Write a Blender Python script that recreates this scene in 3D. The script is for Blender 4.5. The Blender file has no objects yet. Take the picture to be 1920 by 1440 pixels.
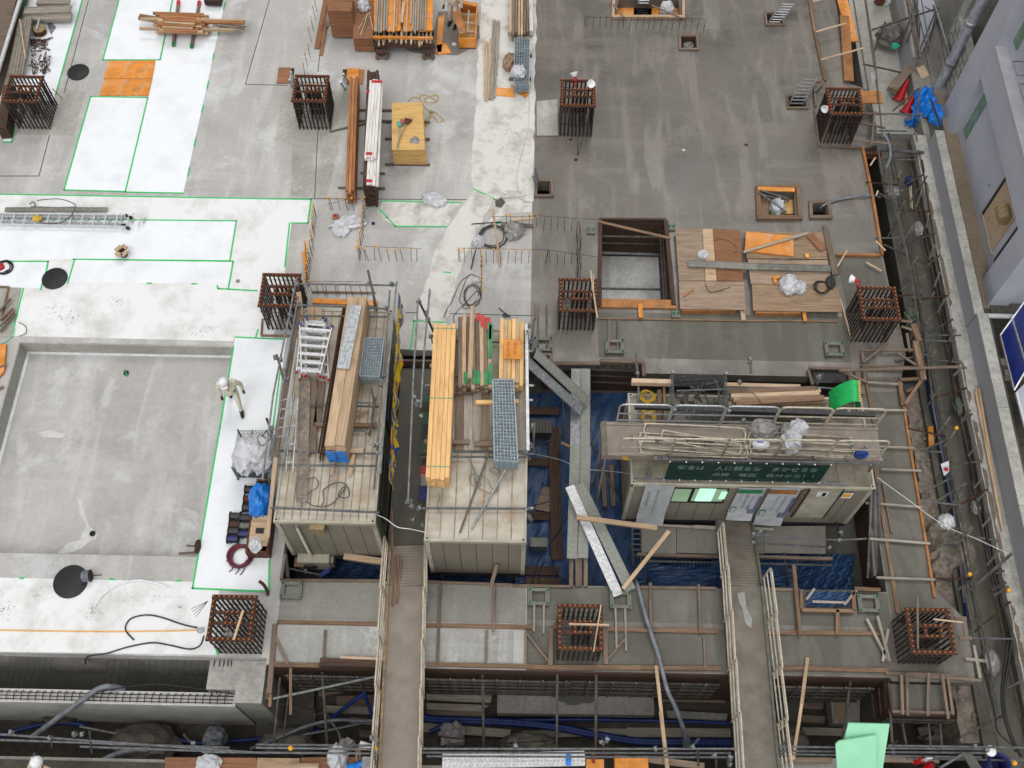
import bpy, bmesh, math, random
from mathutils import Vector, Matrix, geometry
from math import radians, sin, cos, pi
R = random.Random(7)
scene = bpy.context.scene
COL = scene.collection
# ---------------------------------------------------------------- camera, world, sun, exposure
F_, PITCH, YAW, ROLL, CAMZ = 1993.84, radians(62.0567), radians(-0.63124), radians(0.58070), 25.3
_f = Vector((sin(YAW)*cos(PITCH), cos(YAW)*cos(PITCH), -sin(PITCH)))
_rt = Vector((cos(YAW), -sin(YAW), 0)); _up = _rt.cross(_f)
_r = cos(ROLL)*_rt + sin(ROLL)*_up; _u = -sin(ROLL)*_rt + cos(ROLL)*_up
cam = bpy.data.cameras.new("camera"); camo = bpy.data.objects.new("camera", cam); COL.objects.link(camo)
cam.sensor_width = 36; cam.lens = F_/1920*36; cam.clip_end = 400; cam.clip_start = 0.1
camo.matrix_world = Matrix(((_r.x,_u.x,-_f.x,0),(_r.y,_u.y,-_f.y,0),(_r.z,_u.z,-_f.z,CAMZ),(0,0,0,1)))
scene.camera = camo
w = bpy.data.worlds.new("World"); scene.world = w; w.use_nodes = True
nt = w.node_tree; bg = nt.nodes["Background"]
sky = nt.nodes.new("ShaderNodeTexSky"); sky.sky_type = 'NISHITA'; sky.sun_disc = False
sky.sun_elevation = radians(62); sky.sun_rotation = radians(200); sky.air_density = 1.0; sky.dust_density = 4.0; sky.ozone_density = 1.0
hs = nt.nodes.new("ShaderNodeHueSaturation"); hs.inputs["Saturation"].default_value = 0.12
nt.links.new(sky.outputs[0], hs.inputs["Color"]); nt.links.new(hs.outputs[0], bg.inputs["Color"])
bg.inputs["Strength"].default_value = 0.15
sl = bpy.data.lights.new("sun", 'SUN'); sl.energy = 0.9; sl.angle = radians(25); sl.color = (1, .97, .93)
slo = bpy.data.objects.new("sun", sl); COL.objects.link(slo)
slo.rotation_euler = (radians(28), 0, radians(160))
vs = scene.view_settings; vs.view_transform = 'Standard'; vs.look = 'None'; vs.gamma = 1; vs.exposure = 0.06
# ---------------------------------------------------------------- helpers
def P(u, v, z=0.0):                       # the place where the sight line of a photo pixel meets height z
 d = _r*((u-960)/F_) - _u*((v-720)/F_) + _f
 t = (z-CAMZ)/d.z
 return Vector((d.x*t, d.y*t, z))
def tag(o, label=None, cat=None, group=None, kind=None):
 if label: o["label"] = label
 if cat: o["category"] = cat
 if group: o["group"] = group
 if kind: o["kind"] = kind
 return o
def thing(name, label, cat, loc=(0,0,0), group=None, rz=0.0):
 o = bpy.data.objects.new(name, None); COL.objects.link(o)
 o.location = loc; o.rotation_euler = (0,0,rz); o.empty_display_size = .1
 return tag(o, label, cat, group)
def copy_tree(o, parent=None, loc=None, rz=None, label=None, group=None):
 c = o.copy(); COL.objects.link(c); c.parent = parent
 if loc is not None: c.location = loc
 if rz is not None: c.rotation_euler = (0,0,rz)
 if label: c["label"] = label
 if group: c["group"] = group
 for ch in o.children: copy_tree(ch, c)
 return c
def link(name, me, mat, parent=None, loc=None):
 o = bpy.data.objects.new(name, me); COL.objects.link(o)
 if mat is not None and not me.materials:
  for m in (mat if isinstance(mat, (list, tuple)) else [mat]): me.materials.append(m)
 if parent: o.parent = parent
 if loc is not None: o.location = loc
 return o
class MB:
 def __init__(s): s.v=[]; s.f=[]; s.m=[]; s.sm=[]
 def add(s, vs, fs, mi=0, smooth=False):
  b = len(s.v); s.v += [Vector(x) for x in vs]
  for f in fs: s.f.append([b+i for i in f]); s.m.append(mi); s.sm.append(smooth)
  return s
 def box(s, c, d, rz=0, mi=0, rot=None):
  M = rot if rot is not None else Matrix.Rotation(rz, 3, 'Z'); c = Vector(c)
  vs = [c + M @ Vector((x*d[0]/2, y*d[1]/2, z*d[2]/2)) for z in (-1,1) for y in (-1,1) for x in (-1,1)]
  return s.add(vs, [(0,2,3,1),(4,5,7,6),(0,1,5,4),(2,6,7,3),(0,4,6,2),(1,3,7,5)], mi)
 def bar(s, p, q, w, h, mi=0, up=(0,0,1)):
  p=Vector(p); q=Vector(q); d=(q-p); L=d.length; d.normalize(); up=Vector(up)
  if abs(d.dot(up))>.999: up=Vector((0,1,0))
  y=up.cross(d).normalized(); z=d.cross(y)
  M=Matrix((d,y,z)).transposed()
  return s.box((p+q)/2,(L,w,h),rot=M,mi=mi)
 def tube(s, p, q, r, n=8, mi=0, r2=None, caps=True):
  p=Vector(p); q=Vector(q); d=(q-p).normalized(); a=Vector((0,0,1)) if abs(d.z)<.9 else Vector((1,0,0))
  x=a.cross(d).normalized(); y=d.cross(x); r2=r if r2 is None else r2
  vs=[p+(x*cos(2*pi*i/n)+y*sin(2*pi*i/n))*r for i in range(n)]+[q+(x*cos(2*pi*i/n)+y*sin(2*pi*i/n))*r2 for i in range(n)]
  s.add(vs,[(i,(i+1)%n,n+(i+1)%n,n+i) for i in range(n)],mi,True)
  if caps: s.add(vs,[tuple(range(n))[::-1],tuple(range(n,2*n))],mi)
  return s
 def path(s, pts, r, n=6, mi=0, closed=False):
  pts=[Vector(a) for a in pts]; N=len(pts); rings=[]
  pd=None
  for i,p in enumerate(pts):
   d=(pts[(i+1)%N]-pts[i-1]) if (closed or 0<i<N-1) else (pts[1]-pts[0] if i==0 else pts[-1]-pts[-2])
   if d.length<1e-6: d=pd or Vector((1,0,0))
   d.normalize(); pd=d
   a=Vector((0,0,1)) if abs(d.z)<.9 else Vector((1,0,0))
   x=a.cross(d).normalized(); y=d.cross(x)
   rings.append([p+(x*cos(2*pi*k/n)+y*sin(2*pi*k/n))*r for k in range(n)])
  vs=[v for g in rings for v in g]; M=N if closed else N-1
  fs=[(i*n+k,i*n+(k+1)%n,((i+1)%N)*n+(k+1)%n,((i+1)%N)*n+k) for i in range(M) for k in range(n)]
  s.add(vs,fs,mi,True)
  if not closed: s.add(rings[0]+rings[-1],[tuple(range(n))[::-1],tuple(range(n,2*n))],mi)
  return s
 def prism(s, pts, z0, z1, mi=0, holes=(), side=True):
  loops=[[Vector((a[0],a[1],0)) for a in L] for L in [pts]+list(holes)]
  flat=[v for L in loops for v in L]; n=len(flat)
  tri=geometry.tessellate_polygon(loops)
  b=[(v.x,v.y,z0) for v in flat]; t=[(v.x,v.y,z1) for v in flat]
  fs=[]
  for a in tri:
   A,B,C=[flat[i] for i in a]
   up=(B-A).cross(C-A).z>0
   q=a if up else a[::-1]
   fs.append([i+n for i in q]); fs.append(list(q[::-1]))
  if side:
   o=0
   for li,L in enumerate(loops):
    ar=sum(L[i].x*L[(i+1)%len(L)].y-L[(i+1)%len(L)].x*L[i].y for i in range(len(L)))
    ccw=(ar>0)==(li==0)
    for i in range(len(L)):
     i0=o+i; i1=o+(i+1)%len(L)
     fs.append([i0,i1,i1+n,i0+n] if ccw else [i1,i0,i0+n,i1+n])
    o+=len(L)
  return s.add(b+t,fs,mi)
 def lathe(s, c, prof, n=16, mi=0, axis=None):
  c=Vector(c); M=Matrix.Identity(3) if axis is None else Vector((0,0,1)).rotation_difference(Vector(axis)).to_matrix()
  vs=[c+M@Vector((r*cos(2*pi*k/n),r*sin(2*pi*k/n),z)) for r,z in prof for k in range(n)]
  fs=[(i*n+k,i*n+(k+1)%n,(i+1)*n+(k+1)%n,(i+1)*n+k) for i in range(len(prof)-1) for k in range(n)]
  s.add(vs,fs,mi,True)
  s.add(vs[:n]+vs[-n:],[tuple(range(n))[::-1],tuple(range(n,2*n))],mi)
  return s
 def blob(s, c, d, seed=0, rough=.25, mi=0, sub=3, flat=.35, rz=0):
  bm=bmesh.new(); bmesh.ops.create_icosphere(bm,subdivisions=sub,radius=1)
  rr=random.Random(seed); dirs=[(Vector((rr.uniform(-1,1),rr.uniform(-1,1),rr.uniform(-1,1))).normalized(),rr.uniform(2,6),rr.uniform(0,6)) for _ in range(9)]
  c=Vector(c); M=Matrix.Rotation(rz,3,'Z'); vs=[]
  for v in bm.verts:
   p=v.co.copy(); k=1+sum(rough*.42*abs(sin(f*p.dot(a)*1.7+ph)) for a,f,ph in dirs[:5])-rough*.8+sum(rough*.12*sin(f*3*p.dot(a)+ph) for a,f,ph in dirs[5:])
   k+=rr.uniform(-.05,.05)*rough
   q=Vector((p.x*k*d[0]/2,p.y*k*d[1]/2,max(p.z*k,-flat)*d[2]/(1+flat)))
   vs.append(c+M@(q+Vector((0,0,flat*d[2]/(1+flat)))))
  s.add(vs,[[v.index for v in f.verts] for f in bm.faces],mi,False); bm.free(); return s
 def build(s, name, mat, parent=None, loc=None, smooth=False):
  off=Vector((0,0,0))
  if loc is not None: off=Vector(loc)
  elif parent is not None:
   off=world_off(parent)
  me=bpy.data.meshes.new(name)
  me.from_pydata([v-off for v in s.v],[],s.f)
  me.polygons.foreach_set("material_index",s.m)
  me.polygons.foreach_set("use_smooth",[a or smooth for a in s.sm])
  me.update()
  o=link(name,me,mat,parent)
  if loc is not None: o.location=loc
  return o
def world_off(o):                         # accumulated location of an unrotated chain
 v=Vector(o.location); p=o.parent
 while p: v+=Vector(p.location); p=p.parent
 return v
_bm={}
def beam(name, p, q, w, h, mat, parent=None, up=(0,0,1), notch=0):
 """straight timber / steel section as its own object, local X along its length"""
 p=Vector(p); q=Vector(q); d=q-p; L=d.length; d.normalize(); upv=Vector(up)
 if abs(d.dot(upv))>.999: upv=Vector((0,1,0))
 y=upv.cross(d).normalized(); z=d.cross(y)
 key=(round(L,2),round(w,3),round(h,3),mat.name)
 if key not in _bm:
  m=MB(); b=min(.006,w*.12,h*.12); L2=L/2; 
  sec=[(-w/2+b,-h/2),(w/2-b,-h/2),(w/2,-h/2+b),(w/2,h/2-b),(w/2-b,h/2),(-w/2+b,h/2),(-w/2,h/2-b),(-w/2,-h/2+b)]
  vs=[(-L2,a,c) for a,c in sec]+[(L2,a,c) for a,c in sec]
  m.add(vs,[(i,(i+1)%8,8+(i+1)%8,8+i)[::-1] for i in range(8)]+[tuple(range(8)),tuple(range(8,16))[::-1]])
  me=bpy.data.meshes.new(name); me.from_pydata(m.v,[],[list(f)[::-1] for f in m.f]); me.update(); me.materials.append(mat); _bm[key]=me
 o=bpy.data.objects.new(name,_bm[key]); COL.objects.link(o)
 M=Matrix((d,y,z)).transposed().to_4x4(); M.translation=(p+q)/2
 if parent: 
  o.parent=parent; M.translation=M.translation-world_off(parent)
 o.matrix_basis=M
 return o
_tm={}
def pipe(name, p, q, r, mat, parent=None, n=10):
 p=Vector(p); q=Vector(q); d=q-p; L=d.length; d.normalize()
 a=Vector((0,0,1)) if abs(d.z)<.9 else Vector((0,1,0)); y=a.cross(d).normalized(); z=d.cross(y)
 key=(round(L,2),round(r,4),mat.name,n)
 if key not in _tm:
  m=MB(); ri=r*.82
  for R_,sgn in ((r,1),(ri,-1)):
   vs=[(x,R_*cos(2*pi*i/n),R_*sin(2*pi*i/n)) for x in (-L/2,L/2) for i in range(n)]
   m.add(vs,[((i,(i+1)%n,n+(i+1)%n,n+i)[::sgn]) for i in range(n)],0,True)
  for x,s_ in ((-L/2,0),(L/2,1)):
   k=s_*n; m.f+= [[k+i,k+(i+1)%n,2*n+k+(i+1)%n,2*n+k+i] for i in range(n)]; m.m+=[0]*n; m.sm+=[False]*n
  me=bpy.data.meshes.new(name); me.from_pydata(m.v,[],m.f); me.polygons.foreach_set("use_smooth",m.sm); me.update(); me.materials.append(mat); _tm[key]=me
 o=bpy.data.objects.new(name,_tm[key]); COL.objects.link(o)
 M=Matrix((d,y,z)).transposed().to_4x4(); M.translation=(p+q)/2
 if parent: o.parent=parent; M.translation=M.translation-world_off(parent)
 o.matrix_basis=M
 return o
def smooth_pts(pts, k=6, closed=False):
 pts=[Vector(p) for p in pts]; out=[]; N=len(pts)
 M=N if closed else N-1
 for i in range(M):
  p0=pts[i-1] if (i>0 or closed) else pts[0]; p1=pts[i]; p2=pts[(i+1)%N]; p3=pts[(i+2)%N] if (i+2<N or closed) else pts[-1]
  for j in range(k):
   t=j/k
   out.append(.5*((2*p1)+(-p0+p2)*t+(2*p0-5*p1+4*p2-p3)*t*t+(-p0+3*p1-3*p2+p3)*t**3))
 if not closed: out.append(pts[-1])
 return out
def cable(name, pts, r, mat, label=None, cat=None, parent=None, group=None, k=6, closed=False, n=6):
 m=MB().path(smooth_pts(pts,k,closed),r,n,closed=closed)
 if parent: o=m.build(name,mat,parent)
 else: o=m.build(name,mat,loc=pts[0]); tag(o,label,cat,group)
 return o
# ---------------------------------------------------------------- materials
def srgb(h):
 if isinstance(h,str):
  c=[int(h[i:i+2],16)/255 for i in (0,2,4)]
  return tuple((x/12.92 if x<=.04045 else ((x+.055)/1.055)**2.4) for x in c)
 return h
class NT:
 def __init__(s,name):
  s.mat=bpy.data.materials.new(name); s.mat.use_nodes=True; s.t=s.mat.node_tree; s.b=s.t.nodes["Principled BSDF"]
 def n(s,k,**kw):
  o=s.t.nodes.new(k)
  for a,v in kw.items(): setattr(o,a,v)
  return o
 def l(s,a,b): s.t.links.new(a,b)
 def coord(s,scale=(1,1,1),kind="Object",rot=(0,0,0)):
  tc=s.n("ShaderNodeTexCoord"); mp=s.n("ShaderNodeMapping"); mp.inputs["Scale"].default_value=scale; mp.inputs["Rotation"].default_value=rot
  s.l(tc.outputs[kind],mp.inputs[0]); return mp.outputs[0]
 def noise(s,vec,scale,detail=4,rough=.6,dist=0):
  o=s.n("ShaderNodeTexNoise"); s.l(vec,o.inputs["Vector"]); o.inputs["Scale"].default_value=scale; o.inputs["Detail"].default_value=detail; o.inputs["Roughness"].default_value=rough; o.inputs["Distortion"].default_value=dist; return o.outputs[0]
 def ramp(s,fac,stops,interp='LINEAR'):
  o=s.n("ShaderNodeValToRGB"); s.l(fac,o.inputs[0]); e=o.color_ramp.elements; o.color_ramp.interpolation=interp
  while len(e)<len(stops): e.new(.5)
  for x,(p,c) in zip(e,stops): x.position=p; x.color=(*c,1) if len(c)==3 else c
  return o.outputs[0]
 def mix(s,fac,a,b,mode='MIX'):
  o=s.n("ShaderNodeMixRGB",blend_type=mode)
  for i,x in ((0,fac),(1,a),(2,b)):
   if hasattr(x,'is_linked') or hasattr(x,'links'): s.l(x,o.inputs[i])
   else: o.inputs[i].default_value = x if i==0 else (*x,1)
  return o.outputs[0]
 def bump(s,h,strength=.3,dist=.01):
  o=s.n("ShaderNodeBump"); s.l(h,o.inputs["Height"]); o.inputs["Strength"].default_value=strength; o.inputs["Distance"].default_value=dist; s.l(o.outputs[0],s.b.inputs["Normal"])
def G(x): return (x,x,x)
def simple(name,c1,c2=None,scale=6,rough=.6,metal=0,stretch=(1,1,1),var=.0,bump=.15,dirt=0,dirtc=(.12,.09,.06),spec=.5,lo=.35,hi=.65):
 t=NT(name); c1=srgb(c1); c2=srgb(c2) if c2 else tuple(x*.75 for x in c1)
 v=t.coord(stretch); f=t.noise(v,scale,5)
 col=t.ramp(f,[(lo,c2),(hi,c1)])
 if dirt:
  f2=t.noise(t.coord((1,1,1)),2.2,6,.7); k=t.ramp(f2,[(.5,G(0)),(.72,G(dirt))]); col=t.mix(k,col,dirtc)
 if var:
  oi=t.n("ShaderNodeObjectInfo"); mr=t.n("ShaderNodeMapRange"); t.l(oi.outputs["Random"],mr.inputs[0]); mr.inputs[3].default_value=1-var; mr.inputs[4].default_value=1+var
  col=t.mix(1.0,col,G(1),'MULTIPLY'); t.l(mr.outputs[0],col.node.inputs[2])
 t.l(col,t.b.inputs["Base Color"]); t.b.inputs["Roughness"].default_value=rough; t.b.inputs["Metallic"].default_value=metal
 t.b.inputs["Specular IOR Level"].default_value=spec
 if bump: t.bump(f,bump,.004)
 return t.mat
def wood(name,c1,c2,var=.18,rough=.75,knots=True):
 t=NT(name); c1=srgb(c1); c2=srgb(c2)
 oi=t.n("ShaderNodeObjectInfo"); tc=t.n("ShaderNodeTexCoord"); ad=t.n("ShaderNodeVectorMath",operation='ADD')
 sc=t.n("ShaderNodeVectorMath",operation='SCALE'); sc.inputs[0].default_value=(37,21,13); t.l(oi.outputs["Random"],sc.inputs["Scale"])
 t.l(tc.outputs["Object"],ad.inputs[0]); t.l(sc.outputs[0],ad.inputs[1])
 mp=t.n("ShaderNodeMapping"); mp.inputs["Scale"].default_value=(.7,14,14); t.l(ad.outputs[0],mp.inputs[0])
 g=t.noise(mp.outputs[0],2.2,6,.65,.4); col=t.ramp(g,[(.3,c2),(.62,c1)])
 mp2=t.n("ShaderNodeMapping"); mp2.inputs["Scale"].default_value=(1,3,3); t.l(ad.outputs[0],mp2.inputs[0])
 b=t.noise(mp2.outputs[0],1.6,4,.6); k=t.ramp(b,[(.52,G(0)),(.78,G(.55))]); col=t.mix(k,col,tuple(x*.45 for x in c2))
 mr=t.n("ShaderNodeMapRange"); t.l(oi.outputs["Random"],mr.inputs[0]); mr.inputs[3].default_value=1-var; mr.inputs[4].default_value=1+var
 col=t.mix(1.0,col,G(1),'MULTIPLY'); t.l(mr.outputs[0],col.node.inputs[2])
 t.l(col,t.b.inputs["Base Color"]); t.b.inputs["Roughness"].default_value=rough; t.b.inputs["Specular IOR Level"].default_value=.3
 t.bump(g,.35,.004); return t.mat
def concrete(name,base,amp=.25,blotch=None,stain=None,streak=.0,rough=(.5,.85),speck=.25,bs=.35,tint=None,rot=0):
 """floor concrete: large blotches, trowel streaks both ways, fine speckle"""
 t=NT(name); base=srgb(base); v=t.coord((1,1,1))
 a=t.noise(v,bs,6,.62,.3)
 col=t.ramp(a,[(.32,tuple(x*(1-amp) for x in base)),(.5,base),(.7,tuple(x*(1+amp) for x in base))])
 if streak:
  s1=t.noise(t.coord((1.6,.28,1),rot=(0,0,rot)),1.1,4,.55,.6); s2=t.noise(t.coord((.25,1.5,1),rot=(0,0,rot)),1.0,4,.55,.5)
  k1=t.ramp(s1,[(.5,G(0)),(.62,G(streak))]); k2=t.ramp(s2,[(.52,G(0)),(.64,G(streak*.8))])
  col=t.mix(k1,col,tuple(min(1,x*1.45+.02) for x in base)); 
  col=t.mix(k2,col,tuple(x*1.3+.01 for x in base))
  s3=t.noise(t.coord((.8,.6,1)),.9,5,.6,.2); k3=t.ramp(s3,[(.3,G(streak)),(.45,G(0))]); col=t.mix(k3,col,tuple(x*.72 for x in base))
 if blotch:
  b=t.noise(v,.55,7,.7,.4); k=t.ramp(b,[(.54,G(0)),(.62,G(.5)),(.78,G(.85))]); col=t.mix(k,col,srgb(blotch))
 if stain:
  b=t.noise(t.coord((1,1,1),rot=(0,0,1)),.42,6,.72,.2); k=t.ramp(b,[(.58,G(0)),(.74,G(.6))]); col=t.mix(k,col,srgb(stain))
 fine=t.noise(v,9,6,.75); k=t.ramp(fine,[(.35,G(1-speck)),(.6,G(1.0))]); col=t.mix(1.0,col,k,'MULTIPLY')
 t.l(col,t.b.inputs["Base Color"])
 rr=t.ramp(a,[(.35,G(rough[0])),(.65,G(rough[1]))]); t.l(rr,t.b.inputs["Roughness"])
 t.b.inputs["Specular IOR Level"].default_value=.4
 t.bump(fine,.25,.01); return t.mat
M={}
M['slab_light']=concrete('light_concrete','ACAAA6',.15,blotch='CBCCCD',stain='94938D',streak=.35,rough=(.45,.8),speck=.12)
M['slab_dark']=concrete('wet_concrete','645E57',.30,blotch='777168',stain='5A5446',streak=.75,rough=(.18,.55),speck=.16,bs=.36)
M['slab_green']=concrete('damp_green_concrete','57554B',.24,blotch='67655C',stain='44433A',streak=.5,rough=(.35,.7),speck=.15,bs=.5)
M['slab_white']=concrete('chalky_concrete','9B9A95',.2,blotch='DADAD8',stain='77766F',streak=.4,speck=.2,bs=.9)
M['patch']=concrete('patched_concrete','A3A199',.14,blotch='C9C8C2',stain='7E7A72',streak=.3,speck=.2,bs=.8)
M['patch_dark']=concrete('damp_patch','77736B',.14,stain='5A564E',streak=.3,speck=.2,bs=.8)
M['patch_grey']=concrete('grey_patch','85837B',.14,stain='77756D',streak=.3,speck=.2,bs=.8)
M['conc']=concrete('old_concrete','85827B',.2,stain='5A574F',streak=.3,speck=.3,bs=1.2)
M['conc_lt']=concrete('pale_concrete','A8A69F',.2,stain='6E6B63',blotch='C4C2BB',speck=.3,bs=1.6)
M['conc_dk']=concrete('dark_concrete','55534C',.25,stain='33312C',speck=.35,bs=1.2)
M['soil']=concrete('damp_soil','4A443A',.35,stain='2A2722',blotch='6A6558',speck=.5,bs=.9,rough=(.7,.95))
M['kerb']=concrete('tan_kerb','8B7C69',.2,stain='6B5B49',speck=.2,bs=1.5)
M['boulder']=concrete('dull_boulder','6B665C',.25,stain='4A463E',speck=.4,bs=2)
M['chalk']=concrete('chalk_white','C9C8C4',.12,stain='9A9891',speck=.2,bs=1.5)
M['rubble']=concrete('rubble_concrete','8A7F72',.3,stain='5E554B',blotch='A39A8E',speck=.5,bs=2.5)
def sheetmat(name,c,d,amt,fine=.5,scale=1.0):
 t=NT(name); v=t.coord((1,1,1)); c=srgb(c)
 a=t.noise(v,.8*scale,6,.7,.2); k=t.ramp(a,[(.48,G(0)),(.75,G(amt))]); col=t.mix(k,c,srgb(d))
 f=t.noise(v,14,5,.8); k2=t.ramp(f,[(.66,G(0)),(.72,G(fine*amt))]); col=t.mix(k2,col,(.12,.1,.08))
 t.l(col,t.b.inputs["Base Color"]); t.b.inputs["Roughness"].default_value=.7
 wv=t.noise(t.coord((1,1,1)),1.6,3,.5); t.bump(wv,.5,.03); return t.mat
M['sheet']=sheetmat('clean_white_sheet','E4E7EA','CFD2D6',.8,.08)
M['sheet_dirty']=sheetmat('trodden_white_sheet','DFE0E0','B2AEA5',.85,.8)
M['sheet_cream']=sheetmat('muddy_cream_sheet','CDCBC5','8A8377',1,1,1.6)
M['tape']=simple('green_tape','2FC56A','27AD5A',rough=.5,bump=0)
M['tape_pale']=simple('faded_green_tape','8FD9AC','6CC791',rough=.5,bump=0)
M['rust']=simple('rusty_steel','5A3B2C','33231D',14,.85,.2,var=.1,bump=.4)
M['rust_red']=simple('red_rusty_steel','6B3D28','42281E',14,.85,.2,bump=.4)
M['rebar']=simple('dark_rebar','43352E','26201C',20,.6,.15,var=.15,bump=.4)
M['cap_orange']=simple('rust_orange_cap','A8602A','7C4420',20,.6,bump=0)
M['cap_yellow']=simple('yellow_cap','F0B22A','DD9A1A',20,.45,bump=0)
M['galv']=simple('galvanised_pipe','8F9193','696B6D',9,.45,.3,var=.15,bump=.1,dirt=.4)
M['galv_dk']=simple('dull_steel_pipe','6B6861','4A4742',9,.6,.12,var=.25,bump=.1,dirt=.6,dirtc=(.16,.09,.05))
M['galv_lt']=simple('bright_galvanised','C0C4C6','8F9395',12,.4,.5,var=.1,bump=.1)
M['alu']=simple('aluminium','C8CACC','9EA1A4',12,.38,.55,bump=.1,var=.08)
M['alu_w']=simple('pale_aluminium','D9D9DA','B9B9BB',12,.45,.3,bump=.1,var=.05)
M['wood_new']=wood('fresh_timber','E6BE86','CC9C60',.1)
M['wood']=wood('timber','C2A88A','9A8065')
M['wood_pale']=wood('pale_timber','C9B297','A68C72',.12)
M['wood_old']=wood('weathered_timber','827162','574A40',.2)
M['wood_dk']=wood('dark_form_timber','523E33','31251F',.25)
M['wood_grey']=wood('grey_batten','A49C90','7C7468',.15)
M['wood_red']=wood('reddish_timber','8A7059','604B3C',.2)
M['wood_white']=wood('white_painted_batten','E4E1DD','BDB5AD',.06)
M['ply']=wood('yellow_plywood','D3AE70','B89158',.08)
M['ply_old']=wood('old_plywood','A58B70','7A6552',.15)
M['ply_pale']=wood('pale_worn_plywood','A08C78','7B6858',.12)
M['wood_redb']=wood('warm_reddish_timber','B17C50','84573A',.15)
M['ply_brown']=wood('brown_plywood','95694B','72503A',.12)
M['orange']=simple('orange_form_panel','DE8C2C','BA7420',3,.55,var=.12,bump=.1,dirt=.35,dirtc=(.75,.62,.48))
M['orange_dk']=simple('weathered_orange_panel','B0743A','855A34',4,.65,var=.12,bump=.1,dirt=.6)
M['black']=simple('black_rubber','1E1D1D','121212',8,.6,bump=.1)
M['darkgrey']=simple('dark_grey','3A3A3A','2A2A2A',8,.6,bump=.1)
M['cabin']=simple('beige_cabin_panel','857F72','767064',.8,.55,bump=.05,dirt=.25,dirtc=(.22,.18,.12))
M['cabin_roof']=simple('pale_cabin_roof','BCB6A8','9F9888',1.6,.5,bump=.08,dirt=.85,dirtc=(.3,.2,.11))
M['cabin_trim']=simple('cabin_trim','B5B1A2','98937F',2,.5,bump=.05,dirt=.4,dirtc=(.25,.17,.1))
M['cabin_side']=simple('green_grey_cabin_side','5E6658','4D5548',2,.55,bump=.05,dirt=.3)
M['tarp']=simple('blue_tarp','1E4878','16314F',5,.5,bump=.6,dirt=.7,dirtc=(.05,.06,.09),lo=.3,hi=.7)
M['tarp_lt']=simple('bright_blue_tarp','1E86E4','1566B8',6,.4,bump=.7)
M['bluepaint']=simple('blue_painted_steel','1E3F96','162C66',5,.5,bump=.1,dirt=.3)
M['bluehose']=simple('blue_hose','18367C','102456',5,.5,bump=.05)
M['mesh_blue']=simple('blue_grey_mesh','A3AFB4','7C8A92',12,.5,.4,bump=0)
M['mesh_grey']=simple('grey_mesh_steel','6F7678','4A5052',12,.5,.5,bump=0)
M['bag']=simple('white_plastic_bag','CBCCCF','ABACAF',7,.35,bump=.5)
M['bag_grey']=simple('grey_plastic_bag','979492','7A7775',7,.4,bump=.5)
M['bag_tan']=simple('tan_sack','A5896C','7E6650',7,.8,bump=.5)
M['hose_grey']=simple('grey_hose','7C8086','5C6066',5,.5,bump=.05)
M['cord_black']=simple('black_cable','1B1A1B','121212',5,.5,bump=0)
M['cord_olive']=simple('wire_rope','565248','3A372F',25,.6,bump=0)
M['rope_yellow']=simple('yellow_rope','D8B23A','A98822',20,.7,bump=.2)
M['rope_tan']=simple('tan_rope','9A8862','6F6144',20,.8,bump=.2)
M['red']=simple('red_plastic','C4161C','9A1116',6,.4,bump=.05)
M['white']=simple('white_enamel','E8E9EA','D0D2D4',6,.35,bump=.02)
M['green']=simple('green_plastic','12B45A','0E9A4C',6,.5,bump=.1)
M['green_clamp']=simple('green_clamp','2E8B52','1F6A3C',6,.5,bump=.1)
M['plate']=simple('grey_green_form_plate','77796F','5E6058',6,.6,.2,bump=.2,dirt=.4)
M['board_mint']=simple('mint_foam_board','9ADBB4','90D0AA',1.5,.6,bump=.05)
M['plank_dull']=concrete('dull_plank','8F9189',.12,stain='76766C',speck=.2,bs=1.5)
M['deck']=simple('dusty_steel_deck','8F857A','82786D',2,.6,.1,bump=.1,dirt=.3)
M['cream_pipe']=simple('cream_painted_pipe','CFC6B4','A89D88',9,.45,.2,bump=.05,dirt=.3)
M['glassblock']=simple('green_glass_block','7F9C86','5E7D68',6,.2,bump=.1)
M['navyp']=simple('dark_blue_panel','1F2F7A','18245F',3,.3,bump=.0)
M['rust_wine']=simple('wine_red_hose','6E2433','4F1B27',8,.5,bump=.1)
# ================================================================ THE SETTING
def xy(*px): return [tuple(P(u,v,0))[:2] for u,v in px]
def rect(x0,y0,x1,y1): return [(x0,y0),(x1,y0),(x1,y1),(x0,y1)]
MB().prism(rect(-60,-30,60,70),-3.4,-3.0).build('ground',M['soil'],loc=(0,0,-3.4))["kind"]='structure'
HOLE=dict(tank=rect(2.3,15.97,4.3,18.97), op1=xy((1160,0),(1272,0),(1276,32),(1154,32)), op2=xy((1277,70),(1304,70),(1305,92),(1278,92)),
 op3=xy((1437,28),(1462,27),(1467,45),(1440,46)), op4=xy((1478,183),(1507,182),(1511,200),(1480,201)), op5=xy((1008,343),(1030,343),(1031,366),(1008,366)),
 op6=xy((1425,361),(1489,360),(1492,406),(1428,405)), op7=xy((1522,385),(1548,384),(1551,405),(1524,406)),
 tri=xy((1690,722),(1718,716),(1722,735),(1700,757)))
W_=0.33
west=[(-30,5.95),(-5.80,5.95),(-5.80,5.80),(W_,5.80),(W_,7.87),(-5.72,7.87),(-5.72,14.43),(W_,14.43),(W_,45),(-30,45)]
sun_hole=rect(-13.7,8.40,-7.72,14.42)
m=MB().prism(west,-.35,0,holes=[sun_hole]); o=m.build('slab_west',M['slab_light'],loc=(0,0,0)); tag(o,kind='structure')
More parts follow.
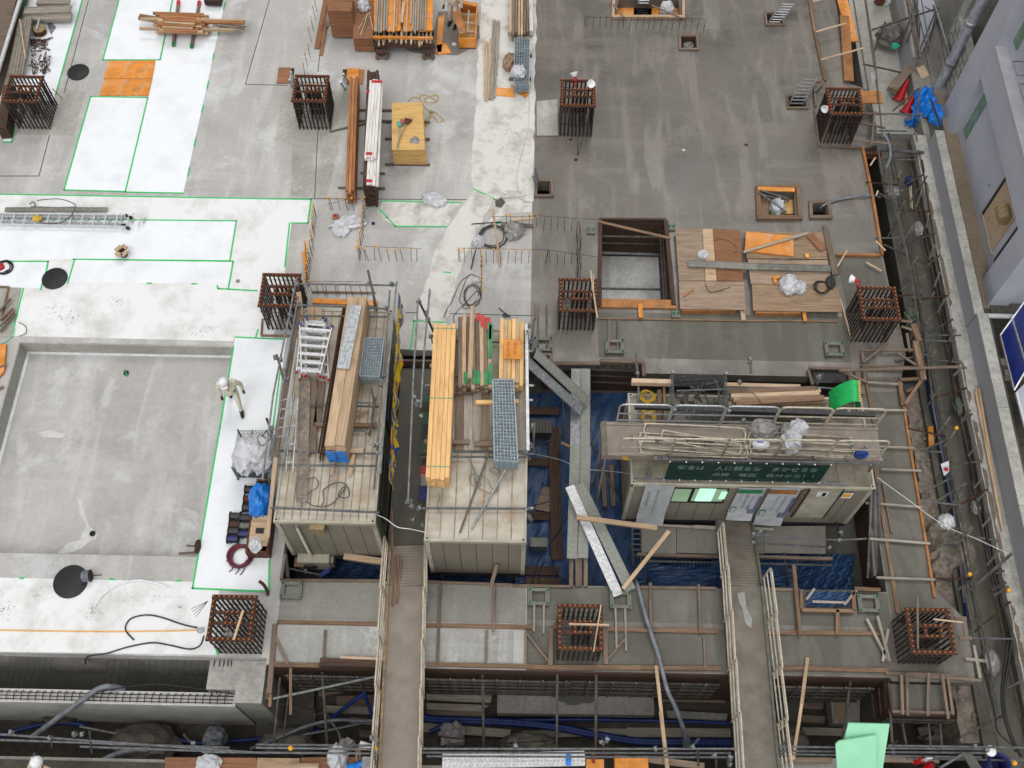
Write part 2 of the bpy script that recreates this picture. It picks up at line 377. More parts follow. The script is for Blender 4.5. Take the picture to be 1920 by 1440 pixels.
east=[(W_,5.80),(8.90,5.80),(8.90,6.0),(8.95,5.72),(10.90,5.72),(10.95,7.2),(10.28,8.0),(10.30,13.55),(10.62,14.6),(10.6,15.4),(10.5,16.5),(10.46,17.87),(10.40,21.78),(10.95,22.0),(10.95,24.2),(10.36,24.45),(10.36,28.2),(10.36,45),(W_,45),
  (W_,14.43),(.9,14.30),(.9,14.05),(3.43,14.12),(3.43,13.83),(7.9,13.83),(7.9,14.08),(8.95,14.08),(8.95,13.5),(9.12,13.5),(9.12,7.87),(W_,7.87)]
east=[p for p in east if p!=(8.90,6.0)]
m=MB().prism(east,-.35,0,holes=[HOLE[k] for k in ('tank','op1','op2','op3','op4','op5','op6','op7')]); o=m.build('slab_east',M['slab_dark'],loc=(0,0,0)); tag(o,kind='structure')
def floor_patch(name,pts,mat,z=.004): 
 o=MB().prism(pts,z-.003,z).build(name,mat,loc=(0,0,0)); return tag(o,kind='structure')
floor_patch('beam_concrete',[(W_+.02,7.0),(9.12,7.0),(9.12,7.84),(W_+.02,7.84)],M['slab_green'])
floor_patch('beam_concrete',[(W_+.02,5.83),(8.8,5.83),(8.8,6.86),(W_+.02,6.86)],M['slab_green'],.005)
floor_patch('beam_concrete',[(9.16,5.9),(10.2,5.9),(10.24,13.4),(9.16,13.4)],M['slab_green'],.006)
floor_patch('beam_concrete',[(-5.66,6.9),(W_-.02,6.9),(W_-.02,7.84),(-5.66,7.84)],M['patch_grey'],.0042)
floor_patch('beam_concrete',[(9.2,15.85),(10.42,16.6),(10.4,17.8),(9.1,17.8)],M['slab_green'],.004)
floor_patch('beam_concrete',[(-5.6,5.86),(W_-.3,5.86),(W_-.3,6.72),(-5.6,6.72)],M['slab_white'])
floor_patch('bay_concrete',[(2.2,14.3),(9.1,14.3),(9.1,15.75),(2.2,15.75)],M['slab_green'],.004)
for nm,px in (('repair_patch',((527,180),(560,165),(660,165),(640,255),(612,372),(545,368),(548,272),(515,262))),
    ('repair_patch',((118,165),(160,172),(140,255),(35,252),(30,240),(95,240)))):
 floor_patch(nm,xy(*px),M['patch'],.004)
floor_patch('repair_patch',xy((1006,190),(1045,186),(1046,254),(1007,254)),M['patch'],.004)
floor_patch('curb_patch',xy((1318,0),(1348,0),(1350,57),(1322,55)),M['patch_dark'],.005)
jm=MB()
for a,b in (((598,205),(590,372)),((610,0),(596,135)),((500,372),(998,375)),((505,0),(460,158)),((460,158),(540,160)),((93,253),(73,330)),((73,330),(0,330)),((1003,256),(1045,256)),((1000,592),(760,586)),((166,0),(120,175))):
 p,q=P(*a,.003),P(*b,.003); jm.bar(p,q,.025,.004)
tag(jm.build('slab_joint',M['conc_dk'],loc=(0,0,0)),kind='structure')
tag(MB().prism(rect(-13.9,8.2,-7.5,14.6),-.62,-.5).build('sunken_floor',M['slab_light'],loc=(0,0,0)),kind='structure')
m=MB()
m.box((-10.71,14.405,-.3),(5.98,.04,.6)); m.box((-13.68,11.4,-.3),(.04,5.98,.6))
tag(m.build('sunken_bay_wall',M['patch'],loc=(-10.7,14.4,-.5)),kind='structure')
m=MB().bar((-13.6,14.355,-.485),(-7.75,14.355,-.485),.06,.03).bar((-13.61,14.385,-.484),(-13.61,8.42,-.484),.09,.032)
o=m.build('edge_strip',M['white'],loc=(-10.7,14.4,-.49)); tag(o,'white cove strip along the foot of the sunken bay wall','edge strip')
tag(MB().prism(rect(-6.0,7.6,9.4,14.7),-1.7,-1.6).build('pit_floor',M['conc_dk'],loc=(0,0,0)),kind='structure')
m=MB()
m.box((1.7,7.86,-.98),(14.9,.04,1.25)); m.box((-5.74,11.1,-.98),(.04,6.5,1.25)); m.box((9.13,10.7,-.98),(.04,5.7,1.25)); m.box((-2.7,14.45,-.98),(6.1,.04,1.25)); m.box((4.9,14.14,-.98),(8.4,.04,1.25))
tag(m.build('pit_wall',M['wood_dk'],loc=(1.7,11,-1)),kind='structure')
M['tankfl']=concrete('wet_pale_floor','CDCDCA',.2,stain='8C8A82',streak=.4,rough=(.15,.5),bs=.9)
m=MB().prism(rect(2.2,15.8,4.4,19.1),-2.0,-1.85)
tag(m.build('tank_floor',M['tankfl'],loc=(3.3,17.5,-2.1)),kind='structure')
tag(MB().prism(rect(W_,15,10.3,40),-2.6,-2.5).build('lower_floor',M['conc_dk'],loc=(5,25,-2.5)),kind='structure')
m=MB().prism(rect(-30,4.93,-6.55,5.24),-3,-.6); o=m.build('low_wall',M['chalk'],loc=(-12,5,-3)); tag(o,'long low concrete wall carrying a mat of bent rebar in front of the white slab','wall')
m=MB().prism([(-6.5,4.95),(-5.85,4.95),(-5.85,5.94),(-7.2,5.94),(-7.2,5.25),(-6.5,5.25)],-3,-.25); o=m.build('wall_stub',M['conc_lt'],loc=(-6.5,5.4,-3)); tag(o,'chalky concrete wall stub at the corner of the white slab','wall')
m=MB().box((-18,5.97,-1.2),(24.3,.05,1.65)); tag(m.build('slab_edge_face',M['conc'],loc=(-18,5.97,-1.5)),kind='structure')
tag(MB().prism(rect(-30,5.2,-5.85,6.0),-2.1,-2.0).build('trench_floor',M['conc_dk'],loc=(-15,5.6,-2)),kind='structure')
tag(MB().prism([(11.12,2),(12.12,2),(12.12,22.8),(11.12,22.8)],-3.0,-.7).build('ground_strip',M['slab_green'],loc=(11.6,12,-3)),kind='structure')
tag(MB().prism([(11.0,22.95),(12.6,22.95),(12.9,45),(11.2,45)],-3.0,-.6).build('ground_strip',M['patch'],loc=(11.9,30,-3)),kind='structure')
rr=random.Random(3)
m=MB(); pts=[]
for i in range(40):
 y=4.5+i*.24; pts.append((10.66+rr.uniform(-.07,.1),y))
m.prism([(11.14,4.5)]+[(11.14,14.0)]+pts[::-1],-3.0,-.85)
for i in range(70): m.blob((rr.uniform(10.75,11.1),rr.uniform(4.6,13.5),-.88),(rr.uniform(.06,.2),rr.uniform(.06,.2),rr.uniform(.05,.12)),seed=i,sub=2,rough=.3)
tag(m.build('rubble_bank',M['rubble'],loc=(11,9,-3)),kind='structure')
tag(MB().blob((11.25,9.35,-1.0),(1.1,1.3,.45),seed=5,rough=.3).blob((10.9,8.9,-1.0),(.7,.8,.4),seed=8,rough=.3).build('broken_concrete_lump',M['rubble'],loc=(11.2,9.2,-1)),'tan broken concrete lump beside the right slab edge','rubble')
t=thing('retaining_wall','long retaining wall with rough concrete cap and grey parapet beside the lavender building','wall',(12.3,12,-.7))
MB().box((12.14,11.9,-.36),(.10,21.2,.70)).build('timber_lagging',M['wood_old'],t)
m=MB(); n=90; rr=random.Random(5)
vs=[];fs=[]
for i in range(n+1):
 y=2.0+i*(22.4-2.0)/n
 a=12.06+rr.uniform(-.012,.012); b=12.27+rr.uniform(-.03,.03); z=rr.uniform(-.012,.012)
 vs+=[(a,y,-.28),(a,y,-.02+z),(b,y,0+z*1.5),(12.44,y,-.03+z)]
for i in range(n):
 k=i*4
 for j in range(3): fs.append((k+j,k+j+1,k+5+j,k+4+j)[::-1])
m.add(vs,fs); m.build('cap_beam',M['conc_lt'],t)
def seg(y0,y1,x0,x1,h,nm):
 MB().box(((x0+x1)/2,(y0+y1)/2,h/2-.1),(x1-x0,y1-y0,h+.2-.004)).build('parapet_panel',M['par_face'],t)
 MB().box(((x0+x1)/2+.005,(y0+y1)/2,h+.03),(x1-x0+.03,y1-y0,.06)).build('coping',M['conc_lt'],t)
M['par_face']=concrete('grey_parapet','97979A',.08,speck=.08,bs=1.5)
for y0,y1 in ((15.5,18.0),(18.01,20.4),(20.41,22.0)): seg(y0,y1,12.43,12.66,.6,0)
for y0,y1 in ((2.0,4.9),(4.91,7.4),(7.41,9.9),(9.91,12.6),(12.61,15.46)): seg(y0,y1,12.44,12.70,.72,0)
tag(MB().prism(rect(12.60,2,13.2,24),-1,-.02).build('alley',M['conc_dk'],loc=(12.9,12,-1)),kind='structure')
tag(MB().prism(rect(13.02,16.1,13.6,24),-1,0.03).build('alley_kerb',M['kerb'],loc=(13.2,20,-1)),kind='structure')
tag(MB().prism(rect(12.70,2,13.02,15.9),-1,0.02).build('alley_kerb',M['conc'],loc=(12.9,9,-1)),kind='structure')
tag(MB().prism(rect(13.2,-10,40,16.2),-1.2,-.6).build('yard',M['soil'],loc=(20,5,-1)),kind='structure')
tag(MB().prism(rect(12.4,22,40,60),-1,-.05).build('back_ground',M['conc'],loc=(20,30,-1)),kind='structure')
tag(MB().prism(rect(-40,-20,40,3.55),-.5,-.02).build('street',M['soil'],loc=(0,0,-.5)),kind='structure')
MB().prism(rect(-40,3.4,11.0,3.62),-3,-.04).build('bank_wall',M['conc'],loc=(0,3.5,-3))["kind"]='structure'
# ================================================================ THINGS: shared builders
def pipes(lst, label, group=None, mat='galv', r=.0243, name='scaffold_pipe', cat='scaffold pipe'):
 out=[]
 for a in lst:
  o=pipe(name,P(*a[0:3]),P(*a[3:6]),a[6] if len(a)>6 else r,M[mat]); tag(o,label,cat,group); out.append(o)
 return out
def planks(lst, label, group=None, mat='wood', name='timber', cat='timber', w=.1, h=.05, up=(0,0,1)):
 """each: u1,v1,z1,u2,v2,z2[,w,h]  (z = centre height)"""
 out=[]
 if name=='timber':
  for k in ('batten','bearer','board','plank','lath','brace','stake','stud','post','stick','piece'):
   if k in label.split(' ')[:6] or k+'s' in label.split(' ')[:6]: name={'brace':'brace_timber','stud':'form_stud','post':'timber_post','board':'wooden_board','plank':'wooden_plank'}.get(k,k); cat=k; break
 for a in lst:
  o=beam(name,P(*a[0:3]),P(*a[3:6]),a[6] if len(a)>6 else w,a[7] if len(a)>7 else h,M[mat],up=up); tag(o,label,cat,group); out.append(o)
 return out
LAY={}
def stack(p,q,z0,nx,nz,w,h,mat,label,group,name='timber',cat='timber',gap=.004,jit=.04,seed=1,skip=None):
 """a bundle laid from p to q: nx side by side, nz layers, every piece its own object"""
 rr=random.Random(seed); p=Vector(p); q=Vector(q); p.z=q.z=0; d=(q-p).normalized(); s=Vector((0,0,1)).cross(d); out=[]
 for k in range(nz):
  for i in range(nx):
   if skip and skip(i,k): continue
   off=s*((i-(nx-1)/2)*(w+gap)+rr.uniform(-gap,gap)*.6); z=z0+k*(h+.002)+h/2; j=rr.uniform(-jit,jit)
   m=M[mat[(i+k)%len(mat)]] if isinstance(mat,list) else M[mat]
   o=beam(name,p+off+d*j+Vector((0,0,z)),q+off+d*j+Vector((0,0,z)),w-.002,h-.002,m); tag(o,label,cat,group); LAY[o.name]=(nz-1-k,i if s.x>0 else nx-1-i,nz,nx); out.append(o)
 return out
def sheet(label,pts,mat,z=.008,tapes=(),name='floor_sheet',cat='floor sheet',tw=.045,group=None,tmat='tape'):
 c=P(*pts[0],0); t=thing(name,label,cat,(c.x,c.y,0),group)
 if mat=='sheet_cream':
  q=[]; rj=random.Random(len(label))
  for a,b in zip(pts,pts[1:]+pts[:1]):
   n=max(1,int(math.hypot(b[0]-a[0],b[1]-a[1])/12)); q+=[(a[0]+(b[0]-a[0])*i/n+(rj.uniform(-2.2,2.2) if i else 0),a[1]+(b[1]-a[1])*i/n+(rj.uniform(-1.5,1.5) if i else 0)) for i in range(n)]
  pts=q
 MB().prism([tuple(P(u,v,0))[:2] for u,v in pts],z-.003,z).build('sheet',M[mat],t)
 for i,tp in enumerate(tapes):
  m=MB()
  for a,b in zip(tp[:-1],tp[1:]):
   p,q=P(*a,z+.003),P(*b,z+.003); d=(q-p).normalized()*.02; m.bar(p-d,q+d,tw,.002)
  m.build('tape',M[tmat],t)
 return t
def bag(u,v,z,d,label,mat='bag',seed=0,name='plastic_bag',cat='bag',rough=.3,flat=.35,group=None,rz=0,sub=3):
 p=P(u,v,z); o=MB().blob(p,d,seed=seed,rough=rough,flat=flat,rz=rz,sub=sub).build(name,M[mat],loc=p); return tag(o,label,cat,group)
# ---------------------------------------------------------------- white sheets with green tape
sheet('long white floor sheet beside the steel rail in the far left corner',[(58,-20),(160,-20),(154,0),(104,178),(98,192),(40,190),(22,266),(6,266)],'sheet',tapes=[[(158,-15),(104,178)],[(6,266),(22,266)],[(50,0),(30,60)],[(28,235),(22,266)]])
sheet('white floor sheet bordered with green tape north of the two orange panels',[(229,-20),(328,-20),(323,0),(300,112),(193,112),(223,0)],'sheet',tapes=[[(228,-18),(193,112)],[(193,112),(300,112)],[(300,112),(327,-18)]])
sheet('widest clean white floor sheet running under the brown timber pile',[(329,-20),(428,-20),(423,0),(344,362),(235,360),(277,183),(291,113),(302,112)],'sheet',z=.006,tapes=[[(344,362),(235,360)],[(422,5),(419,18)],[(412,52),(409,65)],[(401,100),(399,112)],[(391,152),(388,166)],[(381,198),(378,210)],[(367,259),(364,273)],[(355,314),(352,330)]])
sheet('white floor sheet bordered with green tape south of the two orange panels',[(170,181),(277,183),(235,359),(120,356)],'sheet',z=.009,tapes=[[(170,181),(277,183)],[(277,183),(235,359)],[(120,356),(235,359)],[(170,181),(120,356)]])
sheet('broad trodden white sheet between the lying ladder and the sunken bay',[(-60,364),(583,374),(577,418),(547,418),(538,480),(528,560),(512,636),(441,632),(437,640),(22,630),(41,540),(-60,536)],'sheet_dirty',z=.006,tapes=[[(-60,364),(0,364),(583,374),(577,418),(547,418)],[(543,418),(534,500)],[(44,540),(22,630)],[(478,637),(484,618)]])
sheet('clean white sheet under the lying aluminium ladder',[(-60,409),(244,411),(443,414),(431,489),(140,486),(-60,488)],'sheet',z=.009,tapes=[[(-60,409),(443,414),(431,489),(137,486)]])
sheet('short white sheet strip east of the black lid in the middle of the band',[(141,486),(437,490),(428,532),(125,531)],'sheet',z=.012,tapes=[[(140,486),(437,490)],[(437,490),(428,541)],[(140,486),(127,531)],[(276,531),(284,531)],[(360,532),(368,532)],[(407,536),(409,541),(482,545)]])
sheet('white sheet scrap with green tape beside the black lid and cable coil',[(-60,488),(90,490),(87,512),(77,541),(-60,536)],'sheet',z=.012,tapes=[[(-60,490),(90,490),(86,511)],[(79,532),(76,543)]])
sheet('white walking sheet along the east side of the sunken bay under the walking worker',[(441,632),(538,635),(534,655),(522,760),(509,900),(505,1107),(361,1103),(430,700)],'sheet',z=.012,tapes=[[(441,632),(530,636)],[(438,650),(361,1103)],[(361,1103),(505,1109)],[(526,690),(512,800)],[(505,1050),(504,1108)]])
sheet('trodden white sheet along the front edge of the white slab',[(-60,1082),(0,1083),(365,1091),(361,1104),(412,1107),(400,1180),(407,1228),(-60,1221)],'sheet_dirty',z=.007,tapes=[[(206,1086),(214,1086)],[(330,1089),(338,1089)],[(38,1084),(44,1084)],[(405,1215),(408,1226)]])
sheet('long muddy cream walkway sheet between the pale and dark slabs',[(902,-30),(1008,-30),(1004,100),(1000,378),(952,380),(925,371),(887,352),(883,330),(897,100)],'sheet_cream',z=.008,tapes=[[(888,354),(926,372)]])
sheet('twisted white sheet strip running diagonally from the cream walkway',[(889,356),(925,373),(903,420),(868,492),(846,560),(838,604),(776,600),(803,520),(815,470),(838,428),(870,384)],'sheet_cream',z=.016,tapes=[[(833,510),(845,511)]])
sheet('short cream sheet with green tape by the corner of cabin pit',[(776,601),(838,604),(830,658),(769,656)],'sheet_cream',z=.01,tapes=[[(776,602),(838,604)],[(776,602),(770,655)]])
sheet('cream sheet curling up beside the cross-stacked battens',[(716,377),(864,380),(838,425),(741,424),(716,410)],'sheet_cream',z=.008,tapes=[[(716,377),(864,380)],[(741,424),(838,425)],[(712,392),(726,408),(741,424)]])
sheet('small cream sheet scrap by the dark concrete joint',[(945,379),(998,381),(997,398),(950,402),(905,428)],'sheet_cream',z=.010,tapes=[[(905,427),(940,416)]])
m=MB()
rr=random.Random(11)
for i in range(6):
 c=[P(955+rr.uniform(-14,30),365+rr.uniform(-8,12),.03) for _ in range(5)]; m.path(smooth_pts(c,5),.012,5)
tag(m.build('crumpled_sheet',M['sheet_cream'],loc=P(960,365,0)),'crumpled loose plastic at the foot of the cream walkway','plastic scrap')
cable('loose_membrane',[P(992,170,.02),P(990,240,.02),P(975,300,.02),P(968,340,.02),P(978,372,.02)],.012,M['sheet_cream'],'ruffled loose seam lying along the cream walkway','plastic strip')
# ---------------------------------------------------------------- flat things on the left slab
for i,(a,lb) in enumerate(((((203,115),(292,114),(286,148),(195,148)),'bright orange panel, the northern of the two lying between white sheets'),(((195,149),(286,149),(279,180),(187,180)),'paler orange panel, the southern of the two lying between white sheets'))):
 o=MB().prism(xy(*a),.004,.02).build('form_board',M['orange'],loc=P(*a[0],0)); tag(o,lb,'form board')
def lid(u,v,rx,lb,handles=True):
 c=P(u,v,0); t=thing('manhole_cover',lb,'lid',tuple(c))
 MB().lathe((c.x,c.y,.012),[(.001,.03),(rx*.97,.03),(rx,.02),(rx,0),(.001,0)][::-1],32).build('lid',M['black'],t)
 if handles:
  for dx,dy in ((-.12,.14),(.12,-.14)):
   cable('handle',[Vector((c.x+dx-.06,c.y+dy,.045)),Vector((c.x+dx,c.y+dy+.05,.07)),Vector((c.x+dx+.06,c.y+dy,.045))],.008,M['darkgrey'],parent=t)
lid(147,136,.34,'round black rubber lid west of the orange panels',False)
lid(103,523,.36,'round black lid between the taped white sheets')
lid(133,1091,.42,'large round black lid near the front edge of the white slab')
for u,v,lb in ((237,700,'black drain sleeve with green tape in the sunken bay'),(174,1001,'open drain pipe mouth with a white spill around it in the sunken bay')):
 c=P(u,v,-.5); t=thing('drain_pipe',lb,'drain',tuple(c))
 MB().lathe(c,[(.07,0),(.075,.03),(.06,.03),(.058,.0)],20).build('rim',M['darkgrey'],t)
 MB().lathe(c+Vector((0,0,.002)),[(.001,0),(.058,.0),(.058,.004),(.001,.004)],20).build('bore',M['black'],t)
 if u==237: MB().bar(c+Vector((-.06,.09,.035)),c+Vector((.06,-.1,.035)),.05,.004).build('tape',M['green_clamp'],t)
tag(MB().prism([tuple(P(u,v,-.5))[:2] for u,v in ((108,1037),(128,1018),(150,1012),(162,985),(150,965),(146,935),(152,938),(158,960),(166,985),(183,1000),(180,1012),(172,1012),(150,1030),(122,1039))],-.499,-.496).build('white_spill',M['chalk'],loc=(0,0,0)),kind='structure')
tag(MB().prism([tuple(P(u,v,0))[:2] for u,v in ((672,1178),(0,0),(0,1))][:0] or [tuple(P(u,v,-.5))[:2] for u,v in ((72,812),(95,806),(122,814),(118,821),(80,820))],-.499,-.4965).build('white_splash',M['chalk'],loc=(0,0,0)),kind='structure')
lv=[P(365,1023,.02),P(372,1021,.02)]
m=MB()
for a,b in (((205,849),(310,1035)),((205,849),(395,912)),((205,849),(5,845)),((205,849),(400,852)),((205,849),(100,810)),((205,849),(150,940)),((205,849),(225,790)),((60,962),(95,990)),((34,870),(36,905)),((120,735),(152,718)),((205,849),(410,798))): m.bar(P(*a,-.498),P(*b,-.498),.005,.002)
tag(m.build('scribed_lines',M['slab_light'],loc=(0,0,0)),kind='structure')
m=MB(); rr=random.Random(31)
for cu,cv,du,dv,n in ((130,590,70,18,60),(215,565,22,14,26),(105,570,14,12,14),(380,620,35,12,40),(8,1140,14,30,30),(175,1150,18,16,34),(280,1120,50,14,14),(338,1138,6,4,10),(70,1110,40,12,10),(240,402,40,8,8),(950,260,28,45,50),(930,395,20,10,20)):
 for _ in range(n):
  u=rr.gauss(cu,du*.5); v=rr.gauss(cv,dv*.5); a=rr.uniform(0,pi); L=rr.uniform(.01,.05)*(1 if rr.random()<.85 else 2); c=P(u,v,.0125); d=Vector((cos(a)*.9+.4,sin(a)*.35,0)).normalized()*L/2; m.bar(c-d,c+d,rr.uniform(.004,.012),.001)
tag(m.build('scuff_marks',M['galv_dk'],loc=(0,0,0)),kind='structure')
planks([(350,1023,.03,372,1025,.03,.05,.03),(335,1038,-.1,374,1036,-.1,.06,.03)],'short wooden batten at the front corner of the sunken bay','battens at the sunken bay corner','wood_old')
bag(372,1026,0,(.12,.3,.2),'dark knotted bracket at the front corner of the sunken bay','rust',seed=4,name='bracket',cat='bracket')
# ---------------------------------------------------------------- column rebar cages
def make_cage(label,loc,w=.94,d=.98,h=1.3):
 t=thing('rebar_cage',label,'rebar cage',loc)
 L=Vector(loc); zt=h-.06; bars=[]
 xs=[(-.5+i/8)*w for i in range(9)]; ys=[(-.5+i/8)*d for i in range(9)]
 for x in xs: bars+= [(x,-d/2),(x,d/2)]
 for y in ys[1:-1]: bars+=[(-w/2,y),(w/2,y)]
 for x in (xs[3],xs[4],xs[5],xs[6]): bars+=[(x,ys[3]),(x,ys[5])]
 bars+=[(xs[3],ys[4]),(xs[6],ys[4])]
 proto=None
 for x,y in bars:
  if proto is None:
   m=MB(); m.tube((0,0,-.02),(0,0,h-.015),.025,8); m.tube((0,0,h-.02),(0,0,h+.02),.027,8,mi=1,r2=.02)
   for k in range(5): m.lathe((0,0,.25+k*.22),[(.019,0),(.022,.005),(.022,.015),(.019,.02)],8)
   proto=m.build('vertical_bar',[M['rebar'],M['cap_orange']],loc=(0,0,0)); proto.parent=t; proto.location=(x,y,0)
  else:
   c=proto.copy(); COL.objects.link(c); c.parent=t; c.location=(x,y,0)
 m=MB(); pw=.105
 for y in (-d/2,d/2): m.box((L.x,L.y+y,zt),(w+.12,pw,.022))
 for x in (-w/2,w/2): m.box((L.x+x,L.y,zt-.001),(pw,d-pw-.004,.018))
 for y in (ys[3],ys[5]): m.box((L.x,L.y+y,zt-.002),(w-pw-.004,pw*.8,.018))
 for x in (xs[3],xs[6]): m.box((L.x+x,L.y+ys[4],zt-.003),(pw*.8,ys[5]-ys[3]-pw*.8-.004,.016))
 m.build('template_frame',M['rust'],t)
 a,b=w/2+.028,d/2+.028; proto=None
 for z in (.12,.55,.95):
  if proto is None:
   m=MB()
   for p,q in (((-a,-b),(a,-b)),((a,-b),(a,b)),((a,b),(-a,b)),((-a,b),(-a,-b))): m.tube((*p,0),(*q,0),.008,6)
   for y in (ys[3],ys[5]): m.tube((-a,y,0),(a,y,0),.007,6)
   for x in (xs[3],xs[6]): m.tube((x,-b,0),(x,b,0),.007,6)
   proto=m.build('hoop',M['rebar'],loc=(0,0,0)); proto.parent=t; proto.location=(0,0,z)
  else: c=proto.copy(); COL.objects.link(c); c.parent=t; c.location=(0,0,z)
 return t
cages=[('A',65,243,'rust-brown rebar cage at the far left corner by the clamp heap'),('B',591,244,'rust-brown rebar cage between the two hatch ladders'),('C',1079,257,'rust-brown rebar cage with two site lamps on its back edge'),('D',1566,270,'rust-brown rebar cage at the right slab edge by the orange form panels'),
 ('E',536,620,'rust-brown rebar cage behind the corner of the left site cabin'),('F',1080,620,'rust-brown rebar cage beside the open square tank'),('G',1628,643,'rust-brown rebar cage at the right edge with a red lamp on its corner'),
 ('H',452,1227,'rust-orange rebar cage at the front corner of the white slab'),('I',1083,1240,'rust-orange rebar cage in the middle of the front beam'),('J',1722,1246,'rust-orange rebar cage at the front right corner')]
HT=dict(A=1.25,B=1.3,C=1.4,D=1.35,E=1.3,F=1.05,G=1.25,H=1.33,I=1.15,J=1.1)
base=None
for k,u,v,lb in cages:
 p=P(u,v,0); loc=(p.x,p.y+.49+.03,0)
 if base is None: base=make_cage(lb,loc); c=base
 else: c=copy_tree(base,None,loc,None,lb)
 c.scale=(1,1,HT[k]/1.3); c['group']='column rebar cages on the grid'
 if k in 'HI': 
  pass
def col_top(k,dx,dy,dz=0):
 _,u,v,_l=[c for c in cages if c[0]==k][0]; p=P(u,v,0); return Vector((p.x+dx,p.y+.52+dy,HT[k]+dz))
def laid(label,p,q,w=.045,h=.025,mat='wood_pale',name='wooden_stick',cat='stick',group=None):
 o=beam(name,p,q,w,h,M[mat]); return tag(o,label,cat,group)
laid('pale stick laid over the rebar cage at the front corner of the white slab',P(438,1200,1.37),P(456,1144,1.37),.055)
laid('short pale stick laid crosswise over the middle front rebar cage',P(1067,1170,1.2),P(1142,1172,1.2),.05)
laid('thin pale stick laid lengthwise over the middle front rebar cage',P(1113,1222,1.23),P(1127,1134,1.23),.03)
laid('pale stick laid over the rebar cage beside the open tank',P(1107,507,1.1),P(1120,596,1.08),.04)
laid('upright stick tied to the front right rebar cage',P(1720,1120,1.25),P(1721,1216,1.13),.045,mat='wood_old')
laid('pale stick laid over the right side of the front right rebar cage',P(1750,1161,1.14),P(1805,1167,1.14),.035)
for i,(a,b) in enumerate((((1790,1159),(1812,1160)),((1798,1196),(1822,1197)))):
 laid('stub timber jutting from the right side of the front right rebar cage',P(*a,.9),P(*b,.9),.09,.05,'wood_old',name='timber',cat='timber',group='stub timbers at the front right cage')
laid('weathered post standing at the right side of the front right rebar cage',P(1806,1160,.9),P(1812,1196,.9),.07,.04,'wood_old',name='timber',cat='timber')
laid('pale stick leaning on the front of the left rebar cage by the tank stairs',P(1113,515,1.12),P(1113,560,1.12),.02)
def lamp(label,p,aim,up=False):
 t=thing('site_lamp',label,'lamp',tuple(p)); a=Vector(aim).normalized()
 MB().lathe(p+a*.13,[(.05,0),(.075,.02),(.12,.11),(.125,.125),(.11,.12),(.06,.05),(.001,.045)],20,axis=a).build('reflector',M['white'],t)
 MB().lathe(p,[(.03,0),(.045,.02),(.045,.12),(.05,.14)],14,axis=a).build('lamp_body',M['red'],t)
 m=MB(); m.tube(p,p-a*.04+Vector((0,0,-.16)),.014,6); m.box(p+Vector((0,0,-.17)),(.05,.1,.05)); m.build('clamp',M['red'],t)
lamp('red and white site lamp pointing back from the third far rebar cage',P(1080,152,1.5),(-.25,.75,.55))
lamp('white-faced site lamp pointing up on the third far rebar cage',P(1106,160,1.45),(.1,-.55,.85))
lamp('red and white site lamp pointing forward at the far right rebar cage',P(1555,198,1.4),(-.55,-.55,.1))
lamp('red and white site lamp at the back corner of the middle right rebar cage',P(1612,527,1.4),(-.5,.3,-.2))
# ---------------------------------------------------------------- starter bars
def starter_proto(h,cap,thin=.008):
 t=thing('starter_bar','x','rebar',(0,0,0)); m=MB().tube((0,0,-.02),(0,0,h),thin,6); m.build('bar',M['rebar'],t,loc=None)
 if cap: 
  MB().lathe((0,0,h-.02),[(.02,0),(.03,.01),(.03,.03),(.018,.05),(.001,.055)],8).build('cap',M['cap_yellow'],t)
 return t
_sp={}
def starters(bases,h,label,group,cap=True,tilt=.05,seed=0,thin=.008):
 rr=random.Random(seed); key=(h,cap,thin)
 for (u,v) in bases:
  p=P(u,v,0)
  if key not in _sp: _sp[key]=starter_proto(h,cap,thin); o=_sp[key]
  else: o=copy_tree(_sp[key])
  o.location=p; o.rotation_euler=(rr.uniform(-tilt,tilt),rr.uniform(-tilt,tilt),0); tag(o,label,'rebar',group)
def line_(a,b,n,j=0,seed=0):
 rr=random.Random(seed); return [(a[0]+(b[0]-a[0])*i/(n-1)+rr.uniform(-j,j),a[1]+(b[1]-a[1])*i/(n-1)+rr.uniform(-j,j)) for i in range(n)]
starters(line_((594,405),(577,552),22,1.2,1),.62,'yellow-capped starter bar in the row running back from the left cabin cage','row beside the white sheet')
starters([(620,393),(624,394),(638,394),(652,394),(664,395)],.6,'yellow-capped starter bar in the short row near the timber bundle ends','short far row')
starters(line_((686,392),(676,489),15,1.2,2),.62,'yellow-capped starter bar in the row running forward from the timber bundle ends','row forward of the bundles')
starters([(674,488),(686,489),(691,489),(703,488),(715,489),(730,489),(744,489),(756,489),(771,490),(782,490)],.62,'yellow-capped starter bar in the row east of the crumpled white sheeting','east row of crumpled sheeting',tilt=.09,seed=3)
starters([(860,491),(863,492),(872,492),(886,493),(902,493),(912,493),(925,493),(939,493),(952,494),(966,494),(977,494),(991,493)],.65,'yellow-capped starter bar in the row beside the coiled hose','row beside the coiled hose')
starters(line_((904,500),(902,562),9,.8,4),.55,'yellow-capped starter bar in the short row by the tangled wires','row by the tangled wires')
starters([(597,552),(610,555),(614,557),(632,556),(636,556),(650,556),(662,556),(678,557),(690,556),(586,549)],.62,'yellow-capped starter bar in the row behind the left cabin','row behind the left cabin',tilt=.07,seed=6)
starters([(926,424),(950,423),(957,423),(979,422),(992,422),(1006,424)],.5,'yellow-capped starter bar behind the coiled hose','row behind the coiled hose')
starters([(1019,431),(1033,431),(1045,431),(1058,432),(1071,433)],.62,'bare starter bar in the far pair row west of the tank','bare row west of the tank, far',cap=False)
starters([(1022,494),(1025,494),(1031,494),(1046,495),(1058,495),(1071,495)],.6,'bare starter bar in the near pair row west of the tank','bare row west of the tank, near',cap=False,tilt=.12,seed=8)
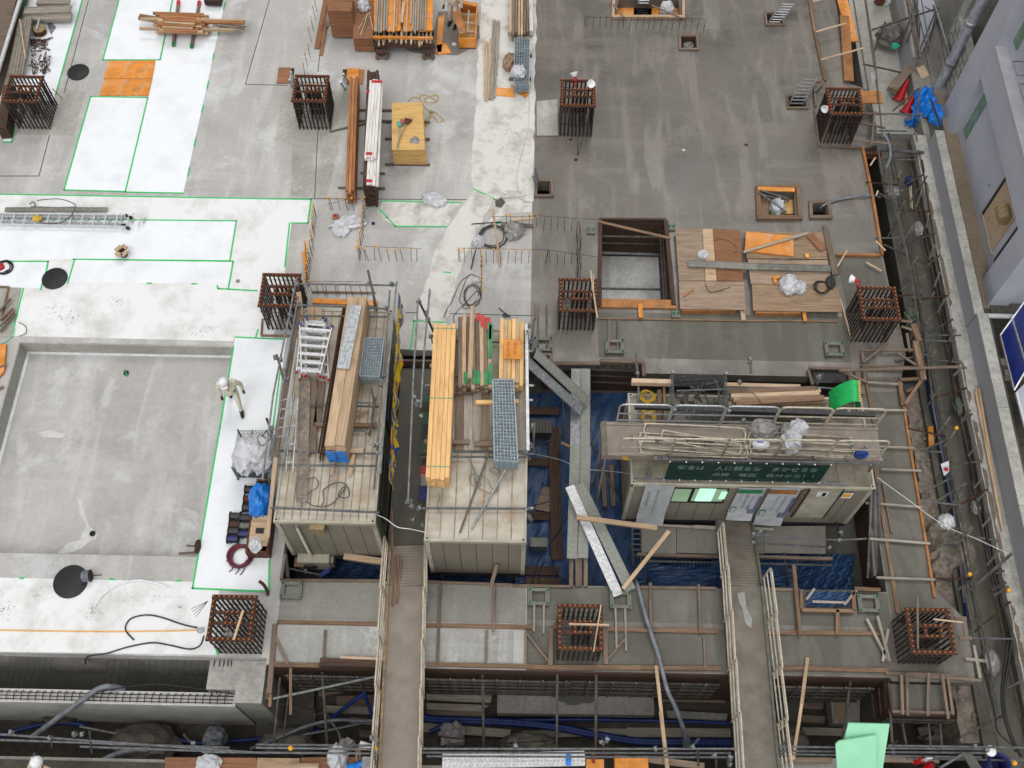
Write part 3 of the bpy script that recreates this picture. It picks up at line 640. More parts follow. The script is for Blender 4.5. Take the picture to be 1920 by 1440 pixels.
starters(line_((1081,437),(1082,530),12,1,9)+line_((1086,437),(1087,525),9,1,10),.6,'bare starter bar in the close double row west of the tank','double row west of the tank',cap=False,tilt=.03)
starters([(1095,51),(1100,51)]+line_((1112,51),(1318,57),19,1,11),.5,'bare starter bar in the long row by the orange-lined opening','long row by the orange framed opening',cap=False,tilt=.05)
starters([(594,22),(592,38),(588,58),(584,78),(582,108),(577,125),(573,146)],.6,'yellow-capped starter bar in the row leading back from the second rebar cage','row back from the second cage')
for a,b,lb in (((681,462,.62),(790,466,.6),'thin tie bar fixed along the row east of the crumpled sheeting'),((858,465,.6),(1030,469,.6),'thin tie bar fixed along the row beside the coiled hose'),((575,528,.55),(678,528,.55),'thin tie bar along the row behind the left cabin'),((1000,404,.6),(1122,412,.6),'thin tie bar along the far row west of the tank'),((1022,468,.6),(1122,482,.55),'thin tie bar along the near row west of the tank'),((1100,32,.45),(1318,35,.45),'thin tie bar along the long row by the orange framed opening'),((920,406,.45),(1008,406,.45),'thin tie bar behind the coiled hose'),((612,384,.5),(650,374,.5),'thin tie bar of the short far row')):
 o=pipe('tie_bar',P(*a),P(*b),.006,M['rebar'],n=6); tag(o,lb,'rebar')
planks([(576,530,.1,568,472,.5,.06,.02),],'orange batten standing in the starter bar row beside the left cabin cage',None,'orange',w=.1)
o=beam('form_board',P(575,525,.25),P(572,455,.35),.03,.28,M['orange']); tag(o,'orange board wedged upright in the starter bar row by the white sheet','form board')
planks([(585,547,.05,704,549,.05,.05,.04)],'thin orange-brown batten lying behind the left cabin',None,'wood_red')
planks([(587,564,.06,708,569,.06,.16,.05)],'bright orange board lying behind the left cabin roof',None,'orange',name='form_board',cat='form board')
planks([(588,568,.03,584,602,.03,.06,.04)],'short reddish batten at the foot of the cage behind the left cabin',None,'wood_red')
planks([(492,598,.04,490,628,.04,.05,.04),(489,629,.04,560,630,.04,.06,.04)],'reddish batten edging the cage behind the left cabin','edge battens at the cage','wood_red')
# ---------------------------------------------------------------- far left corner
t=thing('steel_rail','long dark steel rail with a pale pipe along the far left edge','rail',tuple(P(20,60,0)))
MB().bar(P(34,-40,.25),P(-22,170,.25),.55,.5).build('beam',M['wood_old'],t)
MB().bar(P(48,-30,.4),P(-6,140,.4),.2,.12).build('dark_edge',M['darkgrey'],t)
MB().tube(P(50,-40,.5),P(-8,148,.5),.065,10).build('pale_pipe',M['alu_w'],t)
o=beam('steel_post',P(8,250,.25),P(22,170,.25),.3,.5,M['wood_dk']); tag(o,'dark brown steel section beside the far left rebar cage','steel section')
t=thing('steel_rail','x','rail',(0,0,0)); bpy.data.objects.remove(t)
def deckpl(p,q,w=.24,mat='galv_dk',label='',cat='scaffold plank',group=None,holes=0,name='scaffold_plank',frame=None,th=.04,step=.14):
 """steel scaffold board: channel edges, punched top, end hooks"""
 p=Vector(p); q=Vector(q); d=(q-p).normalized(); s=Vector((0,0,1)).cross(d).normalized(); up=d.cross(s); L=(q-p).length
 t=thing(name,label,cat,tuple(p),group)
 m=MB(); m.bar(p,q,w-.03,th*.5,up=up)
 for k in (-1,1): m.bar(p+s*k*(w/2-.0075)+up*.004,q+s*k*(w/2-.0075)+up*.004,.015,th,up=up)
 m.bar(p+up*(th*.25+.003),q+up*(th*.25+.003),.018,.006,up=up)
 for i in range(int(L/.6)+1):
  c=p+d*(L*i/max(1,int(L/.6))); m.bar(c-s*(w/2-.02)+up*(th*.25+.002),c+s*(w/2-.02)+up*(th*.25+.002),.015,.004,up=up)
 m.build('deck',M[mat],t)
 if holes:
  m=MB(); n=int(L/step)
  for i in range(n):
   for j in (-1.5,-.5,.5,1.5):
    c=p+d*(step*(i+.5+(.25 if j in(-.5,1.5) else 0)))+s*(j*w/4.6)+up*(th*.25+.001); m.lathe(c,[(.001,0),(.010,0),(.010,.0035),(.001,.0035)],6,axis=up)
  m.build('punched_holes',M['galv_dk'],t)
 return t
for a,b,z,lb in (((70,3),(131,3),.25,'topmost grey steel plank in the far left corner'),((46,22),(133,18),.28,'grey steel plank lying across the pile in the far left corner, back one'),((46,34),(134,32),.22,'grey steel plank lying across the pile in the far left corner, front one')):
 deckpl(P(*a,z),P(*b,z),.3,'wood_grey',lb,th=.12)
for i in range(5):
 deckpl(P(58-i*5.0,34+i*1.5,.34-.02*i),P(41-i*5.6,140,.30-.02*i),.085,'wood_grey','narrow grey steel plank in the lengthwise pile at the far left corner',group='narrow planks at the far left corner',th=.1)
laid('thin pale stick lying on the planks in the far left corner',P(37,36,.42),P(48,110,.42),.04)
t=thing('cable_drum','brown drum with a pale rim beside the far left planks','drum',tuple(P(76,60,0)))
c=P(76,62,0)
MB().lathe(c,[(.001,0),(.2,0),(.21,.02),(.2,.2),(.001,.22)],24).build('drum',M['rust_red'],t)
MB().lathe(c+Vector((.05,-.02,.2)),[(.16,0),(.2,.01),(.2,.04),(.16,.05)],24).build('rim',M['rope_tan'],t)
MB().bar(c+Vector((.02,-.15,.28)),c+Vector((0,.35,.3)),.05,.03).build('lever',M['galv_lt'],t)
pipes([(76,77,.04,99,70,.04)],'short grey pipe offcut beside the brown drum',name='pipe_offcut',cat='pipe')
o=MB().prism([tuple(P(u,v,0))[:2] for u,v in ((88,44),(97,43),(106,52),(96,66))],.01,.016).build('metal_plate',M['galv'],loc=P(95,55,0)); tag(o,'small grey metal plate beside the brown drum','plate')
rr=random.Random(21)
def make_clamp():
 m=MB()
 pts=[Vector((cos(a)*.075*(1 if abs(cos(a))<.7 else 1.5),sin(a)*.045,0)) for a in [2*pi*i/12 for i in range(12)]]
 m.path(pts,.014,5,closed=True); m.tube((-.11,0,0),(-.14,0,.01),.02,6); m.box((.12,0,0),(.05,.035,.02)); return m.build('rail_clamp',M['rust'],loc=(0,0,0))
proto=make_clamp()
for i in range(34):
 u=rr.uniform(60,90); v=rr.uniform(72,136); o=proto if i==0 else proto.copy()
 if i: COL.objects.link(o)
 o.location=P(u,v,.03+.16*rr.random()*(1-abs(u-74)/20)); o.rotation_euler=(rr.uniform(-.6,.6),rr.uniform(-.6,.6),rr.uniform(0,3.1)); tag(o,'small rusty clamp in the heap beside the far left planks','clamp','heap of rusty clamps')
pipes([(98,166,.6,118,186,.35,.014)],'thin red rod sticking out of the far left rebar cage',mat='red',name='rod',cat='rod')
# ---------------------------------------------------------------- brown timber pile on two bearers
for a,b,e,lb in (((335,2),(325,86),'l','bearer timber under the west end of the brown timber pile'),((374,3),(359,89),'r','bearer timber under the east end of the brown timber pile')):
 p,q=P(*a,.06),P(*b,.06); t=thing('bearer',lb,'timber',tuple(p))
 beam('timber',p,q,.09,.1,M['wood_old'],t); d=(q-p).normalized()
 MB().bar(p-d*.001,p+d*.22,.094,.104).build('painted_end',M['red'],t); MB().bar(q-d*.16,q+d*.001,.094,.104).build('painted_end',M['green_clamp'],t)
rr=random.Random(5)
G1='brown timber pile on the white sheet'
for k in range(5):
 n=9-k
 for i in range(n):
  z=.14+k*.09; v=61-i*4.4-k*1.0
  u0=292+rr.uniform(-5,5)+k*3; u1=392+rr.uniform(-14,4)-k*4
  if k==2 and i%4==1: u0-=33
  if k==2 and i in(1,4,5): u1=460-rr.uniform(0,25)
  planks([(u0,v-1,z,u1,v+2,z,.075,.085)],'reddish brown timber in the pile on two bearers',G1,['wood_redb','wood'][(i+k)%2])
planks([(262,30,.3,300,36,.3,.12,.1),(260,34,.2,300,40,.2,.1,.09)],'brown timber end jutting west from the pile on two bearers','timbers jutting west from the pile','wood_red')
planks([(400,43,.3,461,50,.3,.04,.03),(400,46,.3,459,55,.3,.04,.03),(398,50,.27,458,52,.27,.03,.03)],'thin weathered lath jutting east from the brown timber pile','laths jutting east from the pile','wood_old')
o=beam('crate',P(386,-4,.2),P(416,-3,.2),.5,.2,M['wood_dk']); tag(o,'dark crate edge at the top border beside the white sheet','crate')
# ---------------------------------------------------------------- top middle stacks
G2='pair of long brown boards beside the tall plywood stack'
planks([(611,0,.25,594,91,.03,.17,.03),(616,-5,.18,602,104,.02,.12,.03)],'long brown board leaning beside the tall plywood stack',G2,'ply_brown')
planks([(612,50,.06,621,2,.3,.14,.04)],'short grey-brown board on the leaning boards',None,'wood_old')
def ply(pts,z0,n,th,mat,label,group,name='plywood_sheet',cat='plywood',seed=0,jit=.012):
 """stack of sheets; pts = top outline in photo px at top height"""
 rr=random.Random(seed); zt=z0+n*(th+.001); c=[P(u,v,zt) for u,v in pts]; o0=c[0]
 m=MB(); k=len(c); m.prism([(a.x-o0.x,a.y-o0.y) for a in c],0,th)
 me=None
 for i in range(n):
  if me is None: o=m.build(name,M[mat],loc=(0,0,0)); me=o.data
  else: o=bpy.data.objects.new(name,me); COL.objects.link(o)
  o.location=(o0.x+rr.uniform(-jit,jit),o0.y+rr.uniform(-jit,jit),z0+i*(th+.001)); tag(o,label,cat,group)
 return zt
ply([(613,-8),(662,-8),(658,20),(614,20)],.1,26,.042,'ply_brown','brown form plywood sheet in the tallest stack at the far edge','tallest plywood stack',jit=.015)
ply([(664,-8),(702,-8),(699,72),(662,72)],.05,13,.042,'ply_brown','brown form plywood sheet in the lower stack carrying a white bag','plywood stack with the white bag',jit=.015)
bag(683,14,.62,(.34,.42,.25),'white plastic bag on the lower brown plywood stack',seed=3)
for i,(a,b) in enumerate((((690,24),(676,66)),((694,25),(680,68)),((692,24),(700,56)),((686,28),(674,60)),((690,26),(672,55)),((688,25),(684,60)))):
 laid('thin wooden stick spilled on the lower brown plywood stack',P(*a,.66),P(*b,.62),.025,.02,['wood_pale','wood_red'][i%2],group='sticks on the brown plywood stack')
for u,lb in ((716,'rusty trestle base under the west end of the large timber heap'),(803,'rusty trestle base under the east end of the large timber heap')):
 t=thing('trestle',lb,'trestle',tuple(P(u,95,0)))
 for du in (-8,8): beam('leg',P(u+du,108,.12),P(u+du,60,.12),.07,.24,M['wood_old'],t)
 beam('cross_piece',P(u-12,97,.3),P(u+12,97,.3),.12,.1,M['wood_dk'],t); beam('cross_piece',P(u-12,107,.07),P(u+12,107,.07),.1,.08,M['wood_old'],t)
beam_=planks([(700,84,.42,816,86,.42,.12,.12),(702,60,.42,814,62,.42,.12,.12)],'crosswise bearer under the large timber heap','bearers under the large heap','wood_dk')
rr=random.Random(9)
for i in range(24):
 u=706+i*4.5; planks([(u,-20,.55+.1*rr.random(),u+rr.uniform(-4,4),84+rr.uniform(-9,3),.53+.12*rr.random(),.06,.06)],'weathered timber end in the large heap at the far edge','large weathered timber heap',['wood_old','wood','wood_dk','wood_pale'][i%4])
for i,(u,w_) in enumerate(((701,22),(726,26),(756,28),(786,26))):
 zt=.8; c=[P(a,b,zt) for a,b in ((u,-20),(u+w_,-20),(u+w_-1,56),(u,58))]
 o=MB().prism([(a.x,a.y) for a in c],zt-.05,zt).build('form_board',M['orange'],loc=c[0]); tag(o,'bright orange form panel laid on the large timber heap','form board','orange panels on the large heap')
planks([(700,70,.68,812,72,.68,.06,.1)],'orange edged bearer across the front of the large heap',None,'orange')
for grp,lst,mat in (('west bundle of grey battens on the large heap',[709,713.5,718,722.5,727],'wood_grey'),('east bundle of grey battens on the large heap',[777,781.5,786,790.5,795,799],'wood_grey')):
 for i,u in enumerate(lst): planks([(u,-20,.86,u-3+rr.uniform(-1,1),58+rr.uniform(-4,4),.86,.055,.05)],'pale grey batten, '+grp.split(' of ')[0]+' on the large heap',grp,mat)
for i,(a,b) in enumerate((((741,-10),(738,60)),((747,-10),(742,52)),((757,5),(753,42)),((765,-10),(762,60)),((772,-10),(770,45)))):
 planks([(a[0],a[1],.88,b[0],b[1],.87,.05 if i!=2 else .09,.05)],'loose pale timber lying between the two batten bundles','loose timbers on the large heap',['wood_pale','wood'][i%2])
M['cloth']=simple('pale_work_cloth','CFC6B6','B8AE9D',5,.8,bump=.4)
M['cloth_tan']=simple('tan_work_cloth','D9C9AE','C3B292',5,.8,bump=.4)
M['skin']=simple('skin','C99A78','B98664',5,.6,bump=0)
floor_patch('wet_stain',xy((822,22),(846,20),(870,40),(905,50),(900,70),(888,88),(858,104),(815,102),(770,98),(760,90),(815,88),(812,60)),M['patch_dark'],.0045)
for i,(a) in enumerate((((822,32),(834,28),(828,98),(818,100)),((818,86),(836,82),(846,100),(822,104)))):
 tag(MB().prism(xy(*a),.005,.03).build('form_board',M['orange'],loc=P(*a[0],0)),'orange panel offcut lying in the wet patch beside the tray','form board','orange offcuts in the wet patch')
def boxtray(label,c0,c1,h,mat,name='tray_box',cat='box',th=.04,rz=0,z0=0,floor='orange'):
 """open box; c0,c1 opposite corners world"""
 t=thing(name,label,cat,((c0.x+c1.x)/2,(c0.y+c1.y)/2,z0)); x0,x1=sorted((c0.x,c1.x)); y0,y1=sorted((c0.y,c1.y))
 MB().box(((x0+x1)/2,(y0+y1)/2,z0+.02),(x1-x0,y1-y0,.04)).build('base',M[floor],t)
 for nm,c,d in (('side',(x0+th/2,(y0+y1)/2,z0+h/2+.001),(th,y1-y0,h)),('side',(x1-th/2,(y0+y1)/2,z0+h/2+.001),(th,y1-y0,h)),('end',((x0+x1)/2,y0+th/2,z0+h/2+.002),(x1-x0-2*th,th,h)),('end',((x0+x1)/2,y1-th/2,z0+h/2+.002),(x1-x0-2*th,th,h))):
  MB().box(c,d).build(nm,M[mat],t)
 return t
t=boxtray('orange wooden tray box with divisions at the far edge',P(860,76,.35),P(896,8,.35),.42,'orange',floor='ply')
c=P(878,42,.3)
MB().box((c.x,c.y,.33),(.04,1.0,.08)).build('divider',M['wood_pale'],t)
for v in (30,46,62): 
 q=P(878,v,.3); MB().box((q.x,q.y,.345),(.5,.035,.06)).build('divider',M['wood_pale'],t)
planks([(846,-10,.75,868,64,.55,.24,.05)],'wide orange-edged plank leaning on the orange tray box',None,'orange_dk')
planks([(857,2,.5,893,10,.5,.12,.06)],'short orange board at the back of the tray box',None,'orange')
bag(852,84,0,(.15,.12,.08),'scrap of white paper in the wet patch',seed=1,name='paper_scrap',cat='scrap',sub=2)
for i,(a,b) in enumerate((((907,74),(908,188)),((912,78),(912,190)),((917,80),(916,186)),((919,72),(920,186)))):
 planks([(a[0],a[1],.04,b[0],b[1],.04,.05,.05)],'thin pinkish batten lying on the cream walkway','pinkish battens on the cream walkway','wood_pale')
for i,(a,b) in enumerate((((925,38),(918,187)),((929,38),(924,187)),((933,39),(928,182)),((936,40),(931,140)))):
 planks([(a[0],a[1],.06,b[0],b[1],.06,.05,.05)],'thin grey batten lying on the cream walkway','grey battens on the cream walkway','wood_grey')
for i in range(7):
 planks([(958+i*5.3,-25,.32,957+i*5.3,68+rr.uniform(-3,3),.3,.07,.28)],['reddish timber in the upright-edged bundle at the top of the cream walkway','green-stained'][0],'bundle at the top of the cream walkway',['wood','wood_old','wood_red','wood'][i%4])
planks([(994,-25,.2,996,62,.2,.12,.2)],'pale painted batten beside the bundle at the top of the cream walkway',None,'wood_white')
def meshpanel(label,pts,z,group=None,nx=10,ny=24,r=.006,mat='mesh_blue',n=1,dz=.035,name='wire_mesh',cat='wire mesh'):
 a,b,c,d=[P(u,v,z) for u,v in pts]; m=MB()
 for i in range(nx+1):
  t_=i/nx; m.bar(a.lerp(b,t_),d.lerp(c,t_),r*2,r*2)
 for j in range(ny+1):
  t_=j/ny; m.bar(a.lerp(d,t_)+Vector((0,0,r*2)),b.lerp(c,t_)+Vector((0,0,r*2)),r*2,r*2)
 for p,q in ((a,b),(b,c),(c,d),(d,a)): m.bar(p,q,r*4,r*4)
 o=m.build(name,M[mat],loc=a); tag(o,label,cat,group); out=[o]
 rr2=random.Random(3)
 for k in range(1,n):
  o2=o.copy(); COL.objects.link(o2); o2.location=(o.location.x+rr2.uniform(-.004,.004),o.location.y+rr2.uniform(-.004,.004),o.location.z-k*dz); out.append(o2)
 return out
meshpanel('blue-grey wire mesh in the stack on the cream walkway',((965,72),(993,70),(992,158),(964,160)),.5,'mesh stack on the cream walkway',6,18,r=.006,n=6,dz=.06)
planks([(953,64,.06,1000,64,.06,.08,.08),(952,103,.06,998,104,.06,.08,.08),(954,148,.06,996,148,.06,.08,.08)],'bearer under the mesh panel stack','bearers under the mesh panels','wood_old')
bag(955,122,.0,(.35,.55,.35),'brown sack beside the mesh panel stack','bag_tan',seed=6,name='sack')
bag(972,137,.5,(.4,.42,.22),'white plastic bag on the mesh panel stack',seed=7)
for a,lb in ((((930,165),(965,168),(966,183),(930,180)),'orange board at the west corner of the mesh panel stack'),(((958,160),(992,176),(985,185),(958,168)),'orange board skewed under the front of the mesh panel stack')):
 tag(MB().prism(xy(*a),.01 if '930' in str(a) else .03,.03 if '930' in str(a) else .05).build('form_board',M['orange'],loc=P(*a[0],0)),lb,'form board')
def ladder(label,p,q,w,n,mat='alu',rail=.03,name='ladder',cat='ladder',side=None,feet=True,group=None,rr_=.016,depth=.06):
 p=Vector(p); q=Vector(q); d=(q-p).normalized()
 s=Vector(side).normalized() if side is not None else Vector((0,0,1)).cross(d).normalized()
 up=d.cross(s); t=thing(name,label,cat,tuple(p),group); L=(q-p).length
 for k in (-1,1): 
  m=MB(); m.bar(p+s*k*w/2,q+s*k*w/2,rail,depth,up=up); m.build('rail',M[mat],t)
  if feet: MB().bar(p+s*k*w/2-d*.03,p+s*k*w/2+d*.03,rail*1.3,depth*1.2,up=up).build('foot',M['black'],t)
 for i in range(n):
  c=p+d*(L*(i+.5)/n); MB().bar(c-s*(w/2-rail/2),c+s*(w/2-rail/2),.035,.025,up=up).build('rung',M[mat],t)
 return t
ladder('small aluminium ladder rising from the hatch west of the second rebar cage',P(549,156,.0),P(544,142,.75),.32,5,side=(0,1,0))
ladder('small aluminium ladder rising from the hatch east of the second rebar cage',P(650,160,.0),P(641,146,1.1),.35,6,side=(.2,1,0))
tag(MB().prism(xy((523,128),(545,128),(543,157),(519,157)),.01,.04).build('hatch_board',M['ply_brown'],loc=P(530,140,0)),'brown board covering the hatch west of the second rebar cage','board')
tag(MB().prism(xy((652,130),(675,130),(670,158),(648,158)),.02,.05).build('form_board',M['orange'],loc=P(660,140,0)),'bright orange panel half covering the hatch east of the second rebar cage','form board')
tag(MB().prism(xy((672,131),(684,131),(681,159),(669,159)),.008,.02).build('form_board',M['orange_dk'],loc=P(676,140,0)),'paler orange panel under the bright one east of the second rebar cage','form board')
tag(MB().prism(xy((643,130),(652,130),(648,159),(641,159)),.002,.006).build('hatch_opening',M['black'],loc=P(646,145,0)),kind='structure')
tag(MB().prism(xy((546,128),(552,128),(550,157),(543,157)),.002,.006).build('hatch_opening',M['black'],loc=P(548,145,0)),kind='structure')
cable('conduit',[P(618,247,.04),P(655,238,.04),P(692,230,.04)],.03,M['galv_dk'],'grey conduit lying from the second rebar cage towards the timber bundles','conduit')
stack(P(674,172,0)-Vector((.1,-.0,0)),P(661,383,0),.08,3,6,.085,.09,'wood_redb','brown timber of the long low bundle','long brown bundle',jit=.05,seed=2)
for v,u0,u1,z in ((206,665,735,.04),(226,664,735,.04),(324,676,722,.04),(352,634,722,.04)):
 planks([(u0,v,z,u1,v+1,z,.05,.06)],'bearer lath under the brown and white bundles','laths under the two bundles','wood_old')
stack(P(706,178,0)+Vector((0,.0,0)),P(699,390,0),.08,4,9,.085,.105,'wood_dk','dark batten under the tall white bundle','lower part of the tall white bundle',jit=.04,seed=3)
pa,pb=P(707,150,1.12),P(698,346,1.12)
stack(pa,pb,1.03,4,1,.085,.06,'wood_white','white batten of the tall bundle','white layer of the tall bundle',seed=4)
pa,pb=P(704,150,1.2),P(694,296,1.2)
stack(pa,pb,1.1,4,2,.085,.05,'wood_white','white batten on top of the tall bundle','topmost white layer of the tall bundle',seed=5)
for (u,v),(a,b),z in (((690,156),(713,154),1.21),((689,172),(700,171),1.21),((685,289),(697,290),1.21),((688,341),(702,342),1.1)):
 pass
for i,(u,v,z,w_) in enumerate(((707,153,1.205,.33),(690,171,1.206,.1),(692,288,1.206,.18),(692,339,1.096,.18))):
 c=P(u,v,z); tag(MB().box((c.x,c.y,z+.004),(w_,.1,.006)).build('paint_mark',M['red'],loc=c),['red paint mark on the far end of the tall white bundle','small red paint mark near the far end of the tall white bundle','red paint mark at the near end of the topmost white layer','red paint mark at the near end of the white bundle'][i],'paint mark')
zt=ply([(735,193),(792,192),(797,281),(735,281)],.1,17,.038,'ply','yellow plywood sheet in the stack carrying brooms','yellow plywood stack',jit=.008)
for v in (214,246,294): planks([(722,v+14,.04,806,v+15,.04,.06,.07)],'bearer under the yellow plywood stack','bearers under the yellow plywood','wood_old')
def broom(label,p,q,head,hm,hw=.22):
 t=thing('broom',label,'broom',tuple(p)); pipe('handle',p,q,.012,M['alu_w'] if hm!='rust_red' else M['wood'],t,8)
 d=(q-p).normalized(); m=MB(); c=q+d*.1; s=Vector((0,0,1)).cross(d)
 m.add([q+s*.04+Vector((0,0,.03)),q-s*.04+Vector((0,0,.03)),c+d*.1-s*hw/2+Vector((0,0,.02)),c+d*.1+s*hw/2+Vector((0,0,.02)),q+s*.04-Vector((0,0,.02)),q-s*.04-Vector((0,0,.02)),c+d*.1-s*hw/2-Vector((0,0,.02)),c+d*.1+s*hw/2-Vector((0,0,.02))],[(0,1,2,3),(7,6,5,4),(0,4,5,1),(1,5,6,2),(2,6,7,3),(3,7,4,0)])
 m.build('broom_head',M[hm],t)
M['teal']=simple('teal_bristle','3FB39B','2E8E7A',12,.8); M['pinkb']=simple('pink_bristle','A9655A','84493F',12,.8)
broom('broom with a teal head on the yellow plywood',P(747,283,zt+.03),P(749,238,zt+.03),.1,'teal',.16)
broom('broom with a pinkish head on the yellow plywood',P(745,272,zt+.05),P(754,234,zt+.05),.1,'pinkb',.2)
broom('broom with a dark brown head on the yellow plywood',P(744,275,zt+.07),P(762,232,zt+.07),.1,'rust_red',.26)
c=P(777,264,zt); t=thing('dustpan','grey pointed scoop lying on the yellow plywood','scoop',tuple(c))
m=MB().add([c+Vector(v) for v in ((-.13,-.1,.0),(.13,-.12,.0),(.16,.06,.0),(.02,.2,.0),(-.12,.08,.0),(.02,.02,.14))],[(0,1,5),(1,2,5),(2,3,5),(3,4,5),(4,0,5),(4,3,2,1,0)]); m.build('pan',M['bag_grey'],t)
rr=random.Random(4)
for lb,pts in (('yellow rope loop tangled beside the yellow plywood, long one',[(764,190),(775,182),(788,186),(800,205),(815,210),(830,222),(822,228),(810,215),(800,235),(797,228),(806,214)]),('yellow rope loop tangled beside the yellow plywood, far one',[(786,183),(792,177),(806,180),(818,178),(822,184),(812,192),(798,190),(796,184),(808,183),(820,190)])):
 cable('rope',[P(u,v,.02+.03*rr.random()) for u,v in pts],.011,M['rope_yellow'],lb,'rope')
bag(809,211,0,(.12,.12,.06),'tan lump inside the yellow rope tangle','bag_tan',seed=2,sub=2,name='weight')
bag(815,377,0,(.55,.35,.16),'crumpled grey-white plastic lying on the green tape line','bag',seed=12,rough=.5,rz=-.4)
bag(655,420,0,(.75,.35,.14),'crumpled white sheeting lying between the starter rows','bag',seed=13,rough=.6,rz=.2)
bag(641,428,0,(.4,.5,.1),'small crumpled white sheeting beside the red lid','bag',seed=14,rough=.6)
c=P(630,410,0); t=thing('paint_tin','round tin with a red lid between the starter rows','tin',tuple(c)); MB().lathe(c,[(.1,0),(.1,.12),(.001,.12)],20).build('tin',M['bag_tan'],t); MB().lathe(c+Vector((0,0,.12)),[(.06,0),(.06,.01),(.001,.01)],16).build('lid',M['red'],t)
c=P(700,420,0); tag(MB().lathe(c,[(.045,0),(.05,.05),(.035,.05),(.03,.0)],14).build('pipe_ring',M['bluepaint'],loc=c),'small dark blue ring on the slab east of the starter row','ring')
def coil(label,c,r,n,mat,rt=.012,name='cable_coil',cat='coil',sq=1.0,z=.01,parent=None,seed=0):
 rr=random.Random(seed); pts=[]
 for i in range(n*14):
  a=2*pi*i/14; q=r*(1+.1*sin(a*.37+seed)+rr.uniform(-.03,.03)); pts.append(c+Vector((cos(a)*q+.04*sin(a*.21),sin(a)*q*sq,z+.012*(i/14)+.01*rr.random())))
 return cable(name,pts,rt,M[mat],label,cat,parent=parent,k=2,n=5)
coil('coil of dark wire rope beside the yellow-capped row',P(925,445,0),.38,5,'cord_olive',.014,seed=2)
coil('tangle of grey wire near the short starter row, upper loop',P(884,555,0),.22,3,'cord_olive',.01,seed=4,sq=1.6)
cable('wire',[P(u,v,.02) for u,v in ((898,520),(880,515),(868,540),(862,565),(880,572),(900,560),(895,545),(880,560),(868,575),(878,578),(893,572))],.009,M['cord_olive'],'tangled grey wire near the short starter row','wire')
cable('wire',[P(u,v,.02) for u,v in ((880,516),(862,530),(850,560),(838,580),(832,592),(834,594),(840,575))],.009,M['cord_olive'],'loop of grey wire reaching towards the bright timber','wire')
cable('wire',[P(u,v,.02) for u,v in ((868,572),(856,585),(850,595),(852,606))],.009,M['cord_olive'],'grey wire end curving beside the bright timber','wire')
bag(898,456,0,(.3,.35,.22),'white bag on the starter row beside the dark coil',seed=21)
bag(964,435,0,(.45,.5,.25),'silvery crumpled bag east of the dark coil','bag_grey',seed=22,rough=.45)
bag(893,527,0,(.2,.18,.1),'small white packet by the tangled wires',seed=23,sub=2,name='packet')
planks([(924,392,.5,938,500,.04,.055,.03)],'long thin yellow batten leaning over the dark coil',None,'wood',name='batten')
planks([(940,420,.05,1000,424,.05,.12,.06)],'timber lying behind the dark coil at the concrete joint',None,'wood_old')
pipes([(884,420,.04,940,416,.04)],'thin dark bar lying behind the dark coil',mat='rebar',r=.015,name='steel_bar',cat='bar')
planks([(962,412,.3,1000,409,.3,.1,.06)],'timber resting on the capped bars behind the dark coil',None,'wood_pale')
pipes([(892,468,.3,883,505,.02,.02)],'short dark pipe leaning by the yellow-capped row',mat='galv_dk')
coil('dark wire sling with an eye lying behind the orange-labelled timber bundle',P(945,592,0),.05,2,'cord_black',.01,seed=6)
cable('wire_sling',[P(u,v,.03) for u,v in ((935,577),(942,583),(952,592),(957,594),(947,587),(938,580))],.012,M['cord_black'],'doubled dark wire sling behind the orange-labelled bundle','sling')
floor_patch('mortar_spill',xy((928,378),(940,370),(948,380),(940,390),(930,388)),M['conc_dk'],.018)
# ---------------------------------------------------------------- openings in the east slab
def frame_opening(label,pts,h=.09,w=.07,mat='wood_old',group=None):
 """timber curb round a slab opening: four battens as parts"""
 c=[P(u,v,0) for u,v in pts]; t=thing('hatch_curb',label,'opening curb',tuple(c[0]),group)
 for i in range(4):
  a,b=c[i],c[(i+1)%4]; d=(b-a).normalized(); n=Vector((0,0,1)).cross(d)
  e=w*.5 if i%2==0 else -w*.52
  beam('batten',a-d*e+Vector((0,0,h/2+.003)),b+d*e+Vector((0,0,h/2+.003)),w,h,M[mat],t)
 m=MB()
 for i in range(4):
  a,b=c[i],c[(i+1)%4]; d=(b-a).normalized(); n=Vector((0,0,1)).cross(d)
  cen=(c[0]+c[1]+c[2]+c[3])/4
  if n.dot(cen-a)<0: n=-n
  m.bar(a+n*.05+Vector((0,0,-.2)),b+n*.05+Vector((0,0,-.2)),.02,.42)
 m.build('shutter',M['wood_dk'],t)
 return t
def ins(k): return None
frame_opening('timber-framed orange-lined opening at the far edge of the dark slab',((1151,-4),(1281,-4),(1281,34),(1149,34)),.1,.1,'wood')
frame_opening('small timber-framed opening in front of the far bare starter row',((1274,68),(1307,68),(1308,94),(1275,94)),.07,.07)
frame_opening('timber-framed ladder opening at the far right of the dark slab',((1434,26),(1465,25),(1470,48),(1437,48)),.07,.06)
frame_opening('timber-framed ladder opening next to the far right rebar cage',((1475,181),(1510,180),(1514,204),(1477,204)),.07,.06)
frame_opening('small dark timber-framed opening at the western joint of the dark slab',((1005,340),(1034,340),(1036,369),(1004,369)),.08,.08)
frame_opening('large timber-framed opening filled with offcuts on the dark slab',((1420,355),(1495,353),(1499,411),(1422,411)),.12,.13,'wood_red')
frame_opening('small timber-framed opening with a grey hose leaving it',((1519,381),(1552,380),(1557,409),(1520,409)),.09,.1)
ladder('aluminium ladder standing in the far right opening',P(1451,44,-.15),P(1479,6,.75),.42,8,side=(1,0,0))
ladder('aluminium ladder standing in the opening beside the far right rebar cage',P(1492,197,-.15),P(1518,146,.8),.44,8,side=(1,0,0))
ladder('dark-railed ladder in the small opening at the western joint',P(1009,352,-.1),P(1001,322,.6),.3,7,mat='galv',side=(.15,1,0))
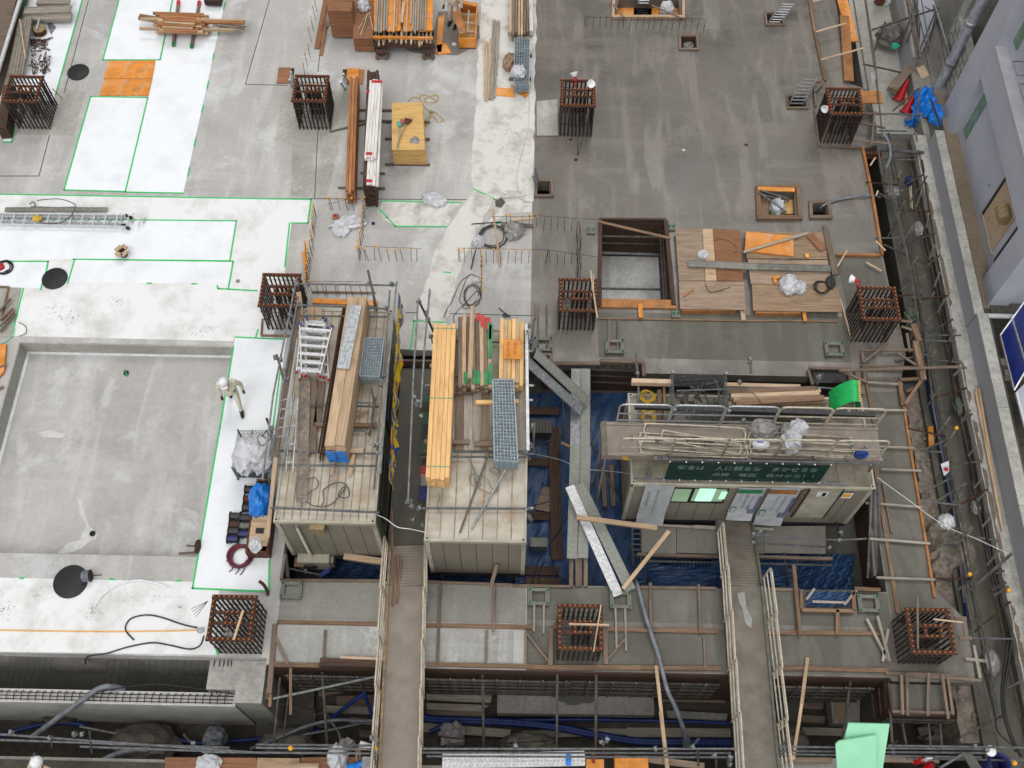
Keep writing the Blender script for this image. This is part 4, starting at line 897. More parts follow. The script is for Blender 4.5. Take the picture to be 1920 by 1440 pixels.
ladder('white-runged ladder going down the orange-lined opening',P(1203,30,-1.7),P(1208,-6,.7),.38,8,mat='alu_w',side=(1,0,0))
c0,c1=P(1156,2,-.3),P(1276,30,-.3)
tag(MB().prism([tuple(P(u,v,-.35))[:2] for u,v in ((1154,2),(1188,2),(1188,31),(1154,31))],-.36,-.33).build('form_board',M['orange'],loc=P(1170,15,-.35)),'orange panel lining the west half of the far framed opening','form board')
tag(MB().prism([tuple(P(u,v,-.35))[:2] for u,v in ((1222,2),(1276,2),(1276,31),(1222,31))],-.36,-.33).build('form_board',M['orange'],loc=P(1250,15,-.35)),'orange panel lining the east half of the far framed opening','form board')
bag(1250,24,-.33,(.4,.45,.4),'white plastic bag in the orange-lined opening',seed=31)
planks([(1222,10,.12,1278,34,.12,.05,.04),(1150,8,.12,1170,34,.12,.05,.04)],'brace batten across a corner of the orange-lined opening','corner braces of the orange-lined opening','wood_old')
bag(1290,88,-.4,(.35,.3,.2),'grey sacking inside the small far opening','bag_grey',seed=32)
tag(MB().prism([tuple(P(u,v,-.3))[:2] for u,v in ((1470,380),(1490,374),(1491,402),(1472,402))],-.3,-.26).build('form_board',M['ply'],loc=P(1480,390,-.3)),'yellow plywood offcut in the large framed opening','plywood')
tag(MB().prism([tuple(P(u,v,-.3))[:2] for u,v in ((1426,366),(1445,366),(1440,405),(1426,405))],-.3,-.27).build('form_board',M['ply_old'],loc=P(1432,390,-.3)),'old plywood offcut in the west side of the large framed opening','plywood')
tag(MB().prism([tuple(P(u,v,-.32))[:2] for u,v in ((1424,360),(1492,360),(1492,406),(1424,406))],-.36,-.33).build('form_board',M['orange_dk'],loc=P(1450,390,-.32)),'orange board at the bottom of the large framed opening','form board')
bag(1456,392,-.25,(.38,.5,.35),'silver-white bag in the large framed opening','bag',seed=33)
coil('green net bundle in the large framed opening',P(1456,402,-.2),.15,4,'green_clamp',.012,name='net_bundle',cat='net',seed=3)
pipes([(1424,356,.15,1478,372,.1),(1426,364,.1,1480,378,.05),(1422,360,.16,1475,398,.1)],'grey pipe laid across the large framed opening','pipes across the large opening')
planks([(1421,354,.14,1490,356,.14,.14,.05)],'orange batten along the back of the large framed opening',None,'orange')
cable('hose',[P(1531,402,-.6),P(1540,388,.05),P(1560,378,.06),P(1590,371,.05),P(1632,366,.08),P(1650,370,-.2)],.035,M['hose_grey'],'grey corrugated hose running from the small opening to the right slab edge','hose')
for i,(u,v) in enumerate(((1070,262),(1399,272),(1282,282),(1080,300))): bag(u,v,0,(.1,.08,.04),['dark speck of debris in front of the third far cage','reddish debris lump in the middle of the dark slab','white mortar speck on the dark slab','small bracket debris south of the third far cage'][i],['rust','rust_red','bag','rust'][i],seed=i,sub=2,name='debris',cat='debris')
pipes([(1082,190,1.3,1083,290,.02,.014)],'thin stay pole leaning down from the third far rebar cage',mat='galv')
pipes([(1108,205,1.1,1083,292,.02,.01)],'thin diagonal stay leaning down from the third far rebar cage',mat='galv_dk')
# ---------------------------------------------------------------- tank
t=thing('tank_shoring','timber and pipe shoring inside the open square tank','shoring',(3.3,17.5,-2))
m=MB(); n=12
for i in range(n): m.box((2.3+.0833+i*.1667,18.955,-1.0),(.16,.03,2.0))
for i in range(18): m.box((4.285,16.05+i*.166,-1.0),(.03,.158,2.0)); m.box((2.315,16.05+i*.166,-1.0),(.03,.158,2.0))
m.build('sheathing',M['wood_dk'],t)
for z,ys in ((-.35,18.6),(-.9,18.75),(-1.4,18.72)): pipe('waler',(2.35,ys,z),(4.25,ys,z),.03,M['galv_dk'],t)
pipe('strut',P(1128,474,-.7),P(1247,478,-.7),.04,M['galv'],t); pipe('strut',P(1128,541,-.7),P(1250,543,-.7),.035,M['galv'],t)
for x in (4.12,4.2): pipe('waler',(x,16.1,-.3),(x,18.9,-.3),.03,M['galv_dk'],t)
o=MB().box((3.3,16.02,.02),(2.2,.28,.09)).build('form_board',M['orange_dk'],loc=(3.3,16.0,0)); tag(o,'long orange board along the front rim of the open tank','form board')
planks([(1200,570,.1,1202,596,.1,.13,.04)],'short orange board standing out from the front rim of the tank',None,'orange',name='form_board',cat='form board')
planks([(1124,575,.06,1126,412,.06,.1,.1),(1248,414,.06,1263,572,.06,.12,.1)],'long rusty timber along a side rim of the tank','side rim timbers of the tank','wood_dk')
planks([(1124,411,.06,1248,412,.06,.06,.08)],'dark timber along the back rim of the tank',None,'wood_dk')
planks([(1121,415,.14,1258,447,.14,.08,.04)],'diagonal brown batten across the back corner of the tank',None,'wood_red')
planks([(1122,597,.03,1440,602,.03,.045,.03),(1440,601,.03,1572,603,.03,.045,.03)],'thin pinkish batten along the slab in front of the tank','thin battens in front of the tank','wood_red')
cable('sling_chain',[P(1153,466,-1.9),P(1180,505,-1.9),P(1180,515,-1.9)],.008,M['cord_olive'],'thin chain lying on the tank floor, far leg','chain')
cable('sling_chain',[P(1141,575,-1.98),P(1183,520,-1.98),P(1222,575,-1.98)],.008,M['rust'],'thin chain lying on the tank floor in a V','chain')
# ---------------------------------------------------------------- covered openings east of the tank
def cover(label,pts,z,th,mat,name='cover_board',cat='cover board'):
 c=[P(u,v,z) for u,v in pts]; o=MB().prism([(a.x,a.y) for a in c],z-th,z).build(name,M[mat],loc=c[0]); return tag(o,label,cat)
cover('old plywood cover, western sheet at the back of the boards east of the tank',((1266,429),(1316,429),(1322,526),(1273,526)),.2,.03,'ply_pale')
cover('narrow plank between the two back sheets of the boards east of the tank',((1317,429),(1336,429),(1344,526),(1323,526)),.203,.03,'wood')
cover('reddish plywood cover, eastern sheet at the back of the boards east of the tank',((1337,429),(1387,432),(1394,527),(1345,526)),.2,.03,'ply_brown')
cover('yellowish plywood sheet at the front of the boards east of the tank',((1273,527),(1395,528),(1399,581),(1275,579)),.205,.03,'ply_pale')
o=MB().bar(P(1277,584,.08),P(1378,584,.08),.06,.16).build('timber',M['orange_dk'],loc=P(1277,584,0)); tag(o,'weathered orange timber edge under the western cover boards','timber')
planks([(1391,580,.06,1394,601,.06,.12,.08)],'short pale timber at the front corner of the western cover boards',None,'wood_pale')
cover('old plywood cover, back sheet of the eastern boards',((1397,433),(1545,436),(1552,486),(1400,484)),.2,.03,'ply_old')
cover('wide plywood cover, middle sheet of the eastern boards',((1402,486),(1552,488),(1560,535),(1408,532)),.202,.03,'ply_pale')
cover('reddish old plywood cover, front sheet of the eastern boards',((1410,533),(1572,536),(1579,585),(1412,582)),.2,.03,'ply_old')
o=MB().bar(P(1415,588,.08),P(1500,589,.08),.06,.16).build('timber',M['orange_dk'],loc=P(1415,588,0)); tag(o,'weathered orange timber edge under the eastern cover boards','timber')
planks([(1507,583,.1,1510,602,.08,.1,.05)],'short orange board standing out from the eastern cover boards',None,'orange',name='form_board',cat='form board')
cover('bright orange panel on the eastern cover boards',((1399,434),(1488,442),(1488,480),(1396,470)),.26,.05,'orange',name='form_board',cat='form board')
planks([(1394,473,.3,1515,437,.3,.07,.04)],'pale batten lying diagonally over the orange panel on the cover boards',None,'wood_grey')
planks([(1518,440,.25,1544,468,.25,.22,.03)],'short reddish board on the eastern cover boards',None,'ply_brown')
planks([(1547,424,.24,1566,515,.24,.17,.05)],'brown plank along the right side of the eastern cover boards',None,'wood_old')
planks([(1566,505,.22,1571,515,.22,.1,.03)],'red-stained board end on the eastern cover boards',None,'rust_red',name='board',cat='board')
deckpl(P(1291,494,.27),P(1420,500,.27),.22,'conc','long grey-green plank bridging both cover boards, western half')
deckpl(P(1421,500,.29),P(1557,504,.29),.22,'plate','long grey-green plank bridging both cover boards, eastern half')
bag(1318,478,.2,(.3,.26,.12),'small white bag on the western cover boards',seed=41)
bag(1478,537,.2,(.45,.55,.3),'white bag lying on the eastern cover boards, larger of two',seed=42)
bag(1499,541,.2,(.32,.35,.22),'white bag lying on the eastern cover boards, smaller of two',seed=43)
coil('tangled dark cable beside the white bags on the cover boards',P(1540,540,.2),.2,4,'cord_black',.012,z=.01,seed=8)
bag(1556,532,.2,(.22,.35,.2),'dark tool pouch at the right edge of the cover boards','darkgrey',seed=44,name='tool_pouch',cat='pouch')
cable('cord',[P(u,v,.23) for u,v in ((1342,450),(1348,446),(1358,447),(1368,450),(1378,458),(1382,466),(1376,472))],.016,M['orange_dk'],'orange and blue strap curved on the western cover boards','strap')
cable('cord',[P(u,v,.23) for u,v in ((1322,530),(1333,548),(1370,538))],.008,M['cord_black'],'thin bent dark bar on the front western sheet','bar')
planks([(1282,556,.23,1300,543,.23,.05,.03)],'short orange stick on the front western sheet',None,'orange_dk',name='stick',cat='stick')
t=thing('spray_gun','yellow-handled long lance tool on the eastern cover boards','lance tool',tuple(P(1500,482,.25)))
pipe('lance',P(1440,490,.26),P(1510,481,.26),.01,M['alu'],t,6); MB().box(P(1513,480,.27),(.09,.12,.06)).build('grip',M['cap_yellow'],t)
t=thing('power_drill','orange power tool beside the white bags on the cover boards','power tool',tuple(P(1455,522,.22)))
MB().box(P(1455,521,.27),(.2,.08,.09),rz=.2).box(P(1453,527,.26),(.07,.14,.07),rz=.2).build('tool_body',M['orange'],t); MB().tube(P(1462,520,.27),P(1490,527,.27),.012,6).build('bit',M['galv_dk'],t)
# ================================================================ SITE CABINS
def PXp(u,v,X0):
 d=_r*((u-960)/F_)-_u*((v-720)/F_)+_f; t=X0/d.x; return Vector((X0,d.y*t,CAMZ+d.z*t))
def PYp(u,v,Y0):
 d=_r*((u-960)/F_)-_u*((v-720)/F_)+_f; t=Y0/d.y; return Vector((d.x*t,Y0,CAMZ+d.z*t))
def cabin(label,x0,x1,y0,y1,z0,z1,ribs,sidemat='cabin',along='Y',npan=6):
 t=thing('site_cabin',label,'site cabin',((x0+x1)/2,(y0+y1)/2,z0)); cx=(x0+x1)/2; cy=(y0+y1)/2
 h=z1-z0-.12
 MB().box((cx,y0+.03,z0+h/2),(x1-x0,.06,h)).build('front_wall',M['cabin'],t)
 MB().box((cx,y1-.03,z0+h/2),(x1-x0,.06,h)).build('back_wall',M['cabin'],t)
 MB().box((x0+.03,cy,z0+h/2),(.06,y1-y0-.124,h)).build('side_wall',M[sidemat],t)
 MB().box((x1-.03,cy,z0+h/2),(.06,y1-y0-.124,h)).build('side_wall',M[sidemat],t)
 m=MB()
 for i in range(1,npan): m.box((x0+(x1-x0)*i/npan,y0-.001,z0+h/2),(.012,.006,h-.1))
 m.build('panel_joints',M['darkgrey'],t)
 m=MB(); nn=int((y1-y0)/.45)
 for i in range(1,nn): 
  for x in (x0-.001,x1+.001): m.box((x,y0+(y1-y0)*i/nn,z0+h/2),(.006,.012,h-.1))
 m.build('panel_joints',M['darkgrey'],t)
 for x in (x0+.03,x1-.03):
  for y in (y0+.03,y1-.03): MB().box((x,y,z0+h/2),(.10,.10,h+.01)).build('corner_post',M['cabin_trim'],t)
 m=MB(); m.box((cx,cy,z0-.12),(x1-x0,y1-y0,.24)); m.build('floor_frame',M['darkgrey'],t)
 for x in (x0+.2,x1-.2):
  for y in (y0+.2,y1-.2): pipe('leg',(x,y,-1.6),(x,y,z0-.24),.05,M['galv_dk'],t)
 r=MB().box((cx,cy,z1-.08),(x1-x0+.04,y1-y0+.06,.12)).build('roof',M['cabin_roof'],t)
 rim=MB()
 for x in (x0-.0,x1+.0): rim.box((x,cy,z1-.04),(.05,y1-y0+.08,.12))
 for y in (y0-.01,y1+.01): rim.box((cx,y,z1-.045),(x1-x0+.06,.06,.11))
 rim.build('rim',M['cabin_trim'],r).location=Vector((0,0,0))
 m=MB()
 if along=='Y':
  for i in range(1,ribs): m.bar((x0+(x1-x0)*i/ribs,y0+.05,z1-.012),(x0+(x1-x0)*i/ribs,y1-.05,z1-.012),.014 if i%2 else .022,.02)
 else:
  for i in range(1,ribs): m.bar((x0+.05,y0+(y1-y0)*i/ribs,z1-.012),(x1-.05,y0+(y1-y0)*i/ribs,z1-.012),.018,.02)
 m.build('seam',M['bag_tan'],t)
 for x in (x0+.04,x1-.04):
  for y in (y0+.02,y1-.02): MB().box((x,y,z1+.0),(.1,.1,.07)).lathe((x,y,z1+.034),[(.001,0),(.025,0),(.025,.012),(.001,.012)],8,mi=1).build('corner_casting',[M['cabin_trim'],M['rust']],t)
 return t
C1=(-5.57,-3.25,8.65,14.4,-.4,2.0)
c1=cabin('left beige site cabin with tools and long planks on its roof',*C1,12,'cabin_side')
MB().box((PYp(606,1010,8.6).x,8.56,1.75),(.34,.16,.34)).build('vent_hood',M['rope_tan'],c1)
pipe('drain_pipe',(-5.1,8.6,-.3),(-5.1,8.6,1.75),.04,M['cabin_trim'],c1)
m=MB(); m.box((-3.215,9.9,.9),(.02,1.4,.9)); m.box((-3.21,11.9,.7),(.02,.85,1.7)); m.build('window',M['darkgrey'],c1)
C2=(-2.05,.25,8.27,13.9,-.4,2.0)
c2=cabin('middle beige site cabin loaded with timber bundles and a mesh crate',*C2,7,'cabin')
M['olive_floor']=simple('olive_floor','5E5C4E','4A483E',1.2,.6,dirt=.5,bump=.05,dirtc=(.07,.05,.03))
t=thing('corridor_deck','dark olive deck between the two left site cabins','deck',(-2.65,11.4,-.45))
MB().box((-2.65,11.42,-.46),(1.12,5.3,.08)).build('deck_board',M['olive_floor'],t)
MB().box((-2.65,14.2,-.5),(1.1,.06,.6)).build('back_step',M['wood_old'],t)
m=MB().box((-2.55,14.25,-1.0),(1.0,.3,.06)); m.build('lower_step',M['darkgrey'],t)
c=P(592,1056,-.75); t=thing('air_conditioner','beige outdoor air conditioner unit in front of the left site cabin','air conditioner',tuple(c))
MB().box((c.x,c.y+.05,-.62),(.8,.34,.55)).build('casing',M['cabin_trim'],t)
MB().lathe((c.x-.12,c.y-.125,-.62),[(.001,0),(.2,0),(.2,.008),(.001,.01)],24,axis=(0,-1,0)).build('fan_grille',M['galv_dk'],t)
MB().box((c.x+.44,c.y+.05,-.65),(.09,.25,.35)).build('valve_cover',M['bag_grey'],t)
for x in (-.27,.27): MB().box((c.x+x,c.y+.0,-.95),(.06,.4,.1)).build('foot',M['white'],t)
for x in (-.27,.27): MB().box((c.x+x,c.y+.0,-1.3),(.05,.05,.6)).build('stand_leg',M['galv_dk'],t)
planks([(645,1043,-.3,716,1053,-.3,.16,.1)],'weathered timber lying against the left site cabin above the dark pit','','wood')
planks([(552,1054,-.5,570,1054,-.5,.25,.05)],'short brown board behind the air conditioner',None,'wood_red')
pipes([(538,1065,-.6,600,1078,-.6),(535,1040,-.3,540,1086,-.3,.05)],'grey pipe in the pit beside the air conditioner','pipes in the pit near the air conditioner')
o=MB().box(tuple(P(608,1075,-.7)),(.3,.12,.08),rz=.6).build('bracket',M['bluepaint'],loc=P(608,1075,-.7)); tag(o,'blue painted bracket below the air conditioner','bracket')
# ---- on the left cabin roof (z 2.0)
def trap_ladder(label,c4,z,n,group=None,ft=('bluepaint','red')):
 a,b,c_,d=[P(u,v,z) for u,v in c4]; t=thing('step_ladder',label,'step ladder',tuple(d),group)
 for p,q in ((a,d),(b,c_)):
  MB().bar(p,q,.03,.075).build('rail',M['alu_w'],t); e=(q-p).normalized()*.04
  MB().bar(p-e,p+e,.045,.09).build('foot',M[ft[0]],t); MB().bar(q-e*.5,q+e*.5,.045,.09).build('foot',M[ft[1]],t)
 for i in range(n):
  s=(i+.5)/n; MB().bar(a.lerp(d,s),b.lerp(c_,s),.07,.025).build('step',M['alu_w'],t)
 return t
for i,(c4,z,n) in enumerate(((((568,598),(612,600),(616,712),(562,712)),2.08,6),(((573,594),(606,597),(606,708),(572,706)),2.2,7),(((576,600),(610,603),(600,706),(574,704)),2.32,7),(((565,612),(614,616),(596,700),(556,698)),2.42,6),(((562,608),(623,613),(600,705),(566,703)),2.55,6))):
 trap_ladder('folded aluminium step ladder, number '+['lowest','second lowest','middle','second highest','topmost'][i]+' in the pile on the left cabin roof' if False else ['lowest folded aluminium step ladder in the pile on the left cabin roof','second lowest folded step ladder in the pile on the left cabin roof','middle folded step ladder in the pile on the left cabin roof','skewed folded step ladder second from the top of the roof pile','topmost wide folded step ladder with blue feet on the left cabin roof'][i],c4,z,n,'step ladders on the left cabin roof')
rr=random.Random(15)
for i in range(12):
 o=pipe('steel_rod',P(643+i*1.1,572+rr.uniform(-5,5),2.1+.05*(i%3)),P(596+i*1.0,858+rr.uniform(-10,8),2.1+.05*(i%3)),.012,M['rust' if i%3 else 'rebar'],n=6); tag(o,'thin dark steel rod in the bundle beside the long planks','rod','rods beside the long planks')
pA,pB=P(670,556,2.9),P(627,835,2.9)
stack(pA,pB,2.08,2,7,.235,.1,['wood','wood_pale'],'long thick plank on the left cabin roof','long planks on the left cabin roof',name='scaffold_board',cat='plank',gap=.01,jit=.06,seed=4)
stack(pA.lerp(pB,.0)+Vector((.0,.0,0)),pB,2.08+7*.102,2,1,.235,.1,'wood','topmost long plank on the left cabin roof','topmost long planks on the left cabin roof',name='scaffold_board',cat='plank',gap=.01,jit=.02,seed=6)
d=(pB-pA).normalized()
for i in range(6):
 for k,s in ((0,-.12),(1,.12)):
  pass
m=MB(); 
for k in range(6):
 for s in (-.122,.122):
  q=Vector((pB.x,pB.y,0))+Vector((0,0,2.13+k*.102))+Vector((s,s*0,0)); dd=Vector((d.x,d.y,0)).normalized(); m.box(q+dd*(.065),(.225,.012,.09),rz=math.atan2(dd.y,dd.x)+pi/2)
o=m.build('painted_ends',M['tarp_lt'],loc=(pB.x,pB.y,2.1)); tag(o,'blue painted end faces of the long plank stack','painted ends')
deckpl(P(667,573,2.95),P(643,691,2.95),.3,'galv_lt','galvanised scaffold plank lying on top of the long planks')
deckpl(P(572,712,2.12),P(566,941,2.12),.27,'rubble','rust-speckled punched scaffold plank on the left cabin roof',holes=1,step=.1)
planks([(588,712,2.06,585,850,2.06,.2,.05),(604,716,2.06,594,800,2.06,.18,.05)],'weathered board beside the punched plank on the left cabin roof','weathered boards on the left cabin roof','wood_old')
meshpanel('blue-grey wire mesh on the left cabin roof',((684,633),(720,635),(711,706),(674,705)),2.5,'mesh stack on the left cabin roof',8,13,r=.006,n=6,dz=.06)
planks([(560,548,2.3,566,600,2.2,.12,.05),(584,575,2.1,584,605,2.1,.18,.04),(597,577,2.1,596,603,2.1,.2,.04)],'short brown board behind the step ladders on the left cabin roof','short boards behind the step ladders','wood')
ladder('blue-grey steel ladder lying along the west edge of the left cabin roof',P(520,862,2.35),P(540,740,2.9),.32,7,mat='galv',side=(1,.2,.1),feet=False)
ladder('short blue-topped ladder lying beside the punched plank on the left cabin roof',P(543,884,2.1),P(553,748,2.5),.16,4,mat='galv_lt',side=(1,.1,0),feet=False)
planks([(590,797,2.09,712,798,2.09,.1,.1)],'reddish bearer crossing the left cabin roof under the long planks',None,'wood_red')
planks([(602,845,2.09,682,846,2.09,.12,.1)],'pinkish bearer crossing under the near end of the long planks',None,'wood_pale')
planks([(626,862,2.06,622,890,2.06,.09,.04),(664,850,2.06,656,892,2.06,.09,.04)],'pointed wooden stake on the left cabin roof near the blue plank ends','pointed stakes on the left cabin roof','wood')
planks([(661,779,2.1,689,770,2.1,.05,.04)],'short thin batten east of the long planks on the left cabin roof',None,'wood')
pipes([(580,760,2.15,620,761,2.15),(662,761,2.15,712,763,2.15),(660,754,2.3,700,756,2.3),(655,806,2.1,690,808,2.1)],'galvanised pipe crossing the left cabin roof beside the planks','pipes crossing the left cabin roof','galv')
pipes([(522,845,2.1,706,851,2.1),(515,872,2.12,706,874,2.12)],'long pipe crossing the near part of the left cabin roof','long crossing pipes of the left cabin roof')
pipes([(507,952,2.12,711,961,2.12,.028)],'grey pipe along the near edge of the left cabin roof')
pipes([(704,745,2.4,693,818,2.2,.03)],'steel prop lying lengthwise on the east side of the left cabin roof',mat='galv_dk')
pipes([(709,833,2.5,701,918,2.1)],'pipe with a bright tip lying by the near east corner of the left cabin roof')
cable('wire_rope',[P(u,v,2.06) for u,v in ((573,905),(580,898),(590,896),(597,905),(593,915),(580,923),(572,932))],.011,M['cord_olive'],'wire rope loop beside the punched plank on the left cabin roof','wire rope')
cable('wire_rope',[P(u,v,2.07) for u,v in ((605,920),(616,911),(632,905),(645,907),(654,918),(654,930),(645,934),(634,928),(641,916),(647,913),(645,918),(634,932),(622,945),(605,950),(586,948),(574,941))],.014,M['cord_olive'],'long wire rope loop on the near part of the left cabin roof','wire rope')
cable('wire_rope',[P(u,v,2.07) for u,v in ((605,919),(607,930),(607,940),(602,948))],.012,M['cord_olive'],'wire rope end by the long loop on the left cabin roof','wire rope')
pipes([(557,532,3.0,742,535,3.0),(560,572,2.6,728,579,2.6),(558,592,2.3,727,594,2.3)],'horizontal rail behind the left cabin roof','rails behind the left cabin roof')
pipes([(556,522,3.0,512,742,3.0),(512,742,3.0,492,900,3.0),(559,556,2.6,528,740,2.6),(528,740,2.6,508,862,2.6)],'lengthwise rail along the west side of the left cabin roof','west rails of the left cabin roof')
pipes([(744,528,3.0,728,690,3.0),(728,690,3.0,713,888,3.0),(731,545,2.6,716,730,2.6),(716,730,2.6,706,850,2.6)],'lengthwise rail along the east side of the left cabin roof','east rails of the left cabin roof')
pipes([(707,582,2.0,690,508,4.0),(704,580,2.0,698,540,3.1)],'dark standing pole behind the left cabin roof','poles behind the left cabin roof','galv_dk',r=.03)
pipes([(526,690,2.0,519,666,2.9),(532,714,2.0,526,690,2.6),(510,812,2.0,500,785,3.0),(702,755,2.0,696,728,2.9),(552,530,2.6,560,560,2.0)],'short standing pole at the side of the left cabin roof','short poles at the side of the left cabin roof','galv_dk',r=.03)
planks([(561,575,2.5,534,745,2.5,.1,.06),(534,745,2.5,517,860,2.5,.1,.06)],'brown plank along the west rail of the left cabin roof','brown planks on the west rail','wood_old')
planks([(517,858,2.6,502,1006,.9,.1,.04)],'long pale plank leaning down past the west corner of the left cabin',None,'wood_pale')
def coupler(lst,label,group):
 pr=None
 for (u,v,z) in lst:
  if pr is None:
   m=MB(); m.tube((-.045,0,0),(.045,0,0),.04,8); m.tube((0,-.045,.05),(0,.045,.05),.04,8); m.tube((.05,.03,-.02),(.05,.03,.07),.012,6); o=pr=m.build('pipe_coupler',M['galv'],loc=(0,0,0))
  else: o=pr.copy(); COL.objects.link(o)
  o.location=P(u,v,z); o.rotation_euler=(R.uniform(-.5,.5),R.uniform(-.5,.5),R.uniform(0,3)); tag(o,label,'coupler',group)
coupler([(557,533,3.0),(736,534,3.0),(560,572,2.6),(545,592,3.0),(526,676,3.0),(534,695,2.5),(540,712,2.5),(517,672,3.0),(725,580,2.6),(718,705,2.7),(714,722,2.7),(717,716,2.9),(708,834,2.7),(708,850,2.6),(696,760,2.3),(690,812,2.2),(510,805,2.7),(702,835,2.6),(692,534,3.0)],'grey pipe coupler on the rails round the left cabin roof','couplers round the left cabin roof')
def banner_mat():
 t=NT('yellow_blue_banner'); v=t.coord((1,1,1)); a=t.noise(v,2.3,2,.5,1.2); 
 col=t.ramp(a,[(.0,srgb('E9C51E')),(.5,srgb('E9C51E')),(.51,srgb('1C55A8')),(.63,srgb('1C55A8')),(.64,srgb('E9C51E'))],'CONSTANT')
 b=t.noise(v,3.1,1,.5,.6); k=t.ramp(b,[(.66,G(0)),(.67,G(1))]); col=t.mix(k,col,srgb('D8401C'))
 t.l(col,t.b.inputs["Base Color"]); t.b.inputs["Roughness"].default_value=.5; return t.mat
M['banner']=banner_mat()
a,b=P(745,545,3.0),P(727,895,3.0); m=MB(); N=120; K=8; vs=[]
for i in range(N+1):
 p=a.lerp(b,i/N); 
 for j in range(K+1):
  z=-j*.105; wv=.022*sin(i*.45+j*.5)+.015*sin(i*.21)+.03*sin(j*1.1+i*.13)*(j/K)
  vs.append(p+Vector((.02+.006*j+wv*(.3+j/K),0,z-.04*abs(sin(i*.13)))))
m.add(vs,[(i*(K+1)+j,i*(K+1)+j+1,(i+1)*(K+1)+j+1,(i+1)*(K+1)+j) for i in range(N) for j in range(K)],0,True)
o=m.build('banner',M['banner'],loc=a); tag(o,'crumpled yellow and blue banner hanging along the east rail of the left cabin','banner')
for u,v,z in ((691,534,3),): pass
# ---- on the middle cabin roof
pA,pB=P(834,607,2.7),P(820,896,2.7)
stack(pA,pB,2.12,5,5,.107,.11,'wood_new','bright timber on the middle cabin','bright timber bundle on the middle cabin',gap=.003,jit=.05,seed=7)
for s in (.03,.5,.93):
 c=pA.lerp(pB,s); o=MB().box((c.x,c.y,2.69),(.56,.012,.008)).build('band',M['teal'],loc=c); tag(o,['teal band round the far end of the bright timber bundle','teal band round the middle of the bright timber bundle','teal band round the near end of the bright timber bundle'][int(s*2.2)],'band')
pA,pB=P(890,590,2.5),P(891,722,2.5)
stack(pA,pB,2.1,8,3,.1,.11,['wood_old','wood'],'brown timber with painted ends, middle cabin','brown middle bundle on the middle cabin',gap=.006,jit=.08,seed=8)
o=beam('timber',P(886,575,2.56),P(881,710,2.56),.11,.1,M['wood']); tag(o,'brown timber lying skewed on top of the middle bundle','timber')
m=MB()
for i,(u,v,l) in enumerate(((884,590,.22),(897,588,.2),(905,594,.28),(915,598,.3))):
 c=P(u,v+l*20,2.51); m.box((c.x,c.y,2.45),(.1,l*1.2,.006))
o=m.build('paint_mark',M['red'],loc=P(890,590,2.46)); tag(o,'red paint on the far ends of the brown middle bundle','paint mark')
m=MB()
for i,(u,v,l) in enumerate(((889,706,.5),(897,708,.45),(911,708,.5),(920,700,.7),(920,640,1.2),(873,708,.4),(918,620,.6))):
 c=P(u,v,2.46); m.box((c.x,c.y,2.4618),(.095,l*.8,.006))
o=m.build('paint_mark',M['green_clamp'],loc=P(890,706,2.46)); tag(o,'green paint on the near ends of the brown middle bundle','paint mark')
pA,pB=P(960,597,2.6),P(958,716,2.6)
stack(pA,pB,2.1,6,4,.095,.1,['wood_new','wood','ply'],'yellowish timber under the orange sheet','yellowish bundle under the orange sheet',gap=.005,jit=.06,seed=9)
def text_mesh(s,parent,mat,origin,xdir,ydir,wid,hgt,name='lettering',ext=.0):
 cu=bpy.data.curves.new('t','FONT'); cu.body=s; cu.size=1; cu.resolution_u=3; cu.offset=ext
 ob=bpy.data.objects.new('t',cu); COL.objects.link(ob); bpy.context.view_layer.update()
 me=bpy.data.meshes.new_from_object(ob); bpy.data.objects.remove(ob)
 xs=[v.co.x for v in me.vertices]; ys=[v.co.y for v in me.vertices]
 x0,x1,y0,y1=min(xs),max(xs),min(ys),max(ys); X=Vector(xdir).normalized(); Y=Vector(ydir).normalized(); off=world_off(parent)
 for v in me.vertices:
  v.co=Vector(origin)+X*((v.co.x-x0)/(x1-x0)*wid)+Y*((v.co.y-y0)/(y1-y0)*hgt)-off
 me.materials.clear(); me.name=name
 return link(name,me,M[mat],parent)
zc=2.63; t=thing('label_board','orange sheet with faint handwriting lying on the right timber bundle','label board',tuple(P(944,673,zc)))
c=[P(u,v,zc) for u,v in ((944,636),(977,636),(977,673),(944,672))]
MB().prism([(a.x,a.y) for a in c],zc-.015,zc).build('board',M['orange'],t)
M['ink']=simple('faint_ink','A66A22','8E5A1C',8,.7,bump=0)
text_mesh('型枠材',t,'ink',P(957,669,zc+.003),(0,1,0),(-1,0,0),.42,.11); text_mesh('返却用',t,'ink',P(969,665,zc+.003),(0,1,0),(-1,0,0),.34,.09)
meshpanel('long wire mesh on the middle cabin',((924,712),(963,712),(971,866),(927,863)),2.62,'long mesh stack on the middle cabin',7,24,r=.007,n=7,dz=.07)
for i,u in enumerate((862,878,894,910,926,942,958,974)):
 planks([(u,724,2.05,u-1+R.uniform(-.6,.6),845,2.05,.205,.04)],'pinkish weathered deck board laid lengthwise on the middle cabin roof','deck boards on the middle cabin roof','wood_grey' if i%3 else 'wood_old')
pipes([(800,735,2.12,885,737,2.12,.06)],'round pinkish log under the bright timber bundle',mat='wood_old',name='log',cat='log')
planks([(892,755,2.12,973,753,2.12,.1,.1)],'yellow bearer under the long mesh panels',None,'wood_new')
planks([(797,829,2.12,880,829,2.12,.12,.1)],'brown bearer under the near half of the bright timber',None,'wood_old')
planks([(890,833,2.12,930,832,2.12,.12,.1)],'brown bearer beside the near end of the long mesh panels',None,'wood_old')
planks([(806,686,2.14,812,686,2.14,.08,.08),(850,687,2.14,856,687,2.14,.08,.08)],'bearer end peeping out under the bright timber bundle','bearer ends under the bright timber','wood')
